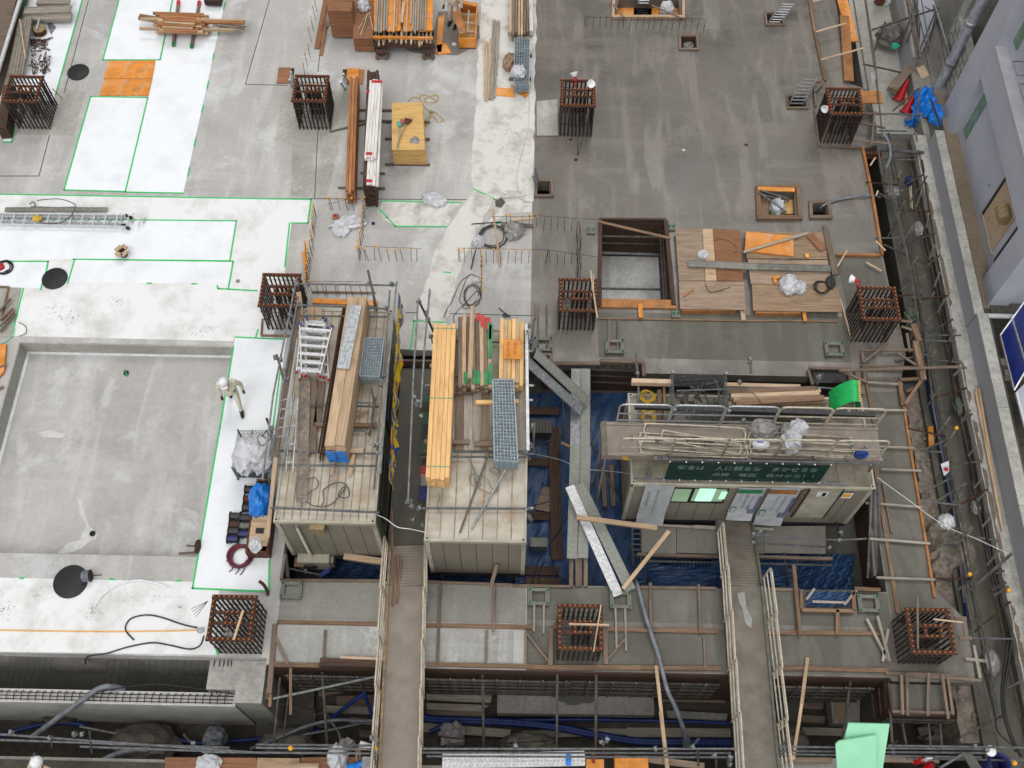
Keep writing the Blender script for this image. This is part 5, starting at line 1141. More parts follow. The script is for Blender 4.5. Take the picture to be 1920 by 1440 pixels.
pipes([(800,700,2.1,1002,723,2.1),(795,845,2.1,1000,851,2.1),(790,857,2.12,990,857,2.12),(855,640,2.1,1000,643,2.1)],'galvanised pipe crossing the middle cabin roof','pipes crossing the middle cabin roof')
pipes([(792,953,2.1,996,954,2.1,.03)],'grey pipe along the near part of the middle cabin roof')
pipes([(916,850,2.14,862,999,2.08)],'long grey pipe lying diagonally on the near part of the middle cabin roof',mat='galv_dk')
pipes([(947,882,2.14,884,991,2.08)],'bright galvanised pipe lying diagonally on the middle cabin roof',mat='galv_lt')
pipes([(879,860,2.16,901,911,2.1)],'short grey pipe crossing under the diagonal pipe on the middle cabin roof')
cable('rope',[P(u,v,2.06) for u,v in ((895,895),(885,888),(880,898),(886,910),(895,912),(890,898),(902,892),(915,900),(920,912),(930,922),(935,912),(925,925),(905,920),(890,905))],.011,M['rope_tan'],'tan rope tangled under the diagonal pipe on the middle cabin roof','rope')
cable('rope',[P(u,v,2.06) for u,v in ((922,886),(918,879),(928,877),(937,885),(930,889),(924,884))],.011,M['rope_tan'],'small tan rope loop near the mesh panel end on the middle cabin roof','rope')
cable('rope',[P(u,v,2.06) for u,v in ((822,925),(824,935),(820,945),(823,955),(821,962))],.006,M['cord_olive'],'thin wire end hanging from the bright timber bundle','wire')
pipes([(784,562,3.0,776,690,3.0),(776,690,3.0,765,942,3.0)],'long pole carried beside the west side of the middle cabin','west pole of the middle cabin')
pipes([(806,542,3.2,796,650,3.0),(796,650,3.0,789,764,3.0)],'second pole beside the west side of the middle cabin','second west pole of the middle cabin')
pipes([(786,565,3.0,813,622,2.1)],'dark inclined pole at the far west corner of the middle cabin',mat='galv_dk',r=.03)
coupler([(786,566,3),(800,588,2.9),(803,600,2.8),(776,744,3),(784,752,2.9),(782,760,2.6),(790,780,2.6),(764,942,2.9),(772,950,2.5),(785,953,2.2),(775,975,1.4),(793,983,1.2),(770,940,2.8),(808,632,2.2),(812,640,2.1)],'rusty-bright coupler hanging on the poles west of the middle cabin','couplers west of the middle cabin')
t=thing('rail_post','pale steel rail along the east edge of the middle cabin roof','rail',tuple(P(988,610,2.1)))
beam('rail',P(987,608,2.15),P(990,845,2.15),.08,.06,M['alu_w'],t)
pipes([(988,620,2.3,994,655,1.4)],'pale short post at the far east corner of the middle cabin roof',mat='alu_w')
pipes([(995,655,1.2,1001,602,2.9),(998,850,.6,1003,793,2.7)],'dark standing pole at the east side of the middle cabin','poles at the east side of the middle cabin','galv_dk',r=.03)
coupler([(992,612,2.5),(990,648,2),(994,640,2.1),(992,832,2),(996,838,1.9),(993,970,1.9),(1000,800,2.4),(996,975,1.4),(988,850,2.1),(992,860,1.6)],'pipe coupler at the east side of the middle cabin','couplers east of the middle cabin')
pipes([(985,722,2.1,1000,723,2.1,.03),(984,750,2.1,999,750,2.1,.03),(984,955,2.1,1000,952,2.1,.03),(797,722,2.1,806,722,2.1,.03),(795,826,2.1,803,826,2.1,.03)],'short pipe end sticking out of the middle cabin roof edge','pipe ends at the middle cabin roof edge','alu_w')
cable('cord',[P(700,963,2.0),P(722,972,1.7),P(745,988,1.5),P(770,992,1.6),P(797,998,2.0)],.012,M['white'],'white cord slung between the two left cabins','cord')
cable('cord',[P(996,850,1.9),P(1050,862,1.1),P(1090,878,.9),P(1150,884,1.0),P(1210,893,1.4)],.010,M['bag_grey'],'grey cord slung from the middle cabin to the right cabin','cord')
cable('cord',[P(991,690,2.0),P(990,760,1.9),P(992,830,1.8)],.008,M['bag_grey'],'thin grey wire hanging along the east side of the middle cabin','wire')
M['chair_green']=simple('green_chair_plastic','2F5A44','234433',6,.5); M['navy']=simple('navy_board','222B66','1A2150',6,.5)
for i,(u,v,mt,lb) in enumerate(((797,740,'chair_green','farthest green chair in the row against the middle cabin'),(797,783,'chair_green','second green chair in the row against the middle cabin'),(796,838,'chair_green','third green chair in the row against the middle cabin'),(796,885,'red','red chair in the row against the middle cabin'))):
 c=P(u,v,0.1); t=thing('folding_chair',lb,'chair',(c.x,c.y,-.42)); x=c.x+.08; y=c.y
 MB().box((x,y,.05),(.38,.38,.03)).build('seat',M[mt],t); MB().box((x+.18,y,.33),(.03,.36,.26)).build('backrest',M[mt],t)
 for dx in (-.17,.17):
  for dy in (-.17,.17): pipe('leg',(x+dx,y+dy,-.42),(x+dx,y+dy,.04),.011,M['galv'],t,6)
o=MB().box(tuple(P(795,925,.1)),(.3,.42,.03)).build('board',M['navy'],loc=P(790,925,.1)); tag(o,'navy blue board leaning in the corridor by the middle cabin','board')
c=P(794,905,0); tag(MB().box((c.x+.1,c.y,-.1),(.3,.3,.6)).build('bin',M['bag_grey'],loc=c),'grey bin behind the navy board in the corridor','bin')
# ================================================================ RIGHT CABIN
a=P(1167,975,-.9); b=P(1586,978,-.9); Yf=(a.y+b.y)/2; X0,X1=a.x,b.x; ZT=1.5
M['dullroof']=simple('dull_cabin_roof','8F8A7C','77715F',1.6,.6,dirt=.8)
c3=cabin('right site cabin with a lit window, posters and door number 1',X0,X1,Yf,Yf+2.4,-.9,ZT,14,'cabin',npan=13)
for ch in c3.children:
 if ch.name.startswith('roof'): ch.data.materials[0]=M['dullroof']
W=lambda u,v: PYp(u,v,Yf-.03)
def wallquad(name,pts,mat,parent,dy=.02,th=.02):
 c=[PYp(u,v,Yf-dy) for u,v in pts]; m=MB(); back=[q+Vector((0,th,0)) for q in c]
 m.add(c+back,[(0,1,2,3),(7,6,5,4),(0,4,5,1),(1,5,6,2),(2,6,7,3),(3,7,4,0)]); o=m.build(name,M[mat],parent); return o
def lit_mat(name,c,s,tex=True):
 t=NT(name); t.b.inputs["Base Color"].default_value=(.1,.12,.1,1); v=t.coord((1,1,1)); n=t.noise(v,1.3,3,.5); col=t.ramp(n,[(.3,tuple(x*.6 for x in c)),(.7,c)])
 t.l(col,t.b.inputs["Emission Color"]); t.b.inputs["Emission Strength"].default_value=s; return t.mat
M['lit']=lit_mat('lit_window_glass',(.38,.62,.36),.55); M['lit_paper']=lit_mat('backlit_paper',(.55,1,.75),1.1)
M['glassframe']=simple('dark_window_frame','25241F','191814',6,.5,bump=0)
WP=lambda x0,x1,z0,z1: None
def wrect(name,u0,v0,u1,v1,mat,parent,dy,th=.015,shear=True):
 """upright rectangle on the front wall: top-left (u0,v0), and bottom-right (u1,v1)"""
 A=PYp(u0,v0,Yf-dy); B=PYp(u1,v1,Yf-dy); x0,x1=A.x,B.x; z1,z0=A.z,B.z
 return MB().box(((x0+x1)/2,Yf-dy,(z0+z1)/2),(abs(x1-x0),th,abs(z1-z0))).build(name,M[mat],parent)
wf=wrect('window',1260,914,1355,943,'glassframe',c3,.01,.03); 
for nm,u0,u1 in (('pane',1262,1297),('pane',1300,1362)):
 o=wrect(nm,u0+4,917,u1-9,940,'lit',c3,.03,.012)
wrect('paper_notice',1312,916,1333,940,'lit_paper',c3,.042,.008)
wrect('paper_notice',1353,922,1358,936,'lit_paper',c3,.044,.008)
dr=wrect('door',1524,914,1543,970,'cabin_trim',c3,.02,.03)
A=PYp(1519,914,Yf-.02); B=PYp(1543,970,Yf-.02)
m=MB(); 
for x in (A.x,B.x): m.box((x,Yf-.025,(A.z+B.z)/2),(.03,.04,A.z-B.z))
m.build('door_frame',M['glassframe'],c3)
MB().lathe(PYp(1508,945,Yf-.06),[(.02,0),(.03,.02),(.001,.04)],10,axis=(0,-1,0)).build('door_handle',M['galv_lt'],c3)
pl=wrect('number_plate',1534,923,1549,931,'white',c3,.045,.012)
A=PYp(1537,930.5,Yf-.055); B=PYp(1545,924,Yf-.055); text_mesh('1',c3,'black',(A.x+.03,Yf-.054,A.z),(1,0,0),(0,0,1),.09,B.z-A.z,'number',.03)
ys=wrect('yellow_sign',1582,925,1594,934,'white',c3,.045,.012); ys2=wrect('yellow_sign',1583,926,1592,932,'cap_yellow',c3,.053,.008)
wrect('notice_strip',1528,906,1590,912,'bag_grey',c3,.03,.01)
wrect('reddish_post',1508,915,1490,960,'wood_old',c3,.03,.03)
def poster(label,u0,v0,u1,v1,head,lines,seed):
 A=PYp(u0,v0,Yf-.07); B=PYp(u1,v1,Yf-.07); x0,x1,z1,z0=A.x,B.x,A.z,B.z
 t=thing('poster',label,'poster',((x0+x1)/2,Yf-.07,z0)); rr=random.Random(seed)
 n=14; vs=[]
 for j in range(n+1):
  for i in range(7): vs.append(Vector((x0+(x1-x0)*i/6,Yf-.07-.02*abs(sin(j*.9+i*.3))*(1 if j>10 else .2)-(.1*(j-11)/3 if j>11 else 0),z1+(z0-z1)*j/n)))
 MB().add(vs,[(j*7+i,j*7+i+1,j*7+i+8,j*7+i+7) for j in range(n) for i in range(6)]).build('paper',M['poster'],t)
 w_=x1-x0; h=z1-z0
 if head: 
  MB().box(((x0+x1)/2-.03,Yf-.1,z1-.09*h-.02),(w_*.92,.004,.1*h)).build('printed_header',M[head],t)
  MB().box((x0+w_*.14,Yf-.1,z0+.25*h),(w_*.2,.004,.24*h)).box((x0+w_*.14,Yf-.103,z0+.25*h),(w_*.15,.004,.2*h),mi=1).build('stamp_box',[M['green_clamp'],M['poster']],t)
  MB().box((x1-w_*.06,Yf-.1,z0+.45*h),(w_*.06,.004,.6*h)).box((x1-w_*.2,Yf-.101,z0+.2*h),(w_*.16,.004,.2*h),mi=1).build('side_print',[M['inkblue'],M['inkgrey']],t)
 for k,(s,fx,fz,fh,mt) in enumerate(lines):
  text_mesh('\n'.join(s),t,mt,(x0+w_*fx,Yf-.104,z0+h*fz),(1,0,0),(0,0,1),w_*.09,h*fh,'lettering',.01)
 return t
M['poster']=simple('poster_paper','B9BCBE','A9ACAF',3,.5,bump=.1); M['inkblue']=simple('blue_print','5A62A8','4A5296',8,.6,bump=0); M['inkgrey']=simple('grey_print','7A7B80','66676C',8,.6,bump=0); M['inkteal']=simple('teal_print','7FA39A','6C9088',8,.6,bump=0)
poster('grey-green poster at the left end of the right cabin front',1211,909,1242,977,None,[('安全第一',.12,.35,.5,'inkteal'),('作業手順を守ろう',.45,.2,.7,'inkgrey'),('整理整頓',.75,.45,.45,'inkred')] if False else [('作業手順を守ろう',.45,.2,.7,'inkteal'),('整理整頓',.15,.45,.4,'inkteal')],1)
poster('white poster with a green header beside the lit window',1387,914,1407,969,'green_clamp',[('あいさつ運動',.62,.3,.45,'inkblue'),('熱中症予防',.4,.35,.45,'inkgrey'),('シンパイ',.15,.55,.3,'inkgrey')],2)
poster('white poster with an orange header next to the door',1447,914,1463,978,'orange_dk',[('いじめをなくそう',.6,.3,.5,'inkblue'),('ハラスメント',.35,.35,.45,'inkgrey')],3)
ZD=2.15
dA,dB,dC,dD=P(1134,797,ZD),P(1648,804,ZD),P(1652,858,ZD),P(1129,857,ZD)
yb=(dA.y+dB.y)/2; yf=(dC.y+dD.y)/2; xl=dD.x; xr=dC.x
t=thing('roof_walkway','long dusty steel walkway deck above the front of the right cabin','walkway',((xl+xr)/2,(yb+yf)/2,ZD))
MB().box(((xl+xr)/2,(yb+yf)/2,ZD),(xr-xl,yb-yf,.05)).build('deck',M['deck'],t)
m=MB(); 
for i in range(int((xr-xl)/.06)): m.box((xl+.05+i*.06,(yb+yf)/2,ZD+.028),(.02,yb-yf-.2,.008))
m.build('deck_ribs',M['deck'],t)
for y,nm in ((yb,'side_beam'),(yf,'side_beam')): MB().box(((xl+xr)/2,y,ZD-.06),(xr-xl+.02,.08,.24)).build(nm,M['deck'],t)
for x in (xl+.1,xr-.1):
 for y in (yb,yf): pipe('post',(x,y,-1.6),(x,y,ZD-.15),.03,M['galv_dk'],t)
m=MB(); 
for u in (1165,1168): 
 c=P(u,860,ZD); m.box((c.x+.1,yf-.045,ZD-.04-.12*(u-1165)/3),(.16,.006,.05))
m.build('yellow_label',M['cap_yellow'],t)
def guard(label,p,q,h=.95,nr=2,mat='cream_pipe',r=.024,group=None,lean=(0,0,0),name='guard_rail'):
 """looped pipe guard panel standing from p to q"""
 p=Vector(p); q=Vector(q); d=(q-p).normalized(); up=Vector((0,0,1)); ln=Vector(lean); L=(q-p).length; c=min(.16,L*.2)
 t=thing(name,label,'guard rail',tuple((p+q)/2),group)
 hv=up*h+ln
 pts=[p,p+hv*.55,p+hv*(1-c/h)]+[p+hv*(1-c/h)+hv.normalized()*c*sin(a)+d*c*(1-cos(a)) for a in (pi/8,pi/4,3*pi/8)]+[p+hv+d*c,q+hv-d*c]+[q+hv*(1-c/h)+hv.normalized()*c*sin(a)-d*c*(1-cos(a)) for a in (3*pi/8,pi/4,pi/8)]+[q+hv*(1-c/h),q+hv*.55,q]
 MB().path(pts,r,7).build('frame',M[mat],t)
 for k in range(nr):
  s=.2+.38*k/(max(1,nr-1)) if nr>1 else .5
  pipe('rail',p+hv*(.14+.36*k)+d*.02,q+hv*(.14+.36*k)-d*.02,r*.85,M[mat],t,7)
 return t
for i in range(5):
 u0,u1=1156+i*97.5,1156+i*97.5+95
 if i==4: u1=1640
 guard('galvanised looped guard panel on the back side of the roof walkway',P(u0,792+i*1.8,ZD),P(u1,794+i*1.8,ZD),.98,2,'alu' if i<3 else 'cream_pipe',group='back guard panels of the roof walkway')
 u0,u1=1158+i*98,1158+i*98+96
 if i==4: u1=1646
 guard('cream looped guard panel on the front side of the roof walkway',P(u0,855+i*1.0,ZD),P(u1,856+i*1.0,ZD),1.0,2,'cream_pipe',group='front guard panels of the roof walkway')
def loop(label,u0,v0,u1,v1,wd,z,mat='cream_pipe',tilt=0):
 p,q=P(u0,v0,z),P(u1,v1,z+tilt); d=(q-p).normalized(); s=Vector((0,0,1)).cross(d); r_=wd/2
 pts=[p+d*r_+s*r_,q-d*r_+s*r_]+[q-d*r_+s*r_*cos(a)+d*r_*sin(a) for a in (pi/4,pi/2,3*pi/4)]+[q-d*r_-s*r_,p+d*r_-s*r_]+[p+d*r_-s*r_*cos(a)-d*r_*sin(a) for a in (pi/4,pi/2,3*pi/4)]
 o=MB().path(smooth_pts(pts,3,True),.021,6,closed=True).build('pipe_loop',M[mat],loc=p); return tag(o,label,'pipe loop',None)
loop('uppermost cream pipe loop lying on the west half of the roof walkway',1207,806,1398,816,.36,ZD+.12,tilt=.02)
loop('cream pipe loop with a blue end lying on the west half of the roof walkway',1197,825,1400,840,.40,ZD+.06)
loop('cream pipe loop second from the front on the west half of the roof walkway',1200,838,1402,848,.32,ZD+.09,tilt=.03)
loop('cream pipe loop lying skewed on the middle of the roof walkway',1240,815,1390,843,.26,ZD+.15)
loop('cream pipe loop on the east half of the roof walkway',1403,822,1600,834,.38,ZD+.06)
loop('second cream pipe loop on the east half of the roof walkway',1405,838,1602,846,.34,ZD+.1)
pipes([(1490,832,ZD+.2,1525,827,ZD+.15,.02),(1430,835,ZD+.2,1520,856,ZD+.15,.02),(1480,815,ZD+.1,1590,820,ZD+.1,.02)],'loose cream pipe lying across the roof walkway','loose pipes on the roof walkway','cream_pipe')
for p,q in (((1127,792,ZD+.9),(1133,853,ZD+.1)),((1134,790,ZD+1.0),(1138,853,ZD+.1))):
 pipes([(*p,*q,.03)],'short cream pipe closing the west end of the roof walkway','end pipes of the roof walkway','cream_pipe')
bag(1430,808,ZD+.05,(.6,.42,.3),'grey plastic bag on the roof walkway','bag_grey',seed=51)
bag(1496,806,ZD+.05,(.42,.38,.3),'pinkish-white plastic bag at the back of the roof walkway','bag',seed=52)
bag(1482,830,ZD+.05,(.36,.6,.35),'crumpled whitish bag hanging over the loops of the roof walkway','bag',seed=53,rough=.5)
bag(1471,812,ZD+.05,(.2,.4,.25),'small grey bag between the two larger ones on the roof walkway','bag_grey',seed=54)
bag(1613,853,ZD+.15,(.28,.2,.2),'blue rag on the east end of the roof walkway','bluepaint',seed=55,name='rag',cat='rag')
c=P(1425,836,ZD+.1); t=thing('white_tub','white oval tub with purple print on the roof walkway','tub',tuple(c))
MB().lathe((0,0,0),[(.18,0),(.21,.12),(.001,.13)],20).build('tub',M['white'],t,loc=(0,0,0)); t.scale=(1,.75,1)
MB().box((-.02,.05,.135),(.16,.05,.006)).build('print',M['inkblue'],t,loc=(0,0,0))
rr=random.Random(8)
for i in range(14):
 u=rr.uniform(1290,1340); v=rr.uniform(818,840); o=pipe('old_clamp',P(u,v,ZD+.06),P(u+rr.uniform(-12,12),v+rr.uniform(-5,5),ZD+.1),.018,M['rebar'],n=6); tag(o,'dark steel clamp piece in the heap on the roof walkway','clamp','dark clamps on the roof walkway')
M['banner_green']=simple('dark_green_banner','10382F','0B2A24',3,.5,bump=.15)
M['banner_text']=simple('pale_green_lettering','7E968C','70877E',6,.6,bump=0); M['banner_text2']=simple('dim_green_lettering','3F6255','385A4E',6,.6,bump=0)
YB=Yf-.22; A=PYp(1256,866,YB); B=PYp(1556,874,YB); Cc=PYp(1250,899,YB)
t=thing('slogan_banner','long dark green banner with white slogan on the front of the right cabin','banner',((A.x+B.x)/2,YB,A.z))
xa,xb=A.x,B.x; z1,z0=A.z,Cc.z; n=60; vs=[]
for i in range(n+1):
 for j in range(5): vs.append(Vector((xa+(xb-xa)*i/n,YB+.012*sin(i*.7+j*.3)*(j%4!=0),z1+(z0-z1)*j/4-.012*abs(sin(i*pi/5))*(j==0))))
MB().add(vs,[(i*5+j,i*5+j+1,(i+1)*5+j+1,(i+1)*5+j) for i in range(n) for j in range(4)]).build('cloth',M['banner_green'],t)
H_=z1-z0; pe=YB-.022
text_mesh('安全は　人に頼るな　まかせるな',t,'banner_text',(PYp(1272,870,YB).x,pe,z1-.36*H_),(1,0,0),(0,0,1),PYp(1540,870,YB).x-PYp(1272,870,YB).x,.24*H_,ext=.004)
text_mesh('点検　確認　自分から！！',t,'banner_text',(PYp(1338,880,YB).x,pe,z1-.70*H_),(1,0,0),(0,0,1),PYp(1533,880,YB).x-PYp(1338,880,YB).x,.2*H_,ext=.002)
text_mesh('日本国土開発　大阪支店　安全協力会',t,'banner_text2',(PYp(1345,892,YB).x,pe,z1-.93*H_),(1,0,0),(0,0,1),PYp(1524,892,YB).x-PYp(1345,892,YB).x,.14*H_)
m=MB()
for i in range(11):
 x=xa+(xb-xa)*i/10
 for z in (z1+.01,z0-.02): m.tube((x,YB,z),(x,YB-.02,z+.05),.016,6)
m.build('ties',M['white'],t)
for (ua,ub,v1_,v2_,z,lb) in ((1225,1652,0,0,z1+.05,'pipe holding the top hem of the green banner'),(1200,1600,0,0,z0-.06,'pipe holding the bottom hem of the green banner')):
 o=pipe('scaffold_pipe',(PYp(ua,865,YB).x,YB+.04,z),(PYp(ub,870,YB).x,YB+.04,z),.0243,M['galv']); tag(o,lb,'scaffold pipe')
coupler([(1228,860,2.3),(1246,860,2.3),(1405,862,2.3),(1528,862,2.3),(1185,823,2.9),(1232,828,2.9),(1395,790,2.3),(1590,770,2.9),(1597,835,2.9),(1624,838,2.9),(1215,885,1.7),(1215,893,1.6),(1590,862,2.3)],'coupler on the rails of the roof walkway','couplers of the roof walkway')
ZR=ZT+.02
planks([(1184,716,ZR+.35,1260,718,ZR+.35,.12,.18),(1358,722,ZR+.3,1500,726,ZR+.3,.1,.12)],'long pinkish plank along the back edge of the right cabin roof','back planks of the right cabin roof','wood_pale')
pipes([(1268,733,ZR+.5,1400,728,ZR+.5),(1398,728,ZR+.4,1535,728,ZR+.4),(1197,722,ZR+.1,1199,792,ZR+.1),(1530,726,ZR+.15,1582,730,ZR+.15)],'pipe lying on the right cabin roof','pipes on the right cabin roof')
coil('yellow rope coil on the west end of the right cabin roof, back one',P(1214,745,ZR),.16,5,'rope_yellow',.014,name='rope_coil',seed=1)
coil('yellow rope coil on the west end of the right cabin roof, middle one',P(1214,768,ZR),.14,5,'rope_yellow',.014,name='rope_coil',seed=3)
coil('yellow rope coil on the west end of the right cabin roof, nearest one',P(1216,785,ZR),.13,5,'rope_yellow',.014,name='rope_coil',seed=5)
planks([(1236,732,ZR+.08,1237,792,ZR+.08,.1,.08),(1245,728,ZR+.1,1246,792,ZR+.08,.06,.12)],'brown timber beside the yellow rope coils on the right cabin roof','brown timbers by the rope coils','wood_red')
A=P(1258,792,ZR+.05); B=P(1352,725,ZR+.05)
t=thing('mesh_crate','grey wire mesh crate filled with dark pipe pieces on the right cabin roof','mesh crate',((A.x+B.x)/2,(A.y+B.y)/2,ZR))
x0,x1,y0,y1=A.x,B.x,A.y,B.y; h=.7; z=ZR+.05
for nm,(p,q) in (('mesh_side',((x0,y0),(x1,y0))),('mesh_side',((x1,y0),(x1,y1))),('mesh_side',((x1,y1),(x0,y1))),('mesh_side',((x0,y1),(x0,y0)))):
 m=MB(); p=Vector((*p,z)); q=Vector((*q,z)); n=int((q-p).length/.06)
 for i in range(n+1): m.bar(p.lerp(q,i/n),p.lerp(q,i/n)+Vector((0,0,h)),.006,.006,up=(1,0,0))
 for j in range(11): m.bar(p+Vector((0,0,h*j/10)),q+Vector((0,0,h*j/10)),.006,.006)
 m.build(nm,M['mesh_grey'],t)
for x in (x0,x1):
 for y in (y0,y1): MB().box((x,y,z+h/2),(.06,.06,h+.05)).build('corner_post',M['galv'],t)
rr=random.Random(77)
for i in range(30):
 c=Vector((rr.uniform(x0+.15,x1-.15),rr.uniform(y0+.1,y1-.1),z+rr.uniform(.1,.5))); a_=rr.choice([rr.uniform(-.3,.3),pi/2+rr.uniform(-.4,.4)]); L=rr.uniform(.2,.45)
 dv=Vector((cos(a_),sin(a_),rr.uniform(-.15,.15)))*L/2; q0,q1=c-dv,c+dv
 q0.x=min(max(q0.x,x0+.06),x1-.06); q1.x=min(max(q1.x,x0+.06),x1-.06)
 o=pipe('pipe_piece',q0,q1,.028,M['galv_dk']); tag(o,'dark short pipe piece inside the mesh crate','pipe piece','pipe pieces in the mesh crate')
pA,pB=P(1374,743,ZR+.5),P(1540,737,ZR+.5)
stack(pA,pB,ZR+.12,4,3,.12,.1,['wood','wood_pale','wood_red'],'pale brown timber on the right cabin','timber bundle on the right cabin roof',jit=.08,seed=12)
planks([(1380,756,ZR+.5,1545,746,ZR+.5,.14,.06)],'reddish board lying skewed along the front of the roof bundle',None,'wood_red')
for i in range(7): pipes([(1480,754+i*3,ZR+.06,1550-i*2,756+i*3,ZR+.06,.024)],'grey pipe in the flat row beside the green scaffold mats','flat pipe row on the right cabin roof','galv')
o=MB().bar(P(1190,762,ZR+.45),P(1640,778,ZR+.45),.12,.12).build('steel_beam',M['darkgrey'],loc=P(1190,762,ZR)); tag(o,'long dark steel beam lying behind the back guard panels','beam')
for i in range(9): pipes([(1290+i*6,776+i%3*3,ZR+.08,1500+i*8,780+i%4*4,ZR+.08,.022)],'dark pipe in the pile under the long steel beam','dark pipes under the steel beam','galv_dk')
cable('cord',[P(1395,726,ZR+.6),P(1420,745,ZR+.6),P(1432,770,ZR+.5),P(1432,782,ZR+.3)],.012,M['cord_olive'],'brown cable drooping over the roof timber bundle','cable')
p0=P(1563,756,ZR+.1); t=thing('green_mats','bright green folded mats with pale knobs on the right cabin roof','mats',tuple(P(1590,760,ZR)))
e0,e1=P(1592,722,ZR+.85),P(1608,772,ZR+.85); m=MB(); n=12; vs=[]
prof=[(-.42,0),(-.36,.25),(-.25,.5),(-.1,.72),(0,.78),(.1,.74),(.16,.5),(.17,.25),(.17,0)]
p_,q_=P(1590,775,ZR),P(1588,735,ZR)
for i in range(n+1):
 b_=p_.lerp(q_,i/n)
 for x,zz in prof: vs.append(b_+Vector((x*1.1,0,zz*.85)))
K=len(prof); m.add(vs,[(i*K+j,i*K+j+1,(i+1)*K+j+1,(i+1)*K+j) for i in range(n) for j in range(K-1)],0,True); m.build('mat',M['green'],t)
m=MB()
for i in range(9): b_=p_.lerp(q_,(i+.5)/9); m.lathe(b_+Vector((.12,0,.62)),[(.03,0),(.035,.02),(.001,.05)],8)
m.build('knobs',M['wood_new'],t)
pipes([(1199,700,-1.0,1190,668,3.0) if 0 else (1196,706,1.5,1192,662,2.6),(1408,700,1.5,1406,666,2.4),(1532,720,1.5,1542,701,2.3),(1610,735,1.5,1605,722,2.0)],'dark scaffold pole end rising behind the right cabin','pole ends behind the right cabin','galv_dk',r=.03)
coupler([(1193,680,2.2),(1196,700,1.8),(1406,680,2.2),(1405,672,2.3),(1388,718,2.0),(1536,708,2.2)],'yellow-green coupler on a pole behind the right cabin','couplers behind the right cabin')
for i in range(11):
 u0=1626+i*3.4; pipes([(1636+i*1.1,890+i*2,.5,1627+i*2.6,1084-i%3*6,-.35,.03)],'grey pipe of the upright bundle beside the right cabin','upright pipe bundle by the right cabin',['galv','galv_dk'][i%2])
pipes([(1562,950,-.3,1575,1012,-1.5,.03),(1418,1003,.0,1572,1013,.0),(1412,1018,-.3,1556,1026,-.3),(1572,1013,0,1625,1010,.1)],'rail pipe of the landing in front of the right cabin','landing rail pipes')
coupler([(1573,1014,0),(1556,1026,-.2),(1410,1018,-.2),(1414,1003,0),(1424,997,0),(1577,1000,.1)],'coupler on the landing rails of the right cabin','couplers on the landing')
for i,(u0,u1,lb) in enumerate(((1203,1268,'weathered plywood landing board in front of the right cabin, western one'),(1269,1345,'weathered plywood landing board in front of the right cabin, next to the ramp'),(1402,1432,'narrow landing board east of the ramp at the right cabin'),(1433,1548,'broad weathered landing board east of the ramp at the right cabin'))):
 c=[P(u,v,-.92) for u,v in ((u0,986),(u1,986),(u1+(u0-1203)*.0,1038),(u0,1036))]
 tag(MB().prism([(q.x,q.y) for q in c],-.98,-.92-.002*i).build('landing_board',M['patch_dark'],loc=c[0]),lb,'board')
planks([(1195,1040,-.98,1345,1044,-.98,.08,.1),(1402,1044,-.98,1560,1048,-.98,.08,.1)],'timber edge of the landing in front of the right cabin','landing edge timbers','wood_old')
for i in range(14):
 u=1240+i*7; pipes([(u,1046,-1.15,u+1,1062,-1.55,.02)],'hanging bracket in the dark row under the landing','brackets under the landing','galv_dk',name='bracket',cat='bracket')
pipes([(1205,1052,-1.1,1345,1055,-1.1,.03),(1412,1056,-1.1,1560,1060,-1.1,.03),(1214,1036,-.9,1216,1094,-1.5),(1470,1036,-.9,1478,1098,-1.5)],'support pipe under the landing of the right cabin','support pipes under the landing')
for i in range(6): pipes([(1184,990+i*10,-1.0,1203,991+i*10,-1.0,.022)],'short rung-like pipe at the west end of the landing','rung pipes at the west landing end')
pipes([(1186,985,-1,1187,1060,-1.2,.03),(1201,985,-1,1202,1060,-1.2,.03)],'upright of the rung frame at the west end of the landing','uprights at the west landing end','galv_dk')
planks([(1196,983,-.85,1345,990,-.85,.06,.05),(1300,988,-.8,1345,990,-.8,.1,.05),(1402,990,-.8,1450,993,-.8,.06,.04)],'grey batten along the foot of the right cabin front','battens at the foot of the right cabin','wood_grey')
def tarp(label,pts,z,seed=0,n=36,amp=.06,mat='tarp'):
 rr=random.Random(seed); a,b,c,d=[P(u,v,z) for u,v in pts]; vs=[]
 for i in range(n+1):
  for j in range(n+1):
   p=a.lerp(b,i/n).lerp(d.lerp(c,i/n),j/n); vs.append(p+Vector((0,0,amp*(.5+.5*sin(i*.9+j*.31+seed))*abs(sin(j*.5+i*.2))+rr.uniform(0,.02))))
 o=MB().add(vs,[(i*(n+1)+j,i*(n+1)+j+1,(i+1)*(n+1)+j+1,(i+1)*(n+1)+j)[::-1] for i in range(n) for j in range(n)],0,False).build('tarpaulin',M[mat],loc=a); return tag(o,label,'tarpaulin')
tarp('large blue tarpaulin on the pit floor between middle and right cabins',((985,738),(1182,738),(1210,1100),(985,1100)),-1.57,1)
tarp('blue tarpaulin on the pit floor under the landing of the right cabin',((1195,1035),(1500,1035),(1520,1112),(1195,1108)),-1.55,4)
tarp('crumpled blue tarpaulin in the notch by the right end of the pit',((1500,1040),(1600,1040),(1598,1125),(1495,1125)),-1.5,6,amp=.14)
tarp('dark blue tarpaulin on the pit floor in front of the left cabin',((600,1050),(735,1050),(738,1092),(600,1092)),-1.55,8)
tarp('dark blue tarpaulin on the pit floor in front of the middle cabin',((805,1060),(990,1060),(990,1096),(805,1096)),-1.55,9)
for i,v in enumerate((770,866,967,1070,1090)): planks([(985,v,-1.45,1048,v+1,-1.45,.24,.05)],'brown board laid across the tarpaulin beside the middle cabin','crosswise boards on the tarpaulin','wood_dk')
planks([(1038,800,-1.38,1044,1050,-1.38,.3,.05)],'long brown plank lying lengthwise on the tarpaulin',None,'wood_dk')
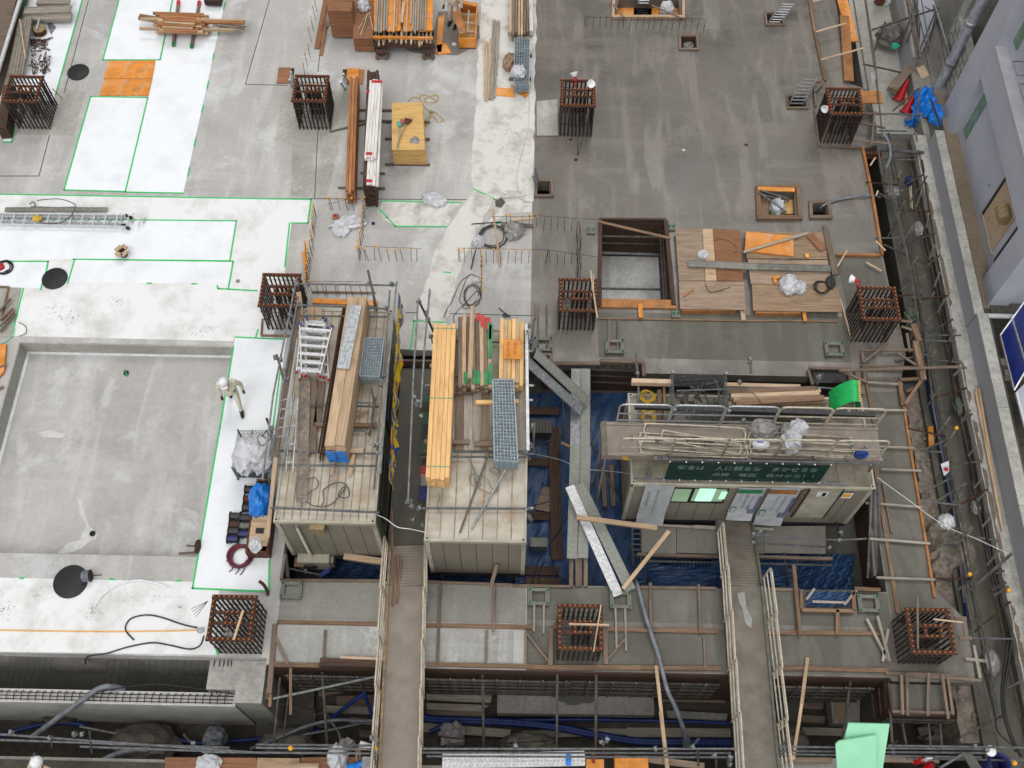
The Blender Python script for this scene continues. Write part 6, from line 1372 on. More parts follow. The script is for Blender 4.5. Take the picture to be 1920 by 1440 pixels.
for i,u in enumerate((1160,1172)): planks([(u,760,-1.4,u+12,950,-1.4,.12,.05)],'long dark plank on the tarpaulin west of the right cabin','dark planks west of the right cabin','wood_dk')
for i,u in enumerate((1130,1146)): planks([(u,872,-1.3,u+4,950,-1.4,.12,.06)],'upright-looking grey plank west of the right cabin','grey planks west of the right cabin','wood_old')
t=thing('grating_box','dark grated box on the tarpaulin beside the middle cabin','box',tuple(P(1008,805,-1.5)))
c=P(1008,805,-1.3); MB().box(c,(.75,.4,.4)).build('box',M['darkgrey'],t); m=MB(); [m.box((c.x-.34+i*.085,c.y,c.z+.21),(.02,.38,.02)) for i in range(9)]; m.build('grating',M['galv_dk'],t)
o=MB().box(P(1010,1020,-1.35),(.45,.25,.3)).build('steel_box',M['plate'],loc=P(1010,1020,-1.5)); tag(o,'grey steel box on the tarpaulin near the pit front','box')
o=MB().prism([tuple(P(u,v,-1.4))[:2] for u,v in ((1018,912),(1034,914),(1030,960),(1003,955))],-1.42,-1.39).build('board',M['wood_old'],loc=P(1018,930,-1.4)); tag(o,'brown board scrap lying skewed on the tarpaulin','board')
cable('cord',[P(u,v,-1.3) for u,v in ((1065,965),(1045,1000),(1015,1040),(1000,1085),(998,1100))],.014,M['cord_black'],'black cable crossing the tarpaulin towards the pit front','cable')
cable('cord',[P(u,v,-1.3) for u,v in ((1012,1095),(1012,1068),(1022,1055),(1035,1062),(1050,1082),(1070,1096))],.014,M['cord_black'],'black cable arching over the tarpaulin at the pit front','cable')
cable('cord',[P(u,v,.2) for u,v in ((998,838),(1030,826),(1062,812))],.018,M['cord_black'],'dark hose tied from the middle cabin to the plank bridge, far one','hose')
cable('cord',[P(u,v,.0) for u,v in ((998,948),(1030,940),(1062,925))],.018,M['cord_black'],'dark hose tied from the middle cabin to the plank bridge, near one','hose')
pipes([(1055,745,-1.0,1062,840,-1.0),(1108,830,-.9,1160,940,-1.0,.02)],'dark pipe strut beside the plank bridge over the pit','struts beside the plank bridge','galv_dk')
deckpl(P(1080,692,.12),P(1078,842,.12),.25,'galv','galvanised plank of the bridge over the pit, far western one',holes=1)
deckpl(P(1098,692,.12),P(1097,842,.12),.25,'plank_dull','weathered plank of the bridge over the pit, far eastern one',holes=1)
deckpl(P(1079,836,.16),P(1073,1047,.16),.27,'plank_dull','weathered plank of the bridge over the pit, near western one',holes=1)
deckpl(P(1098,838,.16),P(1092,1046,.16),.27,'plank_dull','weathered plank of the bridge over the pit, near eastern one',holes=1)
for i,u in enumerate((1071,1085,1098)): planks([(u,1044,.05,u,1100,.05,.1 if i!=1 else .16,.05)],'brown board carrying the near end of the plank bridge','boards at the near end of the plank bridge','wood_old')
deckpl(P(986,676,2.0),P(1090,770,.3),.26,'galv_lt','bright scaffold plank sloping from the middle cabin roof to the bridge, western',holes=1)
deckpl(P(1004,662,2.0),P(1103,754,.3),.27,'plank_dull','dull scaffold plank sloping from the middle cabin roof to the bridge, eastern',holes=1)
deckpl(P(1068,912,.42),P(1159,1116,.12),.24,'alu_w','bright scaffold plank lying slanted from the bridge to the front beam',holes=1)
deckpl(P(1086,908,.36),P(1182,1106,.12),.27,'plank_dull','dull scaffold plank lying slanted beside the bright one',holes=1)
planks([(1081,970,.55,1232,990,.5,.12,.08)],'thick brown timber lying across the slanted scaffold planks',None,'wood')
planks([(1168,1104,.3,1254,996,.2,.1,.06)],'worn yellow-brown timber leaning between the slanted planks and the landing',None,'wood')
pipes([(1053,830,.05,1070,838,.05,.04)],'pale short pipe beside the plank bridge',mat='rope_tan')
planks([(1035,682,.05,1125,682,.05,.1,.08),(1125,677,.06,1206,679,.06,.12,.12),(1206,680,.06,1207,706,.06,.1,.1),(1032,664,.06,1034,684,.06,.08,.1),(1013,665,.06,1034,665,.06,.08,.08)],'brown edge timber along the back of the pit','back edge timbers of the pit','wood_old')
for i in range(7): planks([(1120+i*13,684,-.05,1121+i*13,700,-.7,.08,.03)],'dark upright form stud at the back wall of the pit','form studs at the back wall','wood_dk')
pipes([(1037,690,-.3,1205,696,-.3,.03),(1037,700,-.7,1205,708,-.7,.03),(1037,712,-1.1,1205,720,-1.1,.03)],'dark waler pipe along the back wall of the pit','back waler pipes of the pit','galv_dk')
# ================================================================ RAMPS
def ramp(label,pts,w,lw,group=None):
 """pts: (x_centre, y, z) from cabin end to street"""
 t=thing('access_ramp',label,'ramp',pts[-1],group)
 for (a,b) in zip(pts[:-1],pts[1:]):
  a=Vector(a); b=Vector(b); d=(b-a).normalized(); s=Vector((1,0,0)); L=(b-a).length
  MB().bar(a,b,w,.05).build('deck',M[lw],t)
  m=MB(); n=int(L/.09)
  for i in range(n): c=a.lerp(b,(i+.5)/n)+Vector((0,0,.027)); m.box(c,(w-.1,.035,.008))
  m.build('ribs',M[lw],t)
  for k in (-1,1): MB().bar(a+s*k*(w/2+.03)+Vector((0,0,.03)),b+s*k*(w/2+.03)+Vector((0,0,.03)),.06,.16).build('kerb_beam',M['plate' if lw!='deck' else 'bag_tan'],t)
 return t
M['deck2']=simple('muddy_green_deck','7D776C','675F54',2,.6,.1,bump=.2,dirt=.45)
r1=[(P(765,1024,-.32).x,P(765,1024,-.32).y,-.32),(P(762,1100,.12).x,P(762,1100,.12).y,.12),(P(750,1432,.12).x,3.3,.12)]
ramp('long ramp leading from the street to the corridor between the left cabins',r1,.82,'deck')
r2=[(P(1376,978,-.85).x,P(1376,978,-.85).y,-.85),(P(1392,1100,.1).x,P(1392,1100,.1).y,.1),(P(1420,1432,.1).x,3.3,.1)]
ramp('long muddy ramp leading from the street to the right cabin landing',r2,.86,'deck2')
def rampside(a,b,c,off,ys,group,label):
 """guard panels standing on one side of a ramp; ys = y breaks from far to near"""
 def at(y):
  for p,q in ((a,b),(b,c)):
   if (p[1]>=y>=q[1]) : 
    s=(p[1]-y)/(p[1]-q[1]); return Vector((p[0]+(q[0]-p[0])*s+off,y,p[2]+(q[2]-p[2])*s+.1))
  return Vector((c[0]+off,y,c[2]+.1))
 for i,(y0,y1) in enumerate(zip(ys[:-1],ys[1:])):
  p=at(y0); q=at(y1-.12); guard(label,p+Vector((.0,0,0)),q+Vector((.03 if off>0 else -.03,0,0)),.95,3,'cream_pipe',.022,group)
ys1=[P(760,v,.1).y for v in (1020,1120,1212,1300,1390,1475)]
rampside(*r1,-.49,ys1,'west guard panels of the corridor ramp','cream looped guard panel on the west side of the corridor ramp')
rampside(*r1,.49,ys1,'east guard panels of the corridor ramp','cream looped guard panel on the east side of the corridor ramp')
ys2=[P(1390,v,.1).y for v in (985,1075,1160,1250,1345,1450)]
rampside(*r2,-.5,ys2,'west guard panels of the landing ramp','cream looped guard panel on the west side of the landing ramp')
ys2=[P(1430,v,.1).y for v in (1085,1170,1265,1360,1460)]
rampside(*r2,.5,ys2,'east guard panels of the landing ramp','cream looped guard panel on the east side of the landing ramp')
planks([(741,1040,.0,736,1135,.2,.06,.04),(747,1042,.0,744,1130,.2,.05,.04),(752,1050,0,746,1120,.2,.04,.04)],'thin reddish batten lying along the west side of the corridor ramp','battens on the corridor ramp','wood_red')
planks([(735,955,.8,736,1030,-.1,.05,.04)],'thin reddish batten leaning at the head of the corridor ramp',None,'wood_red')
planks([(937-4,1058,.4,920,1100,.1,.09,.05)],'worn batten leaning on the front of the middle cabin',None,'wood_old')
planks([(1374,1212,.14,1380,1288,.14,.06,.03)],'thin reddish batten lying on the landing ramp',None,'wood_red')
t=floor_patch('dried_mortar',[tuple(P(u,v,.14))[:2] for u,v in ((1383,1112),(1396,1110),(1400,1140),(1410,1160),(1409,1178),(1398,1170),(1392,1140),(1386,1130))],M['slab_white'],.141)
# ================================================================ FRONT BEAMS: battens over the concrete
def bl(lst,label,group,mat='wood_old',w=.07,h=.05): planks([(a,b,.03 if len(x)<5 else x[4],c,d,.03 if len(x)<5 else x[4],w,h) for x in lst for a,b,c,d in (x[:4],)],label,group,mat)
bl([(527,1088,712,1089),(800,1091,960,1097),(960,1098,1075,1100),(1196,1101,1343,1103),(1420,1104,1500,1106)],'brown edge timber along the front rim of the pit','front rim timbers of the pit')
bl([(527,1088,535,1040)],'brown edge timber at the west rim of the pit',None)
bl([(520,1166,715,1170),(800,1172,1000,1176),(1034,1177,1046,1177),(1138,1180,1345,1184),(1438,1186,1660,1188)],'reddish form timber along the middle of the front beams','middle form timbers of the front beams','wood_red',.1,.07)
bl([(516,1171,505,1300),],'upright-edged brown timber at the west end of the front beams',None,'wood_old',.12,.1)
bl([(510,1246,602,1248),(800,1246,1000,1250),(1000,1251,1200,1252),(1200,1252,1352,1253),(1448,1253,1560,1254),(1560,1255,1665,1257)],'rusty-edged form timber along the front edge of the beams','front edge form timbers','wood_red',.1,.08)
planks([(600,1240,.12,716,1243,.12,.16,.05),(600,1248,.02,716,1250,.02,.08,.3)],'dark weathered form timber west of the corridor ramp at the front edge','dark timbers at the front edge','wood_dk')
planks([(638,1232,.14,720,1236,.14,.06,.04)],'pinkish batten lying on the dark form timber',None,'wood_pale')
bl([(825,1093,820,1245,.07),(926,1096,925,1184,.07),(1219,1093,1220,1184,.07),(1310,1096,1313,1188,.07)],'batten laid across the front beam, far row','cross battens of the front beam','wood_old',.07,.05)
bl([(610,1182,607,1235,.05),(912,1182,911,1240,.05),(1230,1190,1231,1250,.05),(1320,1192,1323,1252,.05),(986,1182,985,1246,.05)],'batten laid across the near bay of the front beam','near cross battens','wood_old',.06,.05)
bl([(515,1192,540,1247,.06),(988,1188,1028,1240,.06),(1140,1236,1172,1198,.06)],'diagonal brace batten in the near bay of the front beam','diagonal braces of the near bay','wood_old',.06,.05)
bl([(1033,1178,1032,1248,.06),(1135,1180,1136,1246,.06)],'thick upright form timber beside the middle front cage','form timbers beside the middle front cage','wood_old',.12,.1)
bl([(1002,1132,1001,1184,.08),(1020,1134,1019,1188,.08),(1154,1136,1156,1214,.08),(1172,1136,1174,1220,.08)],'long batten running forward from an anchor frame','battens from the anchor frames','wood_grey',.05,.04)
bl([(1009,572,1009,648,.06),(1025,572,1025,650,.06),(1142,598,1142,662,.06),(1158,600,1158,664,.06)],'long batten running back from an anchor frame behind the cabins','battens from the far anchor frames','wood_old',.045,.04)
bl([(1003,571,1003,598,.05)],'short batten at the slab joint west of the tank cage',None,'wood_old',.04,.04)
def anchor(label,u,v,w=.42,d=.34,z=.02,group='anchor frames with green clamps'):
 c=P(u,v,z); t=thing('anchor_bracket',label,'anchor frame',tuple(c),group)
 for x in (-w/2,w/2): MB().box((c.x+x,c.y,z+.05),(.1,d+.1,.09)).build('side_plate',M['plate'],t)
 for y in (-d/2,d/2): MB().box((c.x,c.y+y,z+.05),(w-.104,.08,.08)).build('cross_plate',M['plate'],t)
 for x in (-w/2,w/2):
  for y in (-d/2,d/2): MB().tube((c.x+x,c.y+y,z+.09),(c.x+x*1.1,c.y+y,z+.2),.022,6).build('clamp',M['green_clamp'],t)
 return t
for u,v,lb in ((547,1108,'anchor frame with green clamps at the west end of the front beam'),(1010,1120,'anchor frame west of the middle front cage'),(1163,1126,'anchor frame east of the middle front cage'),(1627,1133,'anchor frame at the east end of the front beam'),(1018,648,'anchor frame behind the middle cabin at the slab joint'),(1152,652,'anchor frame west of the right cabin back edge'),(1563,657,'anchor frame near the middle right cage')): anchor(lb,u,v)
for u,v,lb in ((1108,434,'small green-clamped plate at the west corner of the tank'),(1258,428,'small green-clamped plate at the east corner of the tank'),(1267,591,'small green-clamped plate at the near east corner of the tank')):
 c=P(u,v,0); t=thing('clamp_plate',lb,'clamp plate',tuple(c)); MB().box((c.x,c.y,.04),(.24,.22,.06)).build('plate',M['plate'],t)
 for x in (-.06,.06): MB().tube((c.x+x,c.y,.07),(c.x+x,c.y+.02,.16),.022,6).build('clamp',M['green_clamp'],t)
o=cable('hose_end',[P(486,1090,.4),P(494,1096,.3),P(501,1108,.1),P(502,1116,.02)],.04,M['rust_red'],'rusty red bent pipe end near the front left rebar cage','pipe')
bl([(1502,1106,1503,1142,.1),(1503,1144,1601,1146,.1),(1600,1108,1601,1146,.1),(1602,1104,1650,1106,.1),(1488,1060,1500,1190,.14),(1570,1144,1570,1190,.1)],'reddish timber framing the notch at the right end of the pit','notch framing timbers','wood_red',.09,.08)
bl([(1512,1124,1527,1104,.12),(1583,1134,1606,1106,.12),(1523,1128,1586,1130,.1)],'pale brace across the notch at the right end of the pit','notch braces','wood_grey',.06,.04)
tag(MB().prism([tuple(P(u,v,0))[:2] for u,v in ((1503,1106),(1600,1106),(1600,1144),(1504,1142))],.003,.0045).build('notch_opening',M['conc_dk'],loc=(0,0,0)),kind='structure')
tarp('crumpled blue sheet lying inside the framed notch',((1512,1110),(1592,1110),(1592,1138),(1512,1138)),.01,12,n=22,amp=.09)
bl([(1688,716,1700,800),(1700,800,1716,900),(1716,900,1733,1000),(1733,1000,1752,1120)],'orange-worn form timber along the outer edge of the right beam','outer form timbers of the right beam','orange_dk',.07,.07)
bl([(1641,880,1660,1000),(1660,1000,1683,1150),(1621,700,1640,800)],'reddish form timber along the inner side of the right beam','inner form timbers of the right beam','wood_red',.09,.06)
bl([(1629,768,1700,770,.1),(1640,837,1714,840,.1),(1652,880,1727,883,.1),(1623,943,1730,951,.1),(1630,1010,1744,1019,.1),(1644,1083,1753,1087,.1),(1626,717,1692,721,.1)],'grey-brown batten laid across the right beam','cross battens of the right beam','wood_grey',.06,.05)
bl([(1626,890,1640,1080,.05),(1655,905,1672,1000,.04)],'long batten running beside the upright pipe bundle','battens beside the pipe bundle','wood_old',.06,.05)
bl([(1612,657,1724,656,.15),(1614,685,1726,690,.15),(1622,692,1730,690,.3),(1573,695,1800,688,.4),(1575,695,1625,716,.3),(1618,680,1665,642,.2),(1690,612,1722,622,.2),(1700,625,1706,660,.2),(1676,600,1710,604,.2),(1683,662,1718,685,.2),(1617,660,1622,716,.12)],'weathered timber of the form frame around the middle right rebar cage','form frame timbers near the middle right cage','wood_old',.07,.05)
bl([(1712,608,1724,640,.22),(1716,640,1732,712,.22)],'reddish post timber at the outer corner near the middle right cage','reddish corner timbers','wood_red',.16,.06)
bl([(1686,712,1730,710,.1),(1686,716,1692,760,.1),(1728,712,1697,758,.14),(1700,735,1712,728,.05)],'reddish timber framing the triangular opening at the right edge','triangular opening frame timbers','wood_red',.09,.07)
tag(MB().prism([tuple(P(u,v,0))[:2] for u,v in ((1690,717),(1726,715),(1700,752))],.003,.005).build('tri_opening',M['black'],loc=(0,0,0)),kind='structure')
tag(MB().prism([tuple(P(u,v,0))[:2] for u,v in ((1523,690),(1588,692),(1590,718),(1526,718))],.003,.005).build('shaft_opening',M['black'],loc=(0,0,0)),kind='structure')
bl([(1517,690,1596,692,.08),(1515,694,1524,722,.08),(1590,694,1604,745,.08),(1603,693,1618,740,.08)],'brown timber framing the dark shaft behind the right cabin','shaft framing timbers','wood_old',.08,.08)
bl([(1568,478,1650,479,.05)],'orange-worn timber closing the slab before the middle right cage',None,'orange_dk',.07,.1)
bl([(1617,277,1636,370),(1636,370,1654,478)],'long orange-worn form timber along the right slab edge','edge form timbers of the right slab','orange_dk',.08,.1)
bl([(1516,-10,1527,60),(1527,60,1547,152)],'long reddish form timber beside the orange panels at the far right','edge form timbers at the far right','wood_red',.09,.1)
o=MB().bar(P(1576,-12,.1),P(1600,78,.1),.34,.05).build('form_board',M['orange'],loc=P(1580,0,0)); tag(o,'long bright orange form panel at the far right slab edge, far one','form board')
o=MB().bar(P(1583,30,.12),P(1592,152,.1),.3,.05).build('form_board',M['orange_dk'],loc=P(1583,60,0)); tag(o,'worn orange form panel at the far right slab edge, near one','form board')
bl([(1530,60,1586,44,.4),(1540,112,1620,90,.4),(1524,3,1545,-2,.3)],'pale batten bracing the far right orange panels','braces of the far right panels','wood_pale',.06,.04)
bl([(1610,182,1653,183,.5)],'broad orange board jutting beside the far right rebar cage',None,'orange_dk',.5,.06)
bl([(1621,213,1664,214,.3),(1613,230,1660,240,.3),(1600,262,1672,270,.3),(1640,210,1634,272,.35),(1530,200,1527,160,.1),(1527,172,1544,154,.15),(1524,155,1545,152,.15),(1527,205,1536,275,.05),(1540,275,1616,277,.05)],'short weathered timber around the far right rebar cage','timbers around the far right cage','wood_old',.06,.05)
bl([(1622,288,1653,288,-.1),(1622,295,1653,296,-.3)],'reddish form board at the jog below the far right rebar cage','form boards below the far right cage','rust_red',.1,.08)
bl([(1575,560,1598,640,.05),(1570,500,1588,470,.3),(1624,492,1653,508,.1),(1642,452,1660,470,.2),(1632,310,1641,296,.4),(1643,366,1646,358,.3)],'thin timber brace near the middle right cage','thin braces near the middle right cage','wood_pale',.05,.04)
for i,(u,v) in enumerate(((1060,560),)): pass
# ================================================================ FRONT FACE, walers
gy=5.72
for i,z in enumerate((-.30,-.62,-.98,-1.36,-1.72)):
 for j,(x0,x1) in enumerate(((-5.4,-2.95),(-2.1,1.4),(1.4,4.95),(6.1,8.6))):
  for k in (0,1):
   o=pipe('waler_pipe',(x0,gy-.1-.02*(j%2),z-k*.07),(x1,gy-.1-.02*(j%2),z-k*.07),.0243,M['galv_dk']); tag(o,'grey waler pipe in the horizontal rows below the front edge','scaffold pipe','waler rows below the front edge')
tag(MB().box((1.5,5.79,-1.5),(14.6,.03,2.9)).build('form_plywood',M['wood_dk'],loc=(1.5,5.8,-3)),'dark form plywood face below the front edge of the beams','form board')
for i in range(26):
 x=-5.3+i*.55
 if abs(x+2.5)<.3 or abs(x-5.5)<.4: continue
 o=beam('form_tie',(x,gy-.13,-.2),(x,gy-.13,-1.8),.03,.05,M['galv_dk']); tag(o,'upright form tie clamping the waler rows','form tie','upright form ties')
def slabobj(pts,z,th,mat,label,name='steel_plate',cat='plate',group=None):
 c=[P(u,v,z) for u,v in pts]; o=MB().prism([(a.x,a.y) for a in c],z-th,z).build(name,M[mat],loc=c[0]); return tag(o,label,cat,group)
slabobj(((933,1287),(1225,1290),(1227,1341),(932,1337)),-2.1,.35,'conc','long pale concrete block lying in the front excavation',name='concrete_block',cat='concrete block')
tag(MB().blob(P(1080,1297,-2.1),(1.0,.5,.02),seed=3,rough=.4).build('water_stain',M['conc_dk'],loc=P(1080,1297,-2.1)),kind='structure')
GZ=-2.85
for i,(pts,mt,lb) in enumerate(((((800,1290),(925,1292),(920,1318),(800,1312)),'wood_grey','grey-brown plank in the front excavation, farthest one east of the corridor ramp'),(((800,1318),(918,1322),(900,1335),(800,1330)),'wood_grey','grey-brown plank in the front excavation, second one east of the corridor ramp'),(((800,1332),(905,1334),(903,1350),(800,1348)),'wood_old','reddish-brown plank in the front excavation east of the corridor ramp'),(((790,1355),(958,1368),(955,1383),(788,1372)),'wood_grey','long plank slanting under the blue hose east of the corridor ramp'),(((980,1370),(1110,1366),(1178,1366),(1176,1378),(982,1384)),'wood_grey','long plank in the front excavation below the concrete block'),(((1176,1364),(1370,1366),(1370,1382),(1176,1382)),'wood_grey','second long plank in the front excavation west of the landing ramp'),(((1236,1300),(1360,1302),(1360,1318),(1236,1316)),'wood_old','dark plank in the front excavation near the landing ramp'),(((1250,1332),(1364,1338),(1362,1352),(1252,1346)),'conc','pale plank in the front excavation near the landing ramp'),(((595,1288),(662,1282),(660,1295),(598,1306)),'wood_old','short dark plank west of the corridor ramp'),(((630,1305),(712,1303),(712,1330),(632,1322)),'wood_old','wide dark plank west of the corridor ramp'),(((608,1322),(712,1328),(712,1340),(606,1336)),'wood_grey','pinkish plank west of the corridor ramp'),(((658,1345),(712,1350),(712,1360),(656,1356)),'wood_grey','narrow plank west of the corridor ramp by the blue pipes'),(((672,1368),(718,1373),(718,1386),(674,1382)),'wood_old','short plank next to the bag west of the corridor ramp'),(((548,1282),(590,1282),(588,1336),(545,1332)),'conc_dk','square dark plate below the west end of the front beams'),(((480,1338),(592,1330),(588,1366),(560,1390),(480,1392)),'conc_dk','large dark concrete plate in the west part of the front excavation'),(((1455,1315),(1505,1315),(1503,1376),(1452,1376)),'conc_dk','dark plate east of the landing ramp'),(((1500,1312),(1545,1315),(1543,1330),(1500,1328)),'wood_old','brown plank end east of the landing ramp, far one'),(((1500,1340),(1548,1343),(1546,1356),(1500,1354)),'wood_old','brown plank end east of the landing ramp, middle one'),(((1505,1363),(1590,1366),(1588,1380),(1505,1378)),'wood_grey','brown plank end east of the landing ramp, near one'))):
 slabobj(pts,GZ+.02*i%3*.02+.02,.06,mt,lb,name='plank',cat='plank')
slabobj(((1556,1302),(1612,1306),(1612,1356),(1562,1356)),-2.4,.5,'conc','concrete block beside the boxed corner in the front excavation',name='concrete_block',cat='concrete block')
slabobj(((1566,1306),(1582,1306),(1580,1352),(1566,1352)),-2.36,.05,'rope_tan','narrow yellowish board on the concrete block by the boxed corner',name='board',cat='board')
def hose(pts,r,mat,label,z=None,name='hose',cat='hose'):
 return cable(name,[P(*(p if len(p)==3 else (*p,z))) for p in pts],r,M[mat],label,cat,n=7)
for k,dz in enumerate((0,5)):
 hose([(790,1338+dz),(812,1346+dz),(900,1349+dz),(960,1352+dz),(1050,1362+dz),(1120,1376+dz),(1200,1388+dz),(1300,1389+dz),(1370,1390+dz)],.07,'bluehose',['blue layflat hose running along the front excavation, far one','blue layflat hose running along the front excavation, near one'][k],-2.7)
hose([(960,1350),(1100,1349),(1250,1352),(1370,1356)],.05,'bluehose','thin dark blue hose behind the layflat hoses',-2.7)
hose([(805,1373),(835,1360),(855,1355)],.06,'bluehose','short blue hose end near the corridor ramp',-2.6)
hose([(622,1346,-2.7),(680,1302,-2.0),(684,1303,-2.0),(700,1350,-2.6),(706,1368,-2.7)],.05,'bluepaint','blue painted bent pipe west of the corridor ramp',name='blue_pipe',cat='pipe')
hose([(520,1380,-2.7),(560,1375,-2.7),(600,1370,-2.7)],.05,'bluehose','blue hose piece under the grey hoses in the west excavation')
hose([(0,1380,-2.6),(60,1362,-2.6),(120,1355,-2.6),(160,1360,-2.6)],.06,'bluehose','dark blue hose in the shadow of the low wall')
hose([(300,1376,-2.6),(360,1392,-2.6),(430,1390,-2.6),(500,1384,-2.6)],.06,'bluehose','dark blue hose near the grey shroud in the west excavation')
hose([(470,1404,-2.3),(530,1380,-2.0),(580,1360,-2.0),(630,1350,-2.0),(680,1352,-2.1),(712,1350,-2.2)],.045,'hose_grey','grey hose sweeping over the plates west of the corridor ramp')
hose([(500,1388,-2.4),(590,1374,-2.2),(660,1360,-2.2),(712,1348,-2.2)],.03,'hose_grey','second grey hose sweeping over the plates west of the corridor ramp')
hose([(620,1352),(634,1372),(638,1390),(628,1402),(610,1400)],.035,'hose_grey','grey hose loop near the round shaft ring',-2.5)
hose([(590,1340),(610,1337),(618,1350),(610,1362),(596,1360),(590,1348),(592,1340)],.02,'galv_dk','round dark ring in the west excavation',-2.6,name='ring',cat='ring')
hose([(60,1382,-1.4),(110,1345,-.9),(160,1308,-.5),(185,1291,-.4),(205,1287,-.4),(232,1292,-.7)],.07,'hose_grey','thick grey hose bending over the low wall into the trench')
hose([(170,1440,-1.0),(200,1422,-1.0),(240,1408,-1.0),(280,1406,-1.0)],.07,'hose_grey','thick grey hose emerging behind the fence at lower left')
hose([(150,1362,-2.4),(200,1372,-2.3),(240,1378,-2.3),(300,1378,-2.4)],.03,'bag_grey','thin pale hose in the shadow behind the fence')
hose([(1190,1088,-.2),(1196,1100,.1),(1212,1160,.15),(1235,1230,.1),(1250,1290,-.1),(1268,1330,-.4),(1284,1375,-1.1),(1287,1398,-1.5)],.055,'hose_grey','thick grey hose running from the pit over the front beams')
planks([(1230,1248,.1,1240,1335,.2,.08,.04),(1239,1335,.2,1252,1448,.3,.09,.05)],'long brown batten standing in front of the middle beam','long battens before the middle beam','wood')
planks([(1514,1233,.1,1503,1320,.2,.08,.04),(1503,1320,.2,1487,1424,.3,.07,.04)],'long brown batten standing before the east beam','long battens before the east beam','wood')
planks([(545,1252,.0,545,1340,-.1,.07,.04),(509,1250,.0,506,1325,-.1,.07,.05),(498,1290,-.5,500,1312,-.6,.1,.06)],'brown post below the west end of the front beams','brown posts below the west end','wood_red')
pipes([(525,1270,-.4,512,1410,-.8,.03),(541,1300,-.6,532,1380,-.8,.02),(604,1260,-.4,614,1400,-.8,.035),(905,1265,-.4,907,1400,-.6,.035),(1045,1262,-.3,1044,1400,-.4,.03),(1118,1264,-.3,1117,1402,-.4,.035),(1595,1275,-.4,1578,1400,-.7,.035),(1666,1290,-.2,1675,1420,.1,.035),(1690,1345,-.6,1700,1400,-.5,.03),(1762,1340,-.6,1766,1400,-.5,.03),(1740,1340,-.8,1745,1400,-.6,.025)],'upright prop pipe in the front excavation','prop pipes of the front excavation','galv_dk')
pipes([(512,1310,-.1,712,1267,-.1,.03)],'bright pipe slanting below the west end of the front beams',mat='galv_lt')
pipes([(520,1312,-.8,590,1332,-.9,.015),(790,1378,-1.5,960,1394,-1.5,.015),(930,1394,-1.2,1050,1388,-1.2,.012)],'thin dark stay bar in the front excavation','thin stays in the front excavation','rebar')
t=thing('form_box','timber-framed box of wet concrete at the front right corner','form box',(9.5,5.3,-.9))
bx0,by0=P(1672,1340,-.05).x,P(1672,1340,-.05).y; bx1,by1=P(1786,1340,-.05).x,5.70
MB().box(((bx0+bx1)/2,(by0+by1)/2,-.5),(bx1-bx0-.1,by1-by0-.05,.85)).build('concrete',M['slab_green'],t)
MB().box(((bx0+bx1)/2,by0,-.4),(bx1-bx0,.06,.9)).build('front_board',M['wood_dk'],t); MB().box((bx0,(by0+by1)/2,-.4),(.06,by1-by0-.062,.9)).build('side_board',M['wood_dk'],t); MB().box((bx1,(by0+by1)/2,-.4),(.06,by1-by0-.062,.9)).build('side_board',M['wood_dk'],t)
for z in (-.2,-.5): pipe('waler',(bx0-.1,by0-.07,z),(bx1+.1,by0-.07,z),.03,M['galv_dk'],t)
bl([(1668,1262,1786,1266,.06),(1672,1334,1788,1337,.06),(1690,1266,1692,1340,.1),(1700,1262,1702,1342,.12),(1741,1262,1739,1342,.1),(1766,1264,1778,1348,.12),(1776,1264,1786,1340,.08),(1660,1262,1840,1276,.04)],'timber laid over the boxed corner at the front right','timbers over the boxed corner','wood_old',.07,.06)
pipes([(1660,1275,-.1,1662,1330,-.3,.03),(1648,1290,-.4,1652,1340,-.5,.025),(1635,1300,-.6,1640,1345,-.7,.025)],'rusty upright stud at the west side of the boxed corner','rusty studs at the boxed corner','rust')
bl([(1838,1272,1826,1210,.05),(1810,1235,1848,1240,.06),(1655,1240,1665,1180,.1),(1665,1238,1625,1160,.1),(1668,1240,1645,1155,.15)],'weathered batten near the front right rebar cage','battens near the front right cage','wood_grey',.07,.05)
t=thing('rebar_mat','mat of thin bent rebar lying along the top of the low wall','rebar mat',tuple(P(200,1305,-.58)))
for k,z in ((4.99,-.55),(5.07,-.55),(5.15,-.55)): pipe('long_bar',(-12.6,k,z),(-6.6,k,z),.012,M['rebar'],t,6)
pr=None
for i in range(34):
 x=-12.5+i*.173
 if pr is None:
  m=MB(); m.path([(0,-.07,-.03),(0,-.1,0),(0,-.03,.03),(0,.1,.03),(.02,.12,0),(.03,.09,-.02)],.012,5); pr=m.build('stirrup',M['rebar'],t,loc=(0,0,0)); o=pr
 else: o=pr.copy(); COL.objects.link(o); o.parent=t
 o.location=Vector((x,5.07,-.54))-t.location
for u in (402,412,420,428,434): pipes([(u,1238,-.2,u-6,1302,-.5,.012)],'thin rebar lying across the wall stub','rebars across the wall stub','rebar',name='rebar',cat='rebar')
for i,u in enumerate(list(range(12,95,11))+list(range(195,400,13))):
 pipes([(u+8,1236+u*.012,-.3,u,1278+u*.02,-1.25,.011)],'thin pale rebar hanging in the dark front trench','rebars hanging in the front trench','galv',name='rebar',cat='rebar')
cable('cord',[P(180,1298,-.4),P(280,1283,-.4),P(360,1290,-.4),P(430,1300,-.4),P(520,1318,-.8),P(570,1332,-.8)],.014,M['cord_black'],'thin black cable running from the trench past the wall stub','cable')
cable('cord',[P(370,1177,.03),P(340,1170,.03),P(305,1158,.03),P(275,1153,.03),P(245,1160,.03),P(235,1180,.03),(P(251,1200,.03))],.018,M['cord_black'],'black cable looping on the trodden sheet near the front left cage','cable')
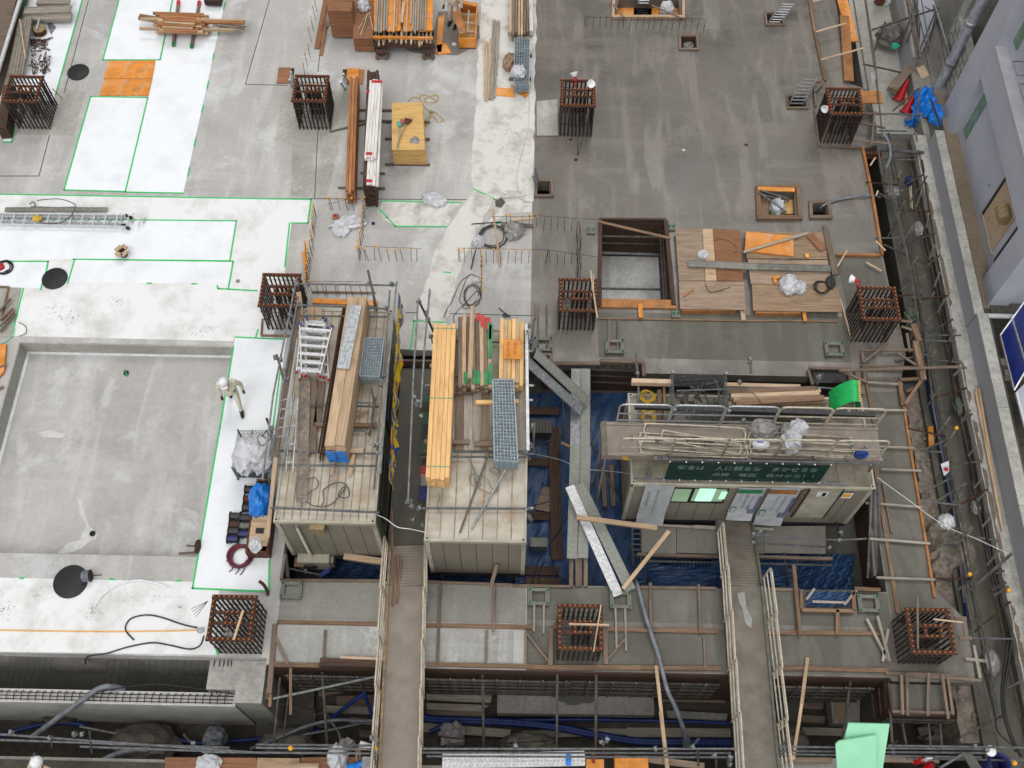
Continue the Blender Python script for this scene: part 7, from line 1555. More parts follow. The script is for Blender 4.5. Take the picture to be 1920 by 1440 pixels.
cable('cord',[P(382,1192,.03),P(375,1210,.03),P(355,1217,.03),P(320,1210,.03),P(285,1205,.03),P(240,1213,.03),P(200,1225,.03),P(165,1231,.0),P(160,1245,-.6)],.018,M['cord_black'],'long black cable running over the edge of the white slab','cable')
cable('cord',[P(-20,1181,.025),P(100,1183,.025),P(200,1184,.025),P(300,1183,.025),P(372,1181,.03)],.014,M['cap_yellow'],'orange extension cord lying straight along the trodden sheet','cord')
bag(377,1182,.0,(.16,.12,.08),'silver plug end of the orange cord','galv_lt',seed=61,sub=2,name='plug',cat='plug')
hose([(177,1138),(190,1118),(215,1100),(255,1088),(290,1093),(315,1101)],.028,'white','white flexible tube curving on the trodden sheet',.03,name='tube',cat='tube')
for i,(a_,b_) in enumerate(((388,1128),(392,1132),(396,1136),(394,1140))):
 pipes([(390,1127,1.1,358+i*3,1142+i*5,1.0,.006)],'thin wire spraying from the front left rebar cage','wires at the front left cage','rebar',name='wire',cat='wire')
c=P(168,1085,.02); t=thing('fan','grey round blower with a black mouth on the large black lid','blower',tuple(c))
MB().tube(c+Vector((-.1,0,.16)),c+Vector((.08,.02,.18)),.14,20,r2=.15).build('housing',M['hose_grey'],t)
MB().lathe(c+Vector((.09,.02,.18)),[(.15,0),(.1,.02),(.03,-.04),(.001,-.04)],20,axis=(1,.1,0)).build('mouth',M['black'],t)
MB().tube(c+Vector((.1,.02,.18)),c+Vector((.35,.04,.2)),.015,6).build('spindle',M['rust'],t)
# ---------------------------------------------------------------- lying ladder, slings, small items
c=P(0,0,0)
t=thing('long_ladder','long double aluminium ladder lying on the clean white sheet','ladder',tuple(P(100,412,0)))
for (v0,v1,z) in ((401,404,.14),(407,409,.08),(420,426,.14),(414,420,.08)):
 MB().bar(P(-60,v0,z),P(236,v1,z),.03,.09).build('rail',M['alu_w' if z>.1 else 'alu'],t)
for i in range(15):
 u=-40+i*21.5; MB().bar(P(u+3,402,.15),P(u-2,421+i*.25,.15),.035,.03).build('rung',M['alu_w'],t)
 MB().bar(P(u+11,408,.08),P(u+8,418,.08),.03,.03).build('rung',M['alu'],t)
for u,v in ((236,404),(245,408),(232,423),(240,428)): MB().box(P(u,v,.12),(.1,.05,.1)).build('foot',M['black'],t)
deckpl(P(10,393,.06),P(201,393,.06),.14,'conc','grey plank lying behind the long aluminium ladder')
cable('wire_sling',[P(u,v,.2) for u,v in ((70,376),(85,374),(110,373),(130,378),(142,386),(136,400),(125,412),(105,419),(80,418),(72,412))],.014,M['cord_olive'],'dark wire sling looped over the long aluminium ladder','sling')
cable('wire_sling',[P(u,v,.06) for u,v in ((55,383),(62,378),(66,386),(58,388),(75,388),(110,389),(140,388))],.014,M['cord_olive'],'dark wire sling with eyes behind the long aluminium ladder','sling')
bag(70,411,.16,(.25,.2,.08),'small yellow strap heap on the long aluminium ladder','rope_yellow',seed=63,sub=2,name='strap',cat='strap')
c=P(233,478,0); t=thing('bucket_box','brown wooden frame on a black tub standing on the clean sheet','tub',tuple(c))
MB().lathe(c,[(.11,0),(.13,.18),(.001,.18)],20).build('tub',M['black'],t)
m=MB()
for a_,b_ in (((-.15,-.1),(.05,-.2)),((.05,-.2),(.17,-.02)),((-.03,.14),(-.17,-.03))): m.bar(c+Vector((*a_,.24)),c+Vector((*b_,.24)),.12,.04)
m.bar(c+Vector((-.0,.15,.26)),c+Vector((.15,.05,.26)),.1,.04); m.build('frame',M['wood'],t)
coil('dark cable coil with a red plug at the left border',P(8,503,0),.22,4,'cord_black',.018,seed=9)
bag(2,502,0,(.2,.2,.12),'red plug bundle inside the dark coil at the left border','red',seed=64,sub=2,name='plug',cat='plug')
tag(MB().box(P(446,527,.01),(.1,.1,.02)).build('block',M['conc'],loc=P(446,527,0)),'small grey square block on the trodden white sheet','block')
floor_patch('slab_gap',xy((-60,540),(40,541),(22,632),(-60,632)),M['patch'],.017)
for i,(a_,b_) in enumerate((((0,612),(26,583)),((0,600),(24,578)),((0,622),(28,588)),((-5,588),(20,560)))):
 planks([(*a_,.06+.03*i,*b_,.06+.03*i,.06,.05)],'weathered stick in the small pile at the left border','sticks at the left border','wood_old')
planks([(16,537,.05,2,600,.05,.05,.04),(-10,537,.05,16,538,.05,.04,.04)],'reddish batten at the left border','reddish battens at the left border','wood_red')
tag(MB().prism(xy((-30,650),(14,648),(10,700),(-30,740)),.02,.10).build('form_board',M['orange'],loc=P(0,680,0)),'orange panel at the left border above the sunken bay','form board')
planks([(-5,690,.1,11,684,.1,.06,.06),(-4,730,.05,6,725,.05,.06,.06)],'short orange-brown stick beside the orange panel at the left border','short sticks at the left border','wood_red')
hose([(35,604),(48,612),(48,625),(36,630)],.012,'rope_tan','thin pale wire loop at the corner of the sunken bay',.02,name='wire',cat='wire')
hose([(0,615),(15,605),(26,612),(24,628),(10,640),(0,645)],.014,'tape_pale','pale green cord at the left border',.03,name='cord',cat='cord')
# ---------------------------------------------------------------- people
def person(label,loc,rz,joints,mat_body,helmet=True,extra=None,scale=1.0,name='person',group=None):
 """one continuous skinned body; joints in local metres, facing -Y; returns the body object"""
 V=[];E=[];Rr=[]
 def add(p,r,par=None):
  V.append(p); Rr.append(r)
  if par is not None: E.append((par,len(V)-1))
  return len(V)-1
 J=joints
 pel=add(J['pelvis'],.185); wa=add(J['waist'],.18,pel); ch=add(J['chest'],.2,wa); nk=add(J['neck'],.062,ch)
 hd=add(J['head'],.088,nk); ht=add(tuple(Vector(J['head'])+Vector((0,-.01,.1))),.075,hd)
 for s in ('l','r'):
  hp=add(J['hip'+s],.105,pel); kn=add(J['knee'+s],.078,hp); an=add(J['ankle'+s],.055,kn)
  sh=add(J['sh'+s],.095,ch); el=add(J['el'+s],.074,sh); wr=add(J['wr'+s],.042,el)
  h=Vector(J['wr'+s]); d=(h-Vector(J['el'+s])).normalized(); add(tuple(h+d*.03),.036,wr)
 me=bpy.data.meshes.new(name); me.from_pydata(V,E,[]); o=bpy.data.objects.new(name,me); COL.objects.link(o)
 sk=o.modifiers.new('s','SKIN'); 
 for i,v in enumerate(me.skin_vertices[0].data): v.radius=(Rr[i],Rr[i]*.92); v.use_root=(i==0)
 su=o.modifiers.new('u','SUBSURF'); su.levels=2; su.render_levels=2
 bpy.context.view_layer.update(); dg=bpy.context.evaluated_depsgraph_get()
 m2=bpy.data.meshes.new_from_object(o.evaluated_get(dg)); bpy.data.objects.remove(o); m2.name='person'
 m2.materials.clear()
 for mm in (mat_body,M['skin']): m2.materials.append(mm)
 hz=J['neck'][2]+.02; hc=Vector(J['head'])
 for p_ in m2.polygons:
  p_.use_smooth=True; c_=p_.center
  if (c_-hc).length<.16 and c_.z>hz-.01: p_.material_index=1
 body=bpy.data.objects.new(name,m2); COL.objects.link(body); body.location=loc; body.rotation_euler=(0,0,rz); body.scale=(scale,)*3
 tag(body,label,'person',group)
 def part(mb,nm,mt,sm=False):
  me=bpy.data.meshes.new(nm); me.from_pydata(mb.v,[],mb.f); me.polygons.foreach_set('use_smooth',[a or sm for a in mb.sm]); me.polygons.foreach_set('material_index',mb.m); me.update(); oo=link(nm,me,M[mt] if isinstance(mt,str) else [M[q] for q in mt],body); return oo
 hd_=Vector(J['head'])
 f=MB(); f.blob(hd_+Vector((0,-.098,-.005)),(.028,.04,.04),rough=0,sub=2,flat=.9,seed=1); 
 for s in (-1,1): f.blob(hd_+Vector((s*.085,.005,-.02)),(.02,.035,.06),rough=0,sub=2,flat=.9)
 part(f,'nose_and_ears','skin',True)
 f=MB(); 
 for s in (-1,1): f.blob(hd_+Vector((s*.033,-.083,.018)),(.024,.015,.014),rough=0,sub=2,flat=.9)
 part(f,'eyes','black',True)
 f=MB().blob(hd_+Vector((0,-.088,-.052)),(.045,.012,.012),rough=0,sub=2,flat=.9); part(f,'mouth','pinkb',True)
 f=MB(); f.lathe(hd_+Vector((0,.01,-.02)),[(.094,0),(.098,.06),(.09,.09)],16); part(f,'hair','black',True)
 if helmet:
  m=MB(); c_=hd_+Vector((0,0,.06)); 
  m.lathe(c_,[(.135,-.02),(.138,0),(.132,.05),(.11,.1),(.07,.13),(.02,.142),(.001,.143)],22); part(m,'helmet','white',True)
  m=MB(); m.add([c_+Vector(q) for q in ((-.1,-.09,-.012),(.1,-.09,-.012),(.07,-.19,-.03),(-.07,-.19,-.03),(-.1,-.09,-.024),(.1,-.09,-.024),(.07,-.19,-.042),(-.07,-.19,-.042))],[(0,1,2,3)[::-1],(4,5,6,7),(3,2,6,7),(0,3,7,4),(1,5,6,2)]); part(m,'helmet_peak','white')
  m=MB(); m.lathe(c_+Vector((0,0,-.022)),[(.136,-.012),(.139,-.006),(.139,.006),(.136,.012)],22); part(m,'helmet_band','darkgrey',True)
 for s,sx in (('l',-1),('r',1)):
  a_=Vector(J['ankle'+s]); toe=J.get('toe'+s,(0,-1,0)); tv=Vector(toe).normalized()
  m=MB(); m.blob(a_+tv*.07+Vector((0,0,-.085)),(.11,.28,.12),rough=0,sub=2,flat=.6,rz=math.atan2(tv.x,-tv.y)); m.tube(a_+Vector((0,0,.06)),a_+Vector((0,0,-.05)),.06,10); part(m,'boot','black',True)
  h=Vector(J['wr'+s]); d=(h-Vector(J['el'+s])).normalized(); up=Vector((0,-1,0)); side=d.cross(up).normalized()
  m=MB(); pc=h+d*.07; m.tube(h+d*.02,h+d*.1,.032,8,r2=.036)
  for k in range(4):
   L_=(.07,.08,.075,.058)[k]; b0=h+d*.1+side*((k-1.5)*.019); b1=b0+d*L_*.5+up*.008; b2=b1+(d*.6+up*.6)*L_*.5
   m.path([b0,b1,b2],.0088,6)
  b0=h+d*.05+up*.03; m.path([b0,b0+d*.035+up*.025,b0+d*.065+up*.02],.0098,6); part(m,'hand','darkgrey',True)
  m=MB(); e0=h-d*.02; m.tube(e0,e0+d*.03,.05,10,r2=.048); part(m,'cuff','cloth',True)
 if extra: extra(part,J)
 return body
walk=dict(pelvis=(0,.05,.92),waist=(0,.02,1.08),chest=(0,-.03,1.28),neck=(0,-.06,1.45),head=(-.02,-.13,1.55),
 hipl=(-.1,.05,.88),kneel=(-.12,.10,.50),anklel=(-.13,.38,.18),toel=(-.05,-1,0),
 hipr=(.1,.04,.88),kneer=(.12,-.16,.5),ankler=(.11,-.26,.1),toer=(.05,-1,0),
 shl=(-.2,-.02,1.37),ell=(-.27,.02,1.1),wrl=(-.26,-.08,.88),
 shr=(.2,-.03,1.37),elr=(.32,.03,1.12),wrr=(.33,-.02,.9))
def collar(part,J):
 c=Vector(J['chest']); m=MB()
 m.path([c+Vector((-.05,-.10,.17)),c+Vector((.0,-.185,.03)),c+Vector((.03,-.19,-.03))],.009,5); m.path([c+Vector((.06,-.10,.17)),c+Vector((.04,-.185,.05)),c+Vector((.03,-.19,-.03))],.009,5); part(m,'red_lanyard','red',True)
 p=Vector(J['pelvis']); m=MB().lathe(p+Vector((0,0,.02)),[(.168,-.12),(.172,.0),(.16,.1)],18); part(m,'jacket_hem','cloth_green',True)
 m=MB().box(p+Vector((.12,-.14,.1)),(.07,.03,.05)); part(m,'tool_clip','darkgrey')
M['cloth_green']=simple('pale_green_work_cloth','DDDBC8','C9C7AC',5,.8,bump=.4)
g=P(447,778,0.012)
person('worker in pale overalls and white helmet walking beside the sunken bay',(g.x-.06,g.y+.28,.012),radians(12),walk,M['cloth_green'],extra=collar,scale=.96)
bend=dict(pelvis=(0,-.05,.92),waist=(0,.04,1.07),chest=(.02,.16,1.25),neck=(-.02,.27,1.38),head=(-.04,.33,1.47),
 hipl=(-.1,-.05,.88),kneel=(-.12,.05,.5),anklel=(-.12,-.08,.1),toel=(0,1,0),hipr=(.1,-.05,.88),kneer=(.14,.05,.5),ankler=(.16,-.2,.1),toer=(.1,1,0),
 shl=(-.19,.16,1.34),ell=(-.30,.3,1.2),wrl=(-.25,.5,1.2),shr=(.21,.12,1.32),elr=(.36,.0,1.15),wrr=(.34,.12,.95))
g=P(72,1425,1.6)
person('worker in a pale jacket and white helmet at the lower left behind the fence',(g.x+.02,g.y-.36,-.02),radians(8),bend,M['cloth_tan'])
g=P(842,8,1.0)
stand=dict(walk); stand.update(kneel=(-.11,.0,.5),anklel=(-.12,.03,.1),ankler=(.1,-.05,.1),kneer=(.1,-.06,.5),head=(0,-.06,1.58))
person('worker in pale trousers cut off by the top border beside the leaning plank',(P(850,52,0).x,P(850,52,0).y+.12,0),radians(-20),stand,M['cloth'])
# ---------------------------------------------------------------- cluster beside the left cabin
bag(466,858,.72,(.62,.95,.5),'large white sack on the wire cage trolley',seed=71,rough=.22)
bag(492,855,.72,(.6,.9,.5),'pale translucent sack on the wire cage trolley','bag',seed=72,rough=.35)
bag(505,842,.85,(.35,.6,.4),'pale green-tinted bag at the back of the wire cage trolley','bag',seed=73)
A=P(446,905,0); B=P(514,830,0); t=thing('cage_trolley','grey wire cage trolley loaded with white sacks','trolley',((A.x+B.x)/2,(A.y+B.y)/2,0))
x0,x1,y0,y1=A.x,B.x-.05,A.y+.1,B.y
for (p,q) in (((x0,y0),(x1,y0)),((x0,y0),(x0,y1)),((x0,y1),(x1,y1))):
 m=MB(); p=Vector((*p,.12)); q=Vector((*q,.12)); n=int((q-p).length/.07)
 for i in range(n+1): m.bar(p.lerp(q,i/n),p.lerp(q,i/n)+Vector((0,0,.6)),.008,.008,up=(1,0,0))
 for j in range(8): m.bar(p+Vector((0,0,.6*j/7)),q+Vector((0,0,.6*j/7)),.009,.009)
 m.build('mesh_side',M['mesh_grey'],t)
MB().box(((x0+x1)/2,(y0+y1)/2,.13),(x1-x0,y1-y0,.03)).build('base',M['galv_dk'],t)
for x,y in ((x0,y0),(x1,y0),(x0,y1),(x1,y1)): MB().tube((x,y,0),(x,y,.75),.025,8).build('corner_post',M['galv'],t); MB().lathe((x,y,.05),[(.05,-.015),(.05,.015)],10,axis=(1,0,0)).build('wheel',M['black'],t)
cable('wire',[P(u,v,1.3) for u,v in ((498,822),(488,815),(482,822),(490,835),(500,830),(508,818),(500,808),(492,818))],.01,M['cord_olive'],'thin cable tangle above the sacks on the trolley','cable')
planks([(469,822,.5,474,806,.6,.04,.03)],'short stick poking up behind the cage trolley',None,'wood_pale')
t=boxtray('wooden crate holding the blue tarpaulin bundle',P(478,966,0),P(512,908,0),.35,'wood_old',th=.04,name='wooden_crate',cat='crate',floor='wood_dk')
o=MB().blob(P(492,945,.3),(.52,.85,.45),seed=81,rough=.3).build('tarpaulin_bundle',M['tarp_lt'],loc=P(492,945,.3)); tag(o,'bright blue tarpaulin bundle tied with rope in the wooden crate','tarpaulin')
cable('rope',[P(u,v,.72) for u,v in ((474,932),(486,938),(500,934),(506,930))],.01,M['bluepaint'],'dark blue cord across the tarpaulin bundle','cord')
t=boxtray('brown wooden box with an open cardboard carton beside the left cabin',P(466,1046,0),P(518,975,0),.4,'rust_red',th=.05,name='wooden_box',floor='wood_dk')
c=P(490,1000,.3); t=thing('cardboard_box','open brown cardboard carton inside the wooden box','carton',tuple(c))
MB().box((c.x,c.y,.33),(.48,.55,.3)).build('carton',M['wood'],t); MB().box((c.x,c.y,.485),(.2,.14,.02)).build('handle_hole',M['black'],t)
for y in (-.33,.33): MB().box((c.x,c.y+y,.47),(.46,.14,.015),rot=Matrix.Rotation(-.4 if y<0 else .4,3,'X')).build('flap',M['wood'],t)
bag(480,1022,.4,(.3,.35,.15),'crumpled white bag at the front of the wooden box',seed=75)
for i,(u,v,mt,lb) in enumerate(((472,922,'darkgrey','dark cable bundle behind the crate with the blue bundle'),(470,940,'rust_red','reddish cable bundle beside the blue tarpaulin'),(468,956,'darkgrey','black cable bundle beside the blue tarpaulin'),(463,975,'darkgrey','dark cable reel in the near row beside the wooden box, back one'),(462,990,'galv_dk','grey cable reel in the row beside the wooden box'),(460,1005,'navy','dark blue cable reel in the row beside the wooden box'),(444,972,'darkgrey','black cable reel in the outer row, back one'),(443,987,'rust','brown cable reel in the outer row'),(441,1000,'darkgrey','dark cable reel in the outer row, third one'),(439,1014,'navy','dark blue cable reel at the near end of the outer row'))):
 c=P(u,v,0); t=thing('cable_reel',lb,'cable reel',tuple(c)); MB().tube(c+Vector((-.12,0,.14)),c+Vector((.12,0,.14)),.1,14).build('winding',M[mt],t)
 for s in (-1,1): MB().lathe(c+Vector((s*.13,0,.14)),[(.13,-.01),(.13,.01)],16,axis=(1,0,0)).build('flange',M['black'],t)
 m=MB().path(smooth_pts([c+Vector((-.1,-.1,.2)),c+Vector((0,-.14,.22)),c+Vector((.1,-.08,.22))],4),.012,5); m.build('cable_end',M['cord_black'],t)
coil('thick coil of dark red hose in front of the wooden box',P(452,1045,0),.27,9,'rust_wine',.022,name='hose_coil',z=.02,seed=2)
for (a_,b_) in (((430,1042),(424,1052)),((436,1062),(429,1072)),((448,1062),(441,1076)),((458,1060),(450,1078))):
 cable('cord',[P(*a_,.08),P((a_[0]+b_[0])/2+3,(a_[1]+b_[1])/2,.05),P(*b_,.03)],.012,M['cord_black'],'dark plug end hanging from the red hose coil','cable',group='plug ends of the hose coil')
# ================================================================ FENCE AND STREET
pipes([(-40,1374,1.0,480,1411,1.0),(-40,1386,.7,430,1402,.7),(150,1400,.5,500,1412,.5),(480,1402,1.0,712,1405,1.0),(380,1410,.75,712,1413,.75),(480,1396,.4,712,1398,.4),(792,1404,1.0,1380,1404,1.0),(792,1411,.8,1370,1412,.8),(800,1418,.5,1375,1420,.5),(1460,1400,1.0,1860,1405,1.0),(1462,1408,.8,1860,1412,.8),(1460,1414,.5,1840,1420,.5),(1665,1398,1.05,1925,1402,1.05),(1700,1422,.4,1925,1426,.4)],'grey rail pipe of the fence between the excavation and the street','fence rails along the street','galv')
pipes([(95,1382,1.1,98,1400,.0),(168,1372,1.3,172,1412,.3),(345,1378,1.3,362,1396,.8),(698,1382,1.3,702,1400,.8),(966,1385,1.2,966,1412,.0),(1132,1390,1.2,1131,1408,.4),(1310,1385,1.2,1297,1400,.8),(1800,1390,1.0,1803,1420,.0),(1482,1384,1.0,1462,1402,.6),(1682,1390,1.0,1660,1402,.7),(1365,1425,1.0,1366,1440,0),(1343,1425,.9,1343,1440,0),(1308,1408,1.0,1310,1440,0),(703,1418,1.0,704,1440,0)],'short upright pipe stub on the street fence','upright stubs of the street fence','galv')
coupler([(141,1378,1.1),(153,1376,1.2),(362,1396,1.0),(697,1385,1.2),(1070+60,1392,1.2),(1138,1388,1.3),(1297,1400,1),(1230,1405,1.0),(95,1384,1),(1370,1422,.9),(1340,1416,.9),(1850,1408,1.0),(1827,1400,1.1),(22,1374,1.0),(700,1404,1.0),(966,1398,1.0),(1368,1434,.5)],'shiny coupler on the street fence','couplers of the street fence')
for i,(u,v,z) in enumerate(((545,1403,1.0),(704,1404,1.0),(1902,1431,.9),(1818,1077,.3),(1777,1222,.2),(1891,1107,.3),(1793,803,.3))):
 c=P(u,v,z); o=MB().lathe(c,[(.001,-.06),(.05,-.05),(.055,.03),(.03,.06),(.001,.06)],10).build('warning_lamp',M['cap_yellow'],loc=c); tag(o,['yellow warning lamp on the fence west of the corridor ramp','yellow warning lamp on the fence next to the corridor ramp','yellow warning lamp at the lower right end of the fence','yellow cap on a pipe by the right trench','yellow cap on a pipe end beside the white bag at the right','yellow cap on the pipe clamps at the right retaining wall','orange-yellow cap on the pipe end above the orange board at the right'][i],'warning lamp')
deckpl(P(830,1427,.35),P(1096,1422,.35),.32,'alu_w','bright white scaffold plank with blue smears lying on the street side',holes=1,step=.09)
o=MB().box(P(1066,1423,.39),(.12,.28,.012)).build('blue_smear',M['tarp_lt'],loc=P(1066,1423,.38)); tag(o,'blue paint smear on the bright street-side plank','paint mark')
def sboard(pts,z,th,mat,label,name='board',cat='board'): return slabobj(pts,z,th,mat,label,name,cat)
sboard(((310,1420),(480,1421),(486,1450),(308,1450)),.02,.03,'ply_brown','brown board on the street at the bottom, western one')
sboard(((482,1421),(562,1422),(562,1450),(482,1450)),.03,.03,'ply_old','brown board on the street at the bottom, next to the western one')
sboard(((564,1420),(712,1420),(712,1450),(564,1450)),.02,.03,'ply_brown','reddish board on the street beside the corridor ramp')
bag(392,1432,.03,(.5,.35,.15),'white cloth lying on the brown boards at the bottom','bag',seed=91,name='cloth',cat='cloth')
bag(634,1424,.05,(.4,.55,.5),'white sack standing behind the corridor ramp fence','bag',seed=92,name='sack')
bag(651,1400,-.4,(.35,.3,.3),'greyish sack beside the white roll west of the corridor ramp','bag_grey',seed=93)
o=MB().tube(P(675,1395,-.2),P(697,1402,-.2),.08,14).build('paper_roll',M['white'],loc=P(680,1398,-.2)); tag(o,'white paper roll west of the corridor ramp','roll')
planks([(670,1402,.5,668,1430,.1,.06,.04),(674,1403,.5,676,1428,.1,.04,.04)],'reddish stake beside the white sack','reddish stakes beside the white sack','wood_red')
for i,(u,v) in enumerate(((664,1438),(680,1434),(692,1430))): bag(u,v,.1,(.3,.14,.12),'bright blue clamp fitting beside the corridor ramp','tarp_lt',seed=95+i,sub=2,name='fitting',cat='fitting',group='blue fittings beside the ramp')
o=MB().box(P(692,1434,.3),(.28,.3,.3)).build('steel_box',M['galv'],loc=P(692,1434,.1)); tag(o,'grey steel frame box beside the corridor ramp at the bottom','box')
t=thing('cable_bundle','tan rolled material at the bottom border beside the western boards','roll',tuple(P(560,1440,0))); MB().tube(P(540,1441,.15),P(598,1441,.15),.12,14).build('roll',M['wood_pale'],t)
planks([(1210,1423,.1,1320,1437,.1,.14,.1)],'rough timber lying on the street side west of the landing ramp',None,'wood_old')
o=MB().box(P(1115,1436,.15),(.4,.25,.25)).build('form_board',M['orange'],loc=P(1115,1436,0)); tag(o,'orange-yellow panel stack at the bottom border, western one','form board')
o=MB().box(P(1183,1432,.2),(.75,.3,.25)).build('form_board',M['orange'],loc=P(1183,1432,0)); tag(o,'orange-yellow panel stack at the bottom border, eastern one','form board')
pipes([(1112,1412,.6,1113,1436,.1,.04)],'pink pipe standing at the bottom border',mat='pinkb')
sboard(((1460,1420),(1568,1422),(1568,1450),(1460,1450)),.02,.03,'conc','concrete-coloured board on the street east of the landing ramp')
planks([(1470,1425,.1,1560,1426,.1,.12,.06),(1655,1424,.1,1760,1426,.1,.12,.06)],'reddish timber on the street below the east fence','reddish street timbers','wood_old')
t1=MB(); z=.9
def upboard(pts,label,zt,th=.05):
 """board leaning away: bottom edge near camera"""
 vs=[P(*p) for p in pts]; n=(vs[1]-vs[0]).cross(vs[3]-vs[0]).normalized()*th
 o=MB().add(vs+[v-n for v in vs],[(0,1,2,3),(7,6,5,4),(0,4,5,1),(1,5,6,2),(2,6,7,3),(3,7,4,0)]).build('foam_board',M['board_mint'],loc=vs[3]); return tag(o,label,'foam board')
upboard(((1567,1450,1.0),(1654,1450,1.0),(1668,1358,1.6),(1591,1356,1.6)),'large mint green foam board leaning at the lower right, back one',0)
vs=[P(1570,1450,1.15),P(1642,1450,1.15),P(1644,1379,1.6),P(1574,1390,1.6),P(1567,1396,1.55)]
n_=(vs[1]-vs[0]).cross(vs[3]-vs[0]).normalized()*.05; m=MB().add(vs+[v-n_ for v in vs],[(0,1,2,3,4),(9,8,7,6,5)]+[(i,5+i,5+(i+1)%5,(i+1)%5) for i in range(5)]); o=m.build('foam_board',M['board_mint'],loc=vs[0]); tag(o,'cut mint green foam board leaning in front of the large one','foam board')
text_mesh('EPS-1',o,'green_clamp',P(1612,1363.5,1.59)+Vector((0,-.0,.03)),(1,0,0),(0,.6,.6),.4,.05) if 0 else None
for u,v,lb in ((1724,1424,'red fire extinguisher pair member beside the white card, left one'),(1744,1436,'red fire extinguisher at the bottom right behind the white card')):
 c=P(u,v,.3); t=thing('fire_extinguisher',lb,'fire extinguisher',tuple(c)); MB().lathe(c+Vector((0,0,-.3)),[(.08,0),(.085,.05),(.085,.4),(.04,.48),(.025,.52),(.001,.52)],16).build('cylinder',M['red'],t); MB().tube(c+Vector((0,0,.2)),c+Vector((.12,-.05,.26)),.014,6).build('hose',M['black'],t); MB().box(c+Vector((0,0,.24)),(.03,.12,.03)).build('handle',M['black'],t)
o=MB().box(P(1737,1424,.6),(.14,.02,.4)).build('card',M['white'],loc=P(1737,1424,.4)); tag(o,'white upright card beside the fire extinguishers','card')
t=thing('trestle_table','grey board propped by a diagonal bar at the lower right','board',tuple(P(1810,1430,.4)))
vs=[P(1806,1414,1.1),P(1822,1412,1.1),P(1848,1450,.4),P(1826,1450,.4)]; MB().add(vs+[v-Vector((0,0,.04)) for v in vs],[(0,1,2,3),(7,6,5,4),(0,4,5,1),(1,5,6,2),(2,6,7,3),(3,7,4,0)]).build('board',M['plate'],t)
MB().tube(P(1762,1440,.5),P(1808,1412,1.1),.03,8).build('brace',M['galv'],t)
c=P(1866,1435,.3); t=thing('blue_bin','dark blue round bin at the bottom right','bin',tuple(c)); MB().lathe((c.x,c.y,0),[(.2,0),(.24,.6),(.22,.6),(.19,.05)],20).build('bin',M['navy'],t)
c=P(1858,1408,1.0); o=MB().lathe(c,[(.12,0),(.1,.03),(.001,.05)],16).build('lamp_dish',M['white'],loc=c); tag(o,'white dish hanging on the fence at the lower right','dish')
for i in range(7): pipes([(1880+i*4,1418+i,.4,1890+i*4,1436,.3,.012)],'thin bar of a small rack at the bottom right corner','rack bars at the bottom right','galv',name='bar',cat='bar')
for u,v,d,lb in ((275,1398,(1.5,.9,.7),'rough tan boulder behind the fence at lower left'),(990,1400,(1.3,.6,.6),'pale chipped boulder behind the fence in the middle'),(1465,1396,(1.2,.8,.6),'rounded boulder behind the fence by the landing ramp'),(540,1396,(1.2,.7,.6),'pale boulder behind the fence west of the corridor ramp'),(1800,1385,(1.8,1.0,.8),'wide concrete lump below the right corner'),(115,1338,(.9,.5,.4),'dark lump in the shadow of the low wall')):
 p=P(u,v,-2.7); o=MB().blob(p,d,seed=int(u),rough=.25).build('boulder',M['boulder' if u not in (115,) else 'conc_dk'],loc=p); tag(o,lb,'boulder')
bag(405,1385,-2.3,(.5,.5,.4),'grey covered device on a dark frame in the west excavation','hose_grey',seed=99,name='covered_device',cat='device')
t=thing('drain_grate','dark grate under the grey covered device','grate',tuple(P(395,1398,-2.7))); m=MB(); [m.bar(P(378+i*1.5,1392+i*3,-2.5),P(415+i*1.5,1392+i*3,-2.5),.04,.03) for i in range(5)]; m.build('grate_bars',M['galv_dk'],t)
bag(1463-615,1378,-2.6,(.5,.5,.2),'grey crumpled bag near the blue hoses in the front excavation','bag_grey',seed=98,rough=.5)
pipes([(1530-690,1398,-1.8,870,1394,-1.8,.05)],'rusty grey pipe behind the fence near the corridor ramp',mat='galv_dk')
c=P(1285,1388,-2.0); pipes([(1284,1375,-2.0,1286,1402,-2.0,.07),(1291,1380,-2.0,1292,1402,-2.0,.04)],'grey pipe stub at the end of the thick hose','pipe stubs at the hose end','hose_grey')
# ================================================================ RIGHT SIDE: trench pipes, wall, building
zs=-.1
pipes([(1600,0,.2,1655,330,.2,.025),(1622,-10,.6,1640,110,.6),(1640,110,.6,1655,260,.6),(1655,300,.2,1720,560,.2,.02),(1668,330,.2,1700,470,.2,.02),(1700,470,.2,1722,600,.1),(1726,560,.1,1750,760,.0),(1745,740,-.1,1772,880,-.1),(1772,880,-.1,1800,1020,-.1,.02),(1790,960,-.1,1820,1180,-.1,.02),(1788,950,0,1808,1130,0),(1808,1100,0,1840,1260,0),(1840,1260,0,1872,1400,0),(1826,1250,-.1,1852,1360,-.1,.02)],'long guard pipe running along the right trench','long pipes along the right trench','galv_dk')
pipes([(1648,362,.2,1726,412,-.1,.03),(1656,458,.2,1746,500,-.1,.03),(1664,445,-.3,1738,330,.1),(1683,480,-.3,1716,425,.2),(1688,545,-.4,1736,515,.2),(1700,610,-.4,1728,580,.0),(1712,640,-.3,1740,610,.1),(1720,612,.2,1705,655,-.4)],'dark inclined pipe brace in the right trench','inclined braces in the right trench','galv_dk')
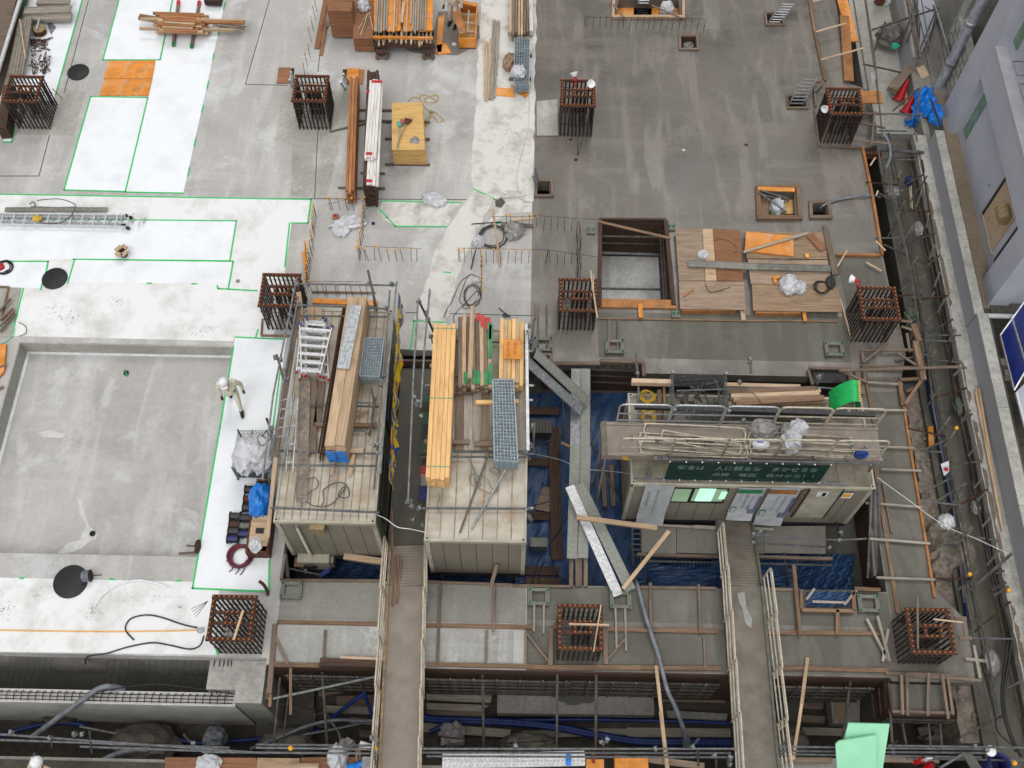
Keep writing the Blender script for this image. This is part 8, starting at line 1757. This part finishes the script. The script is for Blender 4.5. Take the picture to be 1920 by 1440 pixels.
pipes([(1648,281,0,1732,286,.05,.045),(1648,298,0,1716,300,.0),(1640,212,.3,1730,216,.3),(1648,245,.1,1700,246,.1),(1718,628,.0,1802,629,.0),(1724,638,.0,1792,640,.0),(1728,688,.0,1812,690,.0),(1733,684,.0,1790,688,.0),(1726,845,-.1,1768,848,-.1),(1768,1021,-.4,1796,1024,-.4),(1804,1196,.0,1900,1198,.1),(1830,1236,-.1,1848,1237,-.1,.02)],'crosswise grey pipe spanning the right trench','crosswise pipes of the right trench','galv')
pipes([(1718,388,0,1730,352,.3),(1737,427,0,1742,398,.3),(1742,487,0,1752,458,.3),(1748,482,0,1754,458,.3),(1752,538,0,1762,510,.3),(1745,560,-.2,1752,548,.1),(1758,586,0,1772,560,.3),(1780,640,0,1790,618,.3),(1785,680,0,1795,658,.2),(1788,705,0,1802,690,.2),(1802,790,0,1820,768,.2),(1815,856,0,1832,835,.2),(1826,916,0,1842,896,.2),(1832,940,0,1850,920,.2),(1842,988,0,1858,968,.2),(1851,1060,0,1875,1030,.2),(1858,1108,.2,1886,1112-20,.2,.035),(1862,1118,.2,1890,1100,.2,.035),(1890,1290,.0,1918,1275,.2,.03)],'short dark strut end resting on the timber-faced wall','short struts along the timber-faced wall','galv_dk',r=.03)
pipes([(1728,925,-.1,1795,890,.1,.03),(1730,938-0,-.1,1812,903,.1)][:1]+[(1753,942,0,1812,905,.2,.03),(1797,927,0,1812,905,.2,.03),(1762,1024,0,1820,990,.2,.035),(1808,1003,0,1822,988,.2,.035),(1818,1108,0,1897,1038,.3,.04),(1796,1106,0,1833,1078,.2,.03),(1730,845,0,1780,822,.1,.03),(1770,838,0,1793,805,.3,.03),(1777,1223,.1,1788,1213,.2,.03),(1800,1382,-.4,1885,1340,-.2,.03)],'stout dark pipe crossing the rubble of the right trench','stout pipes crossing the rubble','galv_dk')
hose([(1738,700),(1748,760),(1762,830),(1776,900),(1788,960),(1798,1020),(1806,1090),(1815,1160)],.07,'bluehose','long blue pipe lying in the right trench',-.6,name='blue_pipe',cat='pipe')
hose([(1735,660,-.2),(1742,720,-.2),(1752,780,-.2),(1762,860,-.2)],.03,'cord_black','black hose lying in the right trench beside the blue pipe')
hose([(1845,960,0),(1856,1040,0),(1872,1110,0),(1888,1160,0),(1896,1200,0),(1890,1250,0),(1882,1300,0),(1890,1360,0),(1915,1420,0)],.035,'cord_black','thick black cable snaking down the right wall',-.3)
hose([(1890,1200,0),(1884,1250,0),(1878,1300,0),(1884,1350,0),(1905,1410,0)],.03,'cord_black','second black cable snaking down the right wall',-.3)
hose([(1840,1240,0),(1855,1300,0),(1866,1340,0),(1870,1370,0),(1895,1395,0)],.02,'cord_black','thin black cable near the lower right corner',-.3)
hose([(1728,300,.0),(1740,380,.0),(1752,450,.0),(1765,530,.0),(1775,600,.0),(1782,680,.0),(1792,760,.0),(1808,820,.0),(1822,880,.0),(1838,950,.0)],.022,'cord_black','thin black cable running along the timber-faced wall')
t=hose([(1654,250),(1664,262),(1670,285),(1668,300),(1662,315)],.05,'hose_grey','grey bent hose at the jog below the far right cage',.3)
for u,v,z,d,lb,mt,sd in ((1674,363,-.3,(.42,.34,.25),'bluish translucent bag on a brace in the right trench','bag_grey',101),(1720,432,-.2,(.24,.42,.22),'white bag hanging beside the timber-faced wall','bag_grey',102),(1773,980,.1,(.36,.34,.25),'white bag on the pipes above the rubble','bag',103),(1828,953,-.5,(.2,.35,.15),'small pale bag against the timber-faced wall','bag_grey',104),(1856,1243,-.6,(.34,.55,.25),'large white bag on the ground strip at the lower right','bag_grey',105),(1702,343,-.3,(.2,.25,.25),'small dark blue bag in the right trench','navy',106),(1706,594,-.4,(.35,.4,.3),'dull green round sack beside the middle right cage','cabin_side',107),(1795,763,-.4,(.2,.5,.15),'dark green plant-like net against the timber-faced wall','cabin_side',108),(1665,75,-.3,(.75,.75,.5),'large grey net ball on the ground at the far right','galv_dk',109),(1677,88,-.2,(.25,.2,.15),'teal scrap beside the grey net ball','teal',110),(1648,5,-.3,(.3,.3,.3),'reddish pot at the far right top','rust_red',111),(1660,3,-.3,(.3,.25,.2),'white bag at the far right top','bag',112)):
 bag(u,v,z,d,lb,mt,seed=sd)
tag(MB().prism([tuple(P(u,v,-.5))[:2] for u,v in ((1740,800),(1750,798),(1752,835),(1742,838))],-.55,-.5).build('form_board',M['orange'],loc=P(1745,815,-.5)),'orange board lying on the rubble of the right trench','form board')
vs=[P(1764,870,.4),P(1779,864,.4),P(1780,884,.1),P(1770,893,.1)]; t=thing('warning_flag','white and red warning flag on the pipes of the right trench','flag',tuple(vs[0])); MB().add(vs,[(0,1,2,3)]).build('cloth',M['white'],t); c=P(1774,880,.32); MB().lathe(c,[(.001,0),(.06,0),(.06,.01),(.001,.01)],8).build('red_mark',M['red'],t)
vs=[P(1632,138,.5),P(1642,128,.5),P(1643,146,.2),P(1636,156,.2)]; o=MB().add(vs,[(0,1,2,3)]).build('white_sign',M['white'],loc=vs[0]); tag(o,'white diamond-tilted card on the far right guard pipes','card')
for i,(a_,b_) in enumerate((((1830,728),(1862,905)),((1834,726),(1872,960)),((1838,740),(1878,985)),((1829,735),(1880,996)),((1836,730),(1868,940)))):
 planks([(*a_,.06+.01*i,*b_,.06+.01*i,.05,.05)],'long thin fresh batten lying on the cap of the retaining wall','long battens on the wall cap','wood')
planks([(1704,333,-.3,1708,390,-.6,.03,.03),(1707,333,-.3,1711,392,-.6,.03,.03)],'thin pale stick in the right trench','thin sticks in the right trench','wood_pale')
cable('cord',[P(1645,895,1.0),P(1700,935,.6),P(1770,985,.3),P(1830,1010,.2),P(1895,1040,.3)],.008,M['white'],'thin white line slung from the right cabin over the rubble','line')
for i in range(15):
 y=7.2+i*1.02; a=.12*((i*7)%5-2)
 for o,l,g in ((pipe('scaffold_pipe',(11.22,y,-.7),(11.2,y+.05,.45+.1*(i%3)),.028,M['galv_dk']),'dark upright pipe standing in the right trench','uprights of the right trench'),(pipe('scaffold_pipe',(11.15,y+a,-.25),(12.1,y+.25-a,.02),.026,M['galv_dk' if i%3 else 'rust']),'dark pipe propped against the timber-faced wall','props against the timber-faced wall')): tag(o,l,'scaffold pipe',g)
 if i%2: tag(pipe('scaffold_pipe',(10.3,y,.06),(11.3,y+a,.1),.024,M['rust' if i%4==1 else 'galv']),'pipe reaching from the right slab edge over the trench','scaffold pipe','pipes over the right trench')
for x,z in ((11.2,.25),(11.3,-.2),(11.95,-.35)):
 for k in range(3): tag(pipe('scaffold_pipe',(x+.02*k,5+k*5.6,z),(x-.03,11+k*5.6,z+.03),.026,M['galv_dk']),'long ledger pipe in the right trench','scaffold pipe','ledgers of the right trench')
for k in range(9):
 y=8.3+k*1.35; tag(beam('walling_timber',(12.05,y,-.48+.06*(k%2)),(12.05,y+1.3,-.46),.05,.12,M['wood_dk']),'dark horizontal timber on the face of the right wall','timber','horizontal timbers on the right wall')
for u,v,lb in ((1684,190,'bright red cone beside the old timber at the far right'),(1698,213,'dull red cone beside the blue tarpaulin at the far right')):
 c=P(u,v,-.6); t=thing('traffic_cone',lb,'traffic cone',tuple(c)); a_=Vector((.35,.7,.75)).normalized(); MB().lathe(c+Vector((0,0,.05)),[(.19,0),(.17,.05),(.03,.68),(.001,.7)],18,axis=a_).build('cone',M['red'],t); MB().lathe(c+Vector((0,0,.03)),[(.25,0),(.25,.03),(.001,.03)],6,axis=a_).build('base',M['red'],t)
vs=[(1668,172,-.3),(1706,124,-.2),(1712,132,-.2),(1678,178,-.3)]
o=MB().bar(P(1672,170,-.2),P(1712,118,-.1),.32,.2).build('timber_block',M['wood_old'],loc=P(1690,150,-.3)); tag(o,'thick old timber lying slanted at the far right','timber')
o=MB().bar(P(1725,125,.1),P(1742,160,-.2),.3,.04).build('board',M['wood_pale'],loc=P(1735,140,-.2)); tag(o,'pinkish board standing behind the blue tarpaulin','board')
def drape(label,pts,n=26,amp=.08,seed=0,mat='tarp_lt'):
 rr=random.Random(seed); a,b,c,d=[P(*p) for p in pts]; vs=[]
 for i in range(n+1):
  for j in range(n+1):
   p=a.lerp(b,i/n).lerp(d.lerp(c,i/n),j/n); vs.append(p+Vector((amp*.6*sin(j*.7+seed),amp*.5*sin(i*.8),amp*(sin(i*.55+j*.25+seed)+.6*sin(j*.9-i*.3))+rr.uniform(-.015,.015))))
 f=[(i*(n+1)+j,i*(n+1)+j+1,(i+1)*(n+1)+j+1,(i+1)*(n+1)+j)[::-1] for i in range(n) for j in range(n)]
 o=MB().add(vs,f,0,False).build('tarpaulin',M[mat],loc=a); return tag(o,label,'tarpaulin')
drape('bright blue tarpaulin draped by the neighbouring building',((1716,168,.2),(1748,162,.3),(1768,222,.2),(1709,225,-.2)),seed=1)
drape('narrow tail of blue tarpaulin hanging beside the parapet end',((1736,215,.2),(1768,210,.3),(1774,258,-.3),(1762,260,-.3)),seed=2,n=14)
drape('small crumpled blue tarpaulin at the end of the retaining wall',((1698,222,-.3),(1720,224,-.3),(1718,240,-.5),(1700,236,-.5)),seed=3,n=12)
pipes([(1674,208,.0,1722,166,.5,.03),(1726,-10,.9,1750,130,.9,.02),(1635,56,.8,1760,15,.8,.03),(1745,185,.9,1772,260,.2,.03),(1720,225,.0,1724,165,.6,.03),(1740,90,.6,1757,20,.6),(1700,80,.5,1722,20,.6),(1720,105,.5,1753,25,.7),(1690,80,.4,1716,10,.5),(1722,90,.7,1725,40,.7),(1660,40,.6,1640,95,.0),(1698,-10,1.0,1722,110,1.0,.04),(1704,-10,1.0,1727,110,1.0,.03),(1618,120,.2,1690,136,.2,.03),(1715,0,.9,1740,100,.9,.02),(1750,10,.9,1784,105,.9,.03),(1650,70,.2,1665,45,.4),(1620,-10,.0,1648,190,.0,.02)],'guard pipe of the scaffold at the far right','scaffold pipes at the far right','galv_dk')
pipes([(1733,12,.9,1763,30,.9,.02),(1755,15,1.0,1783,110,1.0,.035)],'pale guard pipe at the far right','pale scaffold pipes at the far right','galv')
t=thing('retaining_wall','grey concrete retaining wall with orange capped bars at the far right','wall',tuple(P(1700,60,-.6)))
def strip(pts,z0,z1,mat,nm,par):
 c=[P(u,v,z1) for u,v in pts]; return MB().prism([(a.x,a.y) for a in c],z0,z1).build(nm,M[mat],par)
strip(((1688,-30),(1706,-30),(1722,108),(1710,108)),-.6,.35,'par_face','body',t)
strip(((1690,-30),(1704,-30),(1722,108),(1712,108)),.352,.40,'conc_lt','cap',t)
for i in range(16):
 s=i/15; u=1696+22*s; v=-10+112*s
 c=P(u,v,.4); MB().tube(c,c+Vector((.0,.0,.22)),.012,6).build('bar',M['rust'],t); MB().lathe(c+Vector((0,0,.2)),[(.02,0),(.025,.03),(.001,.05)],6).build('bar_cap',M['orange'],t)
M['lav']=simple('lavender_wall_paint','B8BAC4','ABADB8',.6,.6,bump=.03,dirt=.08)
M['lav_dk']=simple('lavender_shadow_paint','8F91A6','84869B',.6,.6,bump=.03)
slabobj(((1722,-30),(1757,-30),(1763,18),(1728,98),(1722,100)),.2,.25,'lav','pale lavender slab edge beside the far right retaining wall',name='slab_ledge',cat='ledge')
BX=13.15; WX=13.42
M['lav_lt']=simple('pale_sill','B9B8BC','ABA9AE',3,.6)
t=thing('lavender_building','lavender rendered building with deep bays and glass block strips at the right','building',(BX,19.5,0)); TOP=8.5
MB().box((WX+3.5,19.85,TOP/2-.5),(7.0,7.3-.2,TOP+1)).build('wall',M['lav'],t)
def bx(x0,x1,y0,y1,z0,z1,mat,nm,par=None): return MB().box(((x0+x1)/2,(y0+y1)/2,(z0+z1)/2),(x1-x0,y1-y0,z1-z0)).build(nm,M[mat],par or t)
for y0,y1 in ((16.2,17.06),(22.45,23.5)): bx(BX,WX+.3,y0,y1,-.6,TOP,'lav','pillar')
for z0,z1 in ((2.45,3.55),(6.0,7.1)): bx(BX+.003,WX+.3,17.062,22.448,z0,z1,'lav','spandrel')
bx(BX-.04,BX+.3,17.062,22.448,3.552,3.62,'lav_lt','sill')
for z in (.5,4.1):
 for y in (22.0,):
  m=MB(); 
  for i in range(12):
   for j in range(3): m.box((WX-.02,21.92+j*.13,z+i*.13),(.03,.115,.115))
  m.build('glass_block_strip',M['glassblock'],t)
bx(WX-.03,WX+.05,17.75,19.02,.45,2.0,'wood_pale','shutter_panel'); bx(WX-.05,WX+.02,19.02,19.12,.4,2.05,'darkgrey','shutter_frame'); bx(WX-.06,WX+.02,17.68,19.12,.38,.45,'cabin_trim','shutter_sill')
bx(WX-.04,WX+.02,17.36,17.46,.45,2.05,'darkgrey','window_slit')
h=MB().tube((WX-.15,17.85,1.75),(WX-.15,18.3,1.75),.2,16); h.build('exhaust_hood',M['rope_tan'],t)
for yy in (21.2,20.4): MB().path([(WX,yy,4.3),(WX-.35,yy,4.3),(WX-.35,yy-.5,4.3),(WX,yy-.5,4.3)],.02,6).build('bracket',M['galv'],t)
bx(WX-.01,WX+.01,19.6,19.63,1.0,1.15,'green_clamp','small_mark')
t=thing('grey_building','dull grey building with a block wall and a thick down pipe at the upper right','building',(13.4,27,0))
bx(13.55,20,25.9,36,-.6,6,'conc','wall'); bx(13.52,13.6,23.52,25.9,-.6,6.2,'conc','wall')if 0 else None
bx(13.35,13.6,23.52,25.6,-.6,1.75,'conc_lt','block_wall'); m=MB()
for k in range(8): m.box((13.345,24.55,-.4+k*.26),(.01,2.0,.012))
for k in range(8):
 for i in range(5): m.box((13.344,23.7+i*.42+(k%2)*.2,-.27+k*.26),(.01,.012,.25))
m.build('block_joints',M['conc_dk'],t)
bx(14.6,20,23.52,25.9,-.6,6,'darkgrey','dark_bay'); bx(13.45,14.6,25.5,25.9,-.6,6,'conc_lt','bay_side')
pipe('down_pipe',(13.2,24.45,-.5),(13.2,24.45,5.5),.15,M['hose_grey'],t,16)
for z in (1.0,2.6,4.2): MB().lathe((13.2,24.45,z),[(.155,-.06),(.175,-.05),(.175,.05),(.155,.06)],16).build('pipe_collar',M['galv_lt'] if z>2 else M['galv'],t)
bx(12.98,13.55,23.6,34,-.6,.0,'conc','plinth')
pipes([(1852,592,.4,1925,594,.4,.07)],'white rail behind the blue panels at the right border',mat='white')
t=thing('blue_panel_roof','dark blue panels in aluminium frames tilted at the right border','panel roof',tuple(P(1900,650,.2)))
q=[P(1875,629,.25),P(1925,560,1.0),P(1955,640,1.0),P(1901,732,.25)]
MB().add(q+[v-Vector((0,0,.04)) for v in q],[(0,3,2,1),(4,5,6,7),(0,1,5,4),(1,2,6,5),(2,3,7,6),(3,0,4,7)]).build('panel',M['navyp'],t)
m=MB(); 
for a_,b_ in ((q[0],q[1]),(q[0],q[3]),(q[3],q[2]),(q[0].lerp(q[1],.45),q[3].lerp(q[2],.45))): m.bar(a_+Vector((0,0,.015)),b_+Vector((0,0,.015)),.035,.05)
m.build('frame',M['alu'],t)
for i,(u,v) in enumerate(((1876,683),(1890,703))):
 o=MB().box(P(u,v,-.4),(.3,.2,.3)).build('outdoor_unit',M['cabin_trim'],loc=P(u,v,-.5)); tag(o,['pale boxed unit under the blue panels, far one','pale boxed unit under the blue panels, near one'][i],'unit')
slabobj(((1905,735),(1940,700),(1960,800),(1922,800)),.3,.1,'lav','pale lavender roof piece at the right border below the blue panels',name='roof_piece',cat='roof')
pipes([(1906,736,.4,1930,830,.4,.03)],'white gutter at the right border below the blue panels',mat='white')
bx2=MB().box((14.5,16.1,-.3),(2.6,.3,.7)); tag(bx2.build('low_wall',M['conc_dk'],loc=(14.5,16.1,-.6)),'dark low wall with shutters at the foot of the lavender building','wall')
# ================================================================ labels: tell look-alikes apart by their place in the row or layer
ORD=['zeroth','first','second','third','fourth','fifth','sixth','seventh','eighth','ninth','tenth']
def od(i): return ORD[i] if i<=10 else str(i)+('th' if 10<i%100<14 else {1:'st',2:'nd',3:'rd'}.get(i%10,'th'))
bpy.context.view_layer.update()
bylab={}
for o in COL.objects:
 if o.parent is None and o.get('label'): bylab.setdefault(o['label'],[]).append(o)
def scr(o):
 v=o.matrix_world.translation-Vector((0,0,CAMZ)); z=v.dot(_f); return (960+F_*v.dot(_r)/z,720-F_*v.dot(_u)/z,-v.z*40)
for lab,os_ in bylab.items():
 n=len(os_); nw=len(lab.split())
 if n<2 or n>45: continue
 if all(o.name in LAY for o in os_):
  for o in os_:
   k,i,nz,nx=LAY[o.name]; o['label']=(f"{lab}, {od(k+1)} layer down" if nz>1 else lab)+(f", {od(i+1)} from the left" if nx>1 else '')
  continue
 S=[scr(o) for o in os_]; sp=[max(s[a] for s in S)-min(s[a] for s in S) for a in (0,1,2)]
 a=0 if sp[0]>=sp[1] else 1
 if max(sp[0],sp[1])<14 and sp[2]>sp[a]*.4: a=2
 order=sorted(range(n),key=lambda j:(S[j][a],S[j][1-a] if a<2 else 0))
 long_={0:' from the left',1:' from the far end',2:' from the top'}[a]; short={0:' from left',1:' from far',2:' from top'}[a]
 for r_,j in enumerate(order):
  w_=long_ if nw+1+len(long_.split())<=16 else short
  if nw+1+len(w_.split())<=16: os_[j]['label']=f"{lab}, {od(r_+1)}{w_}"
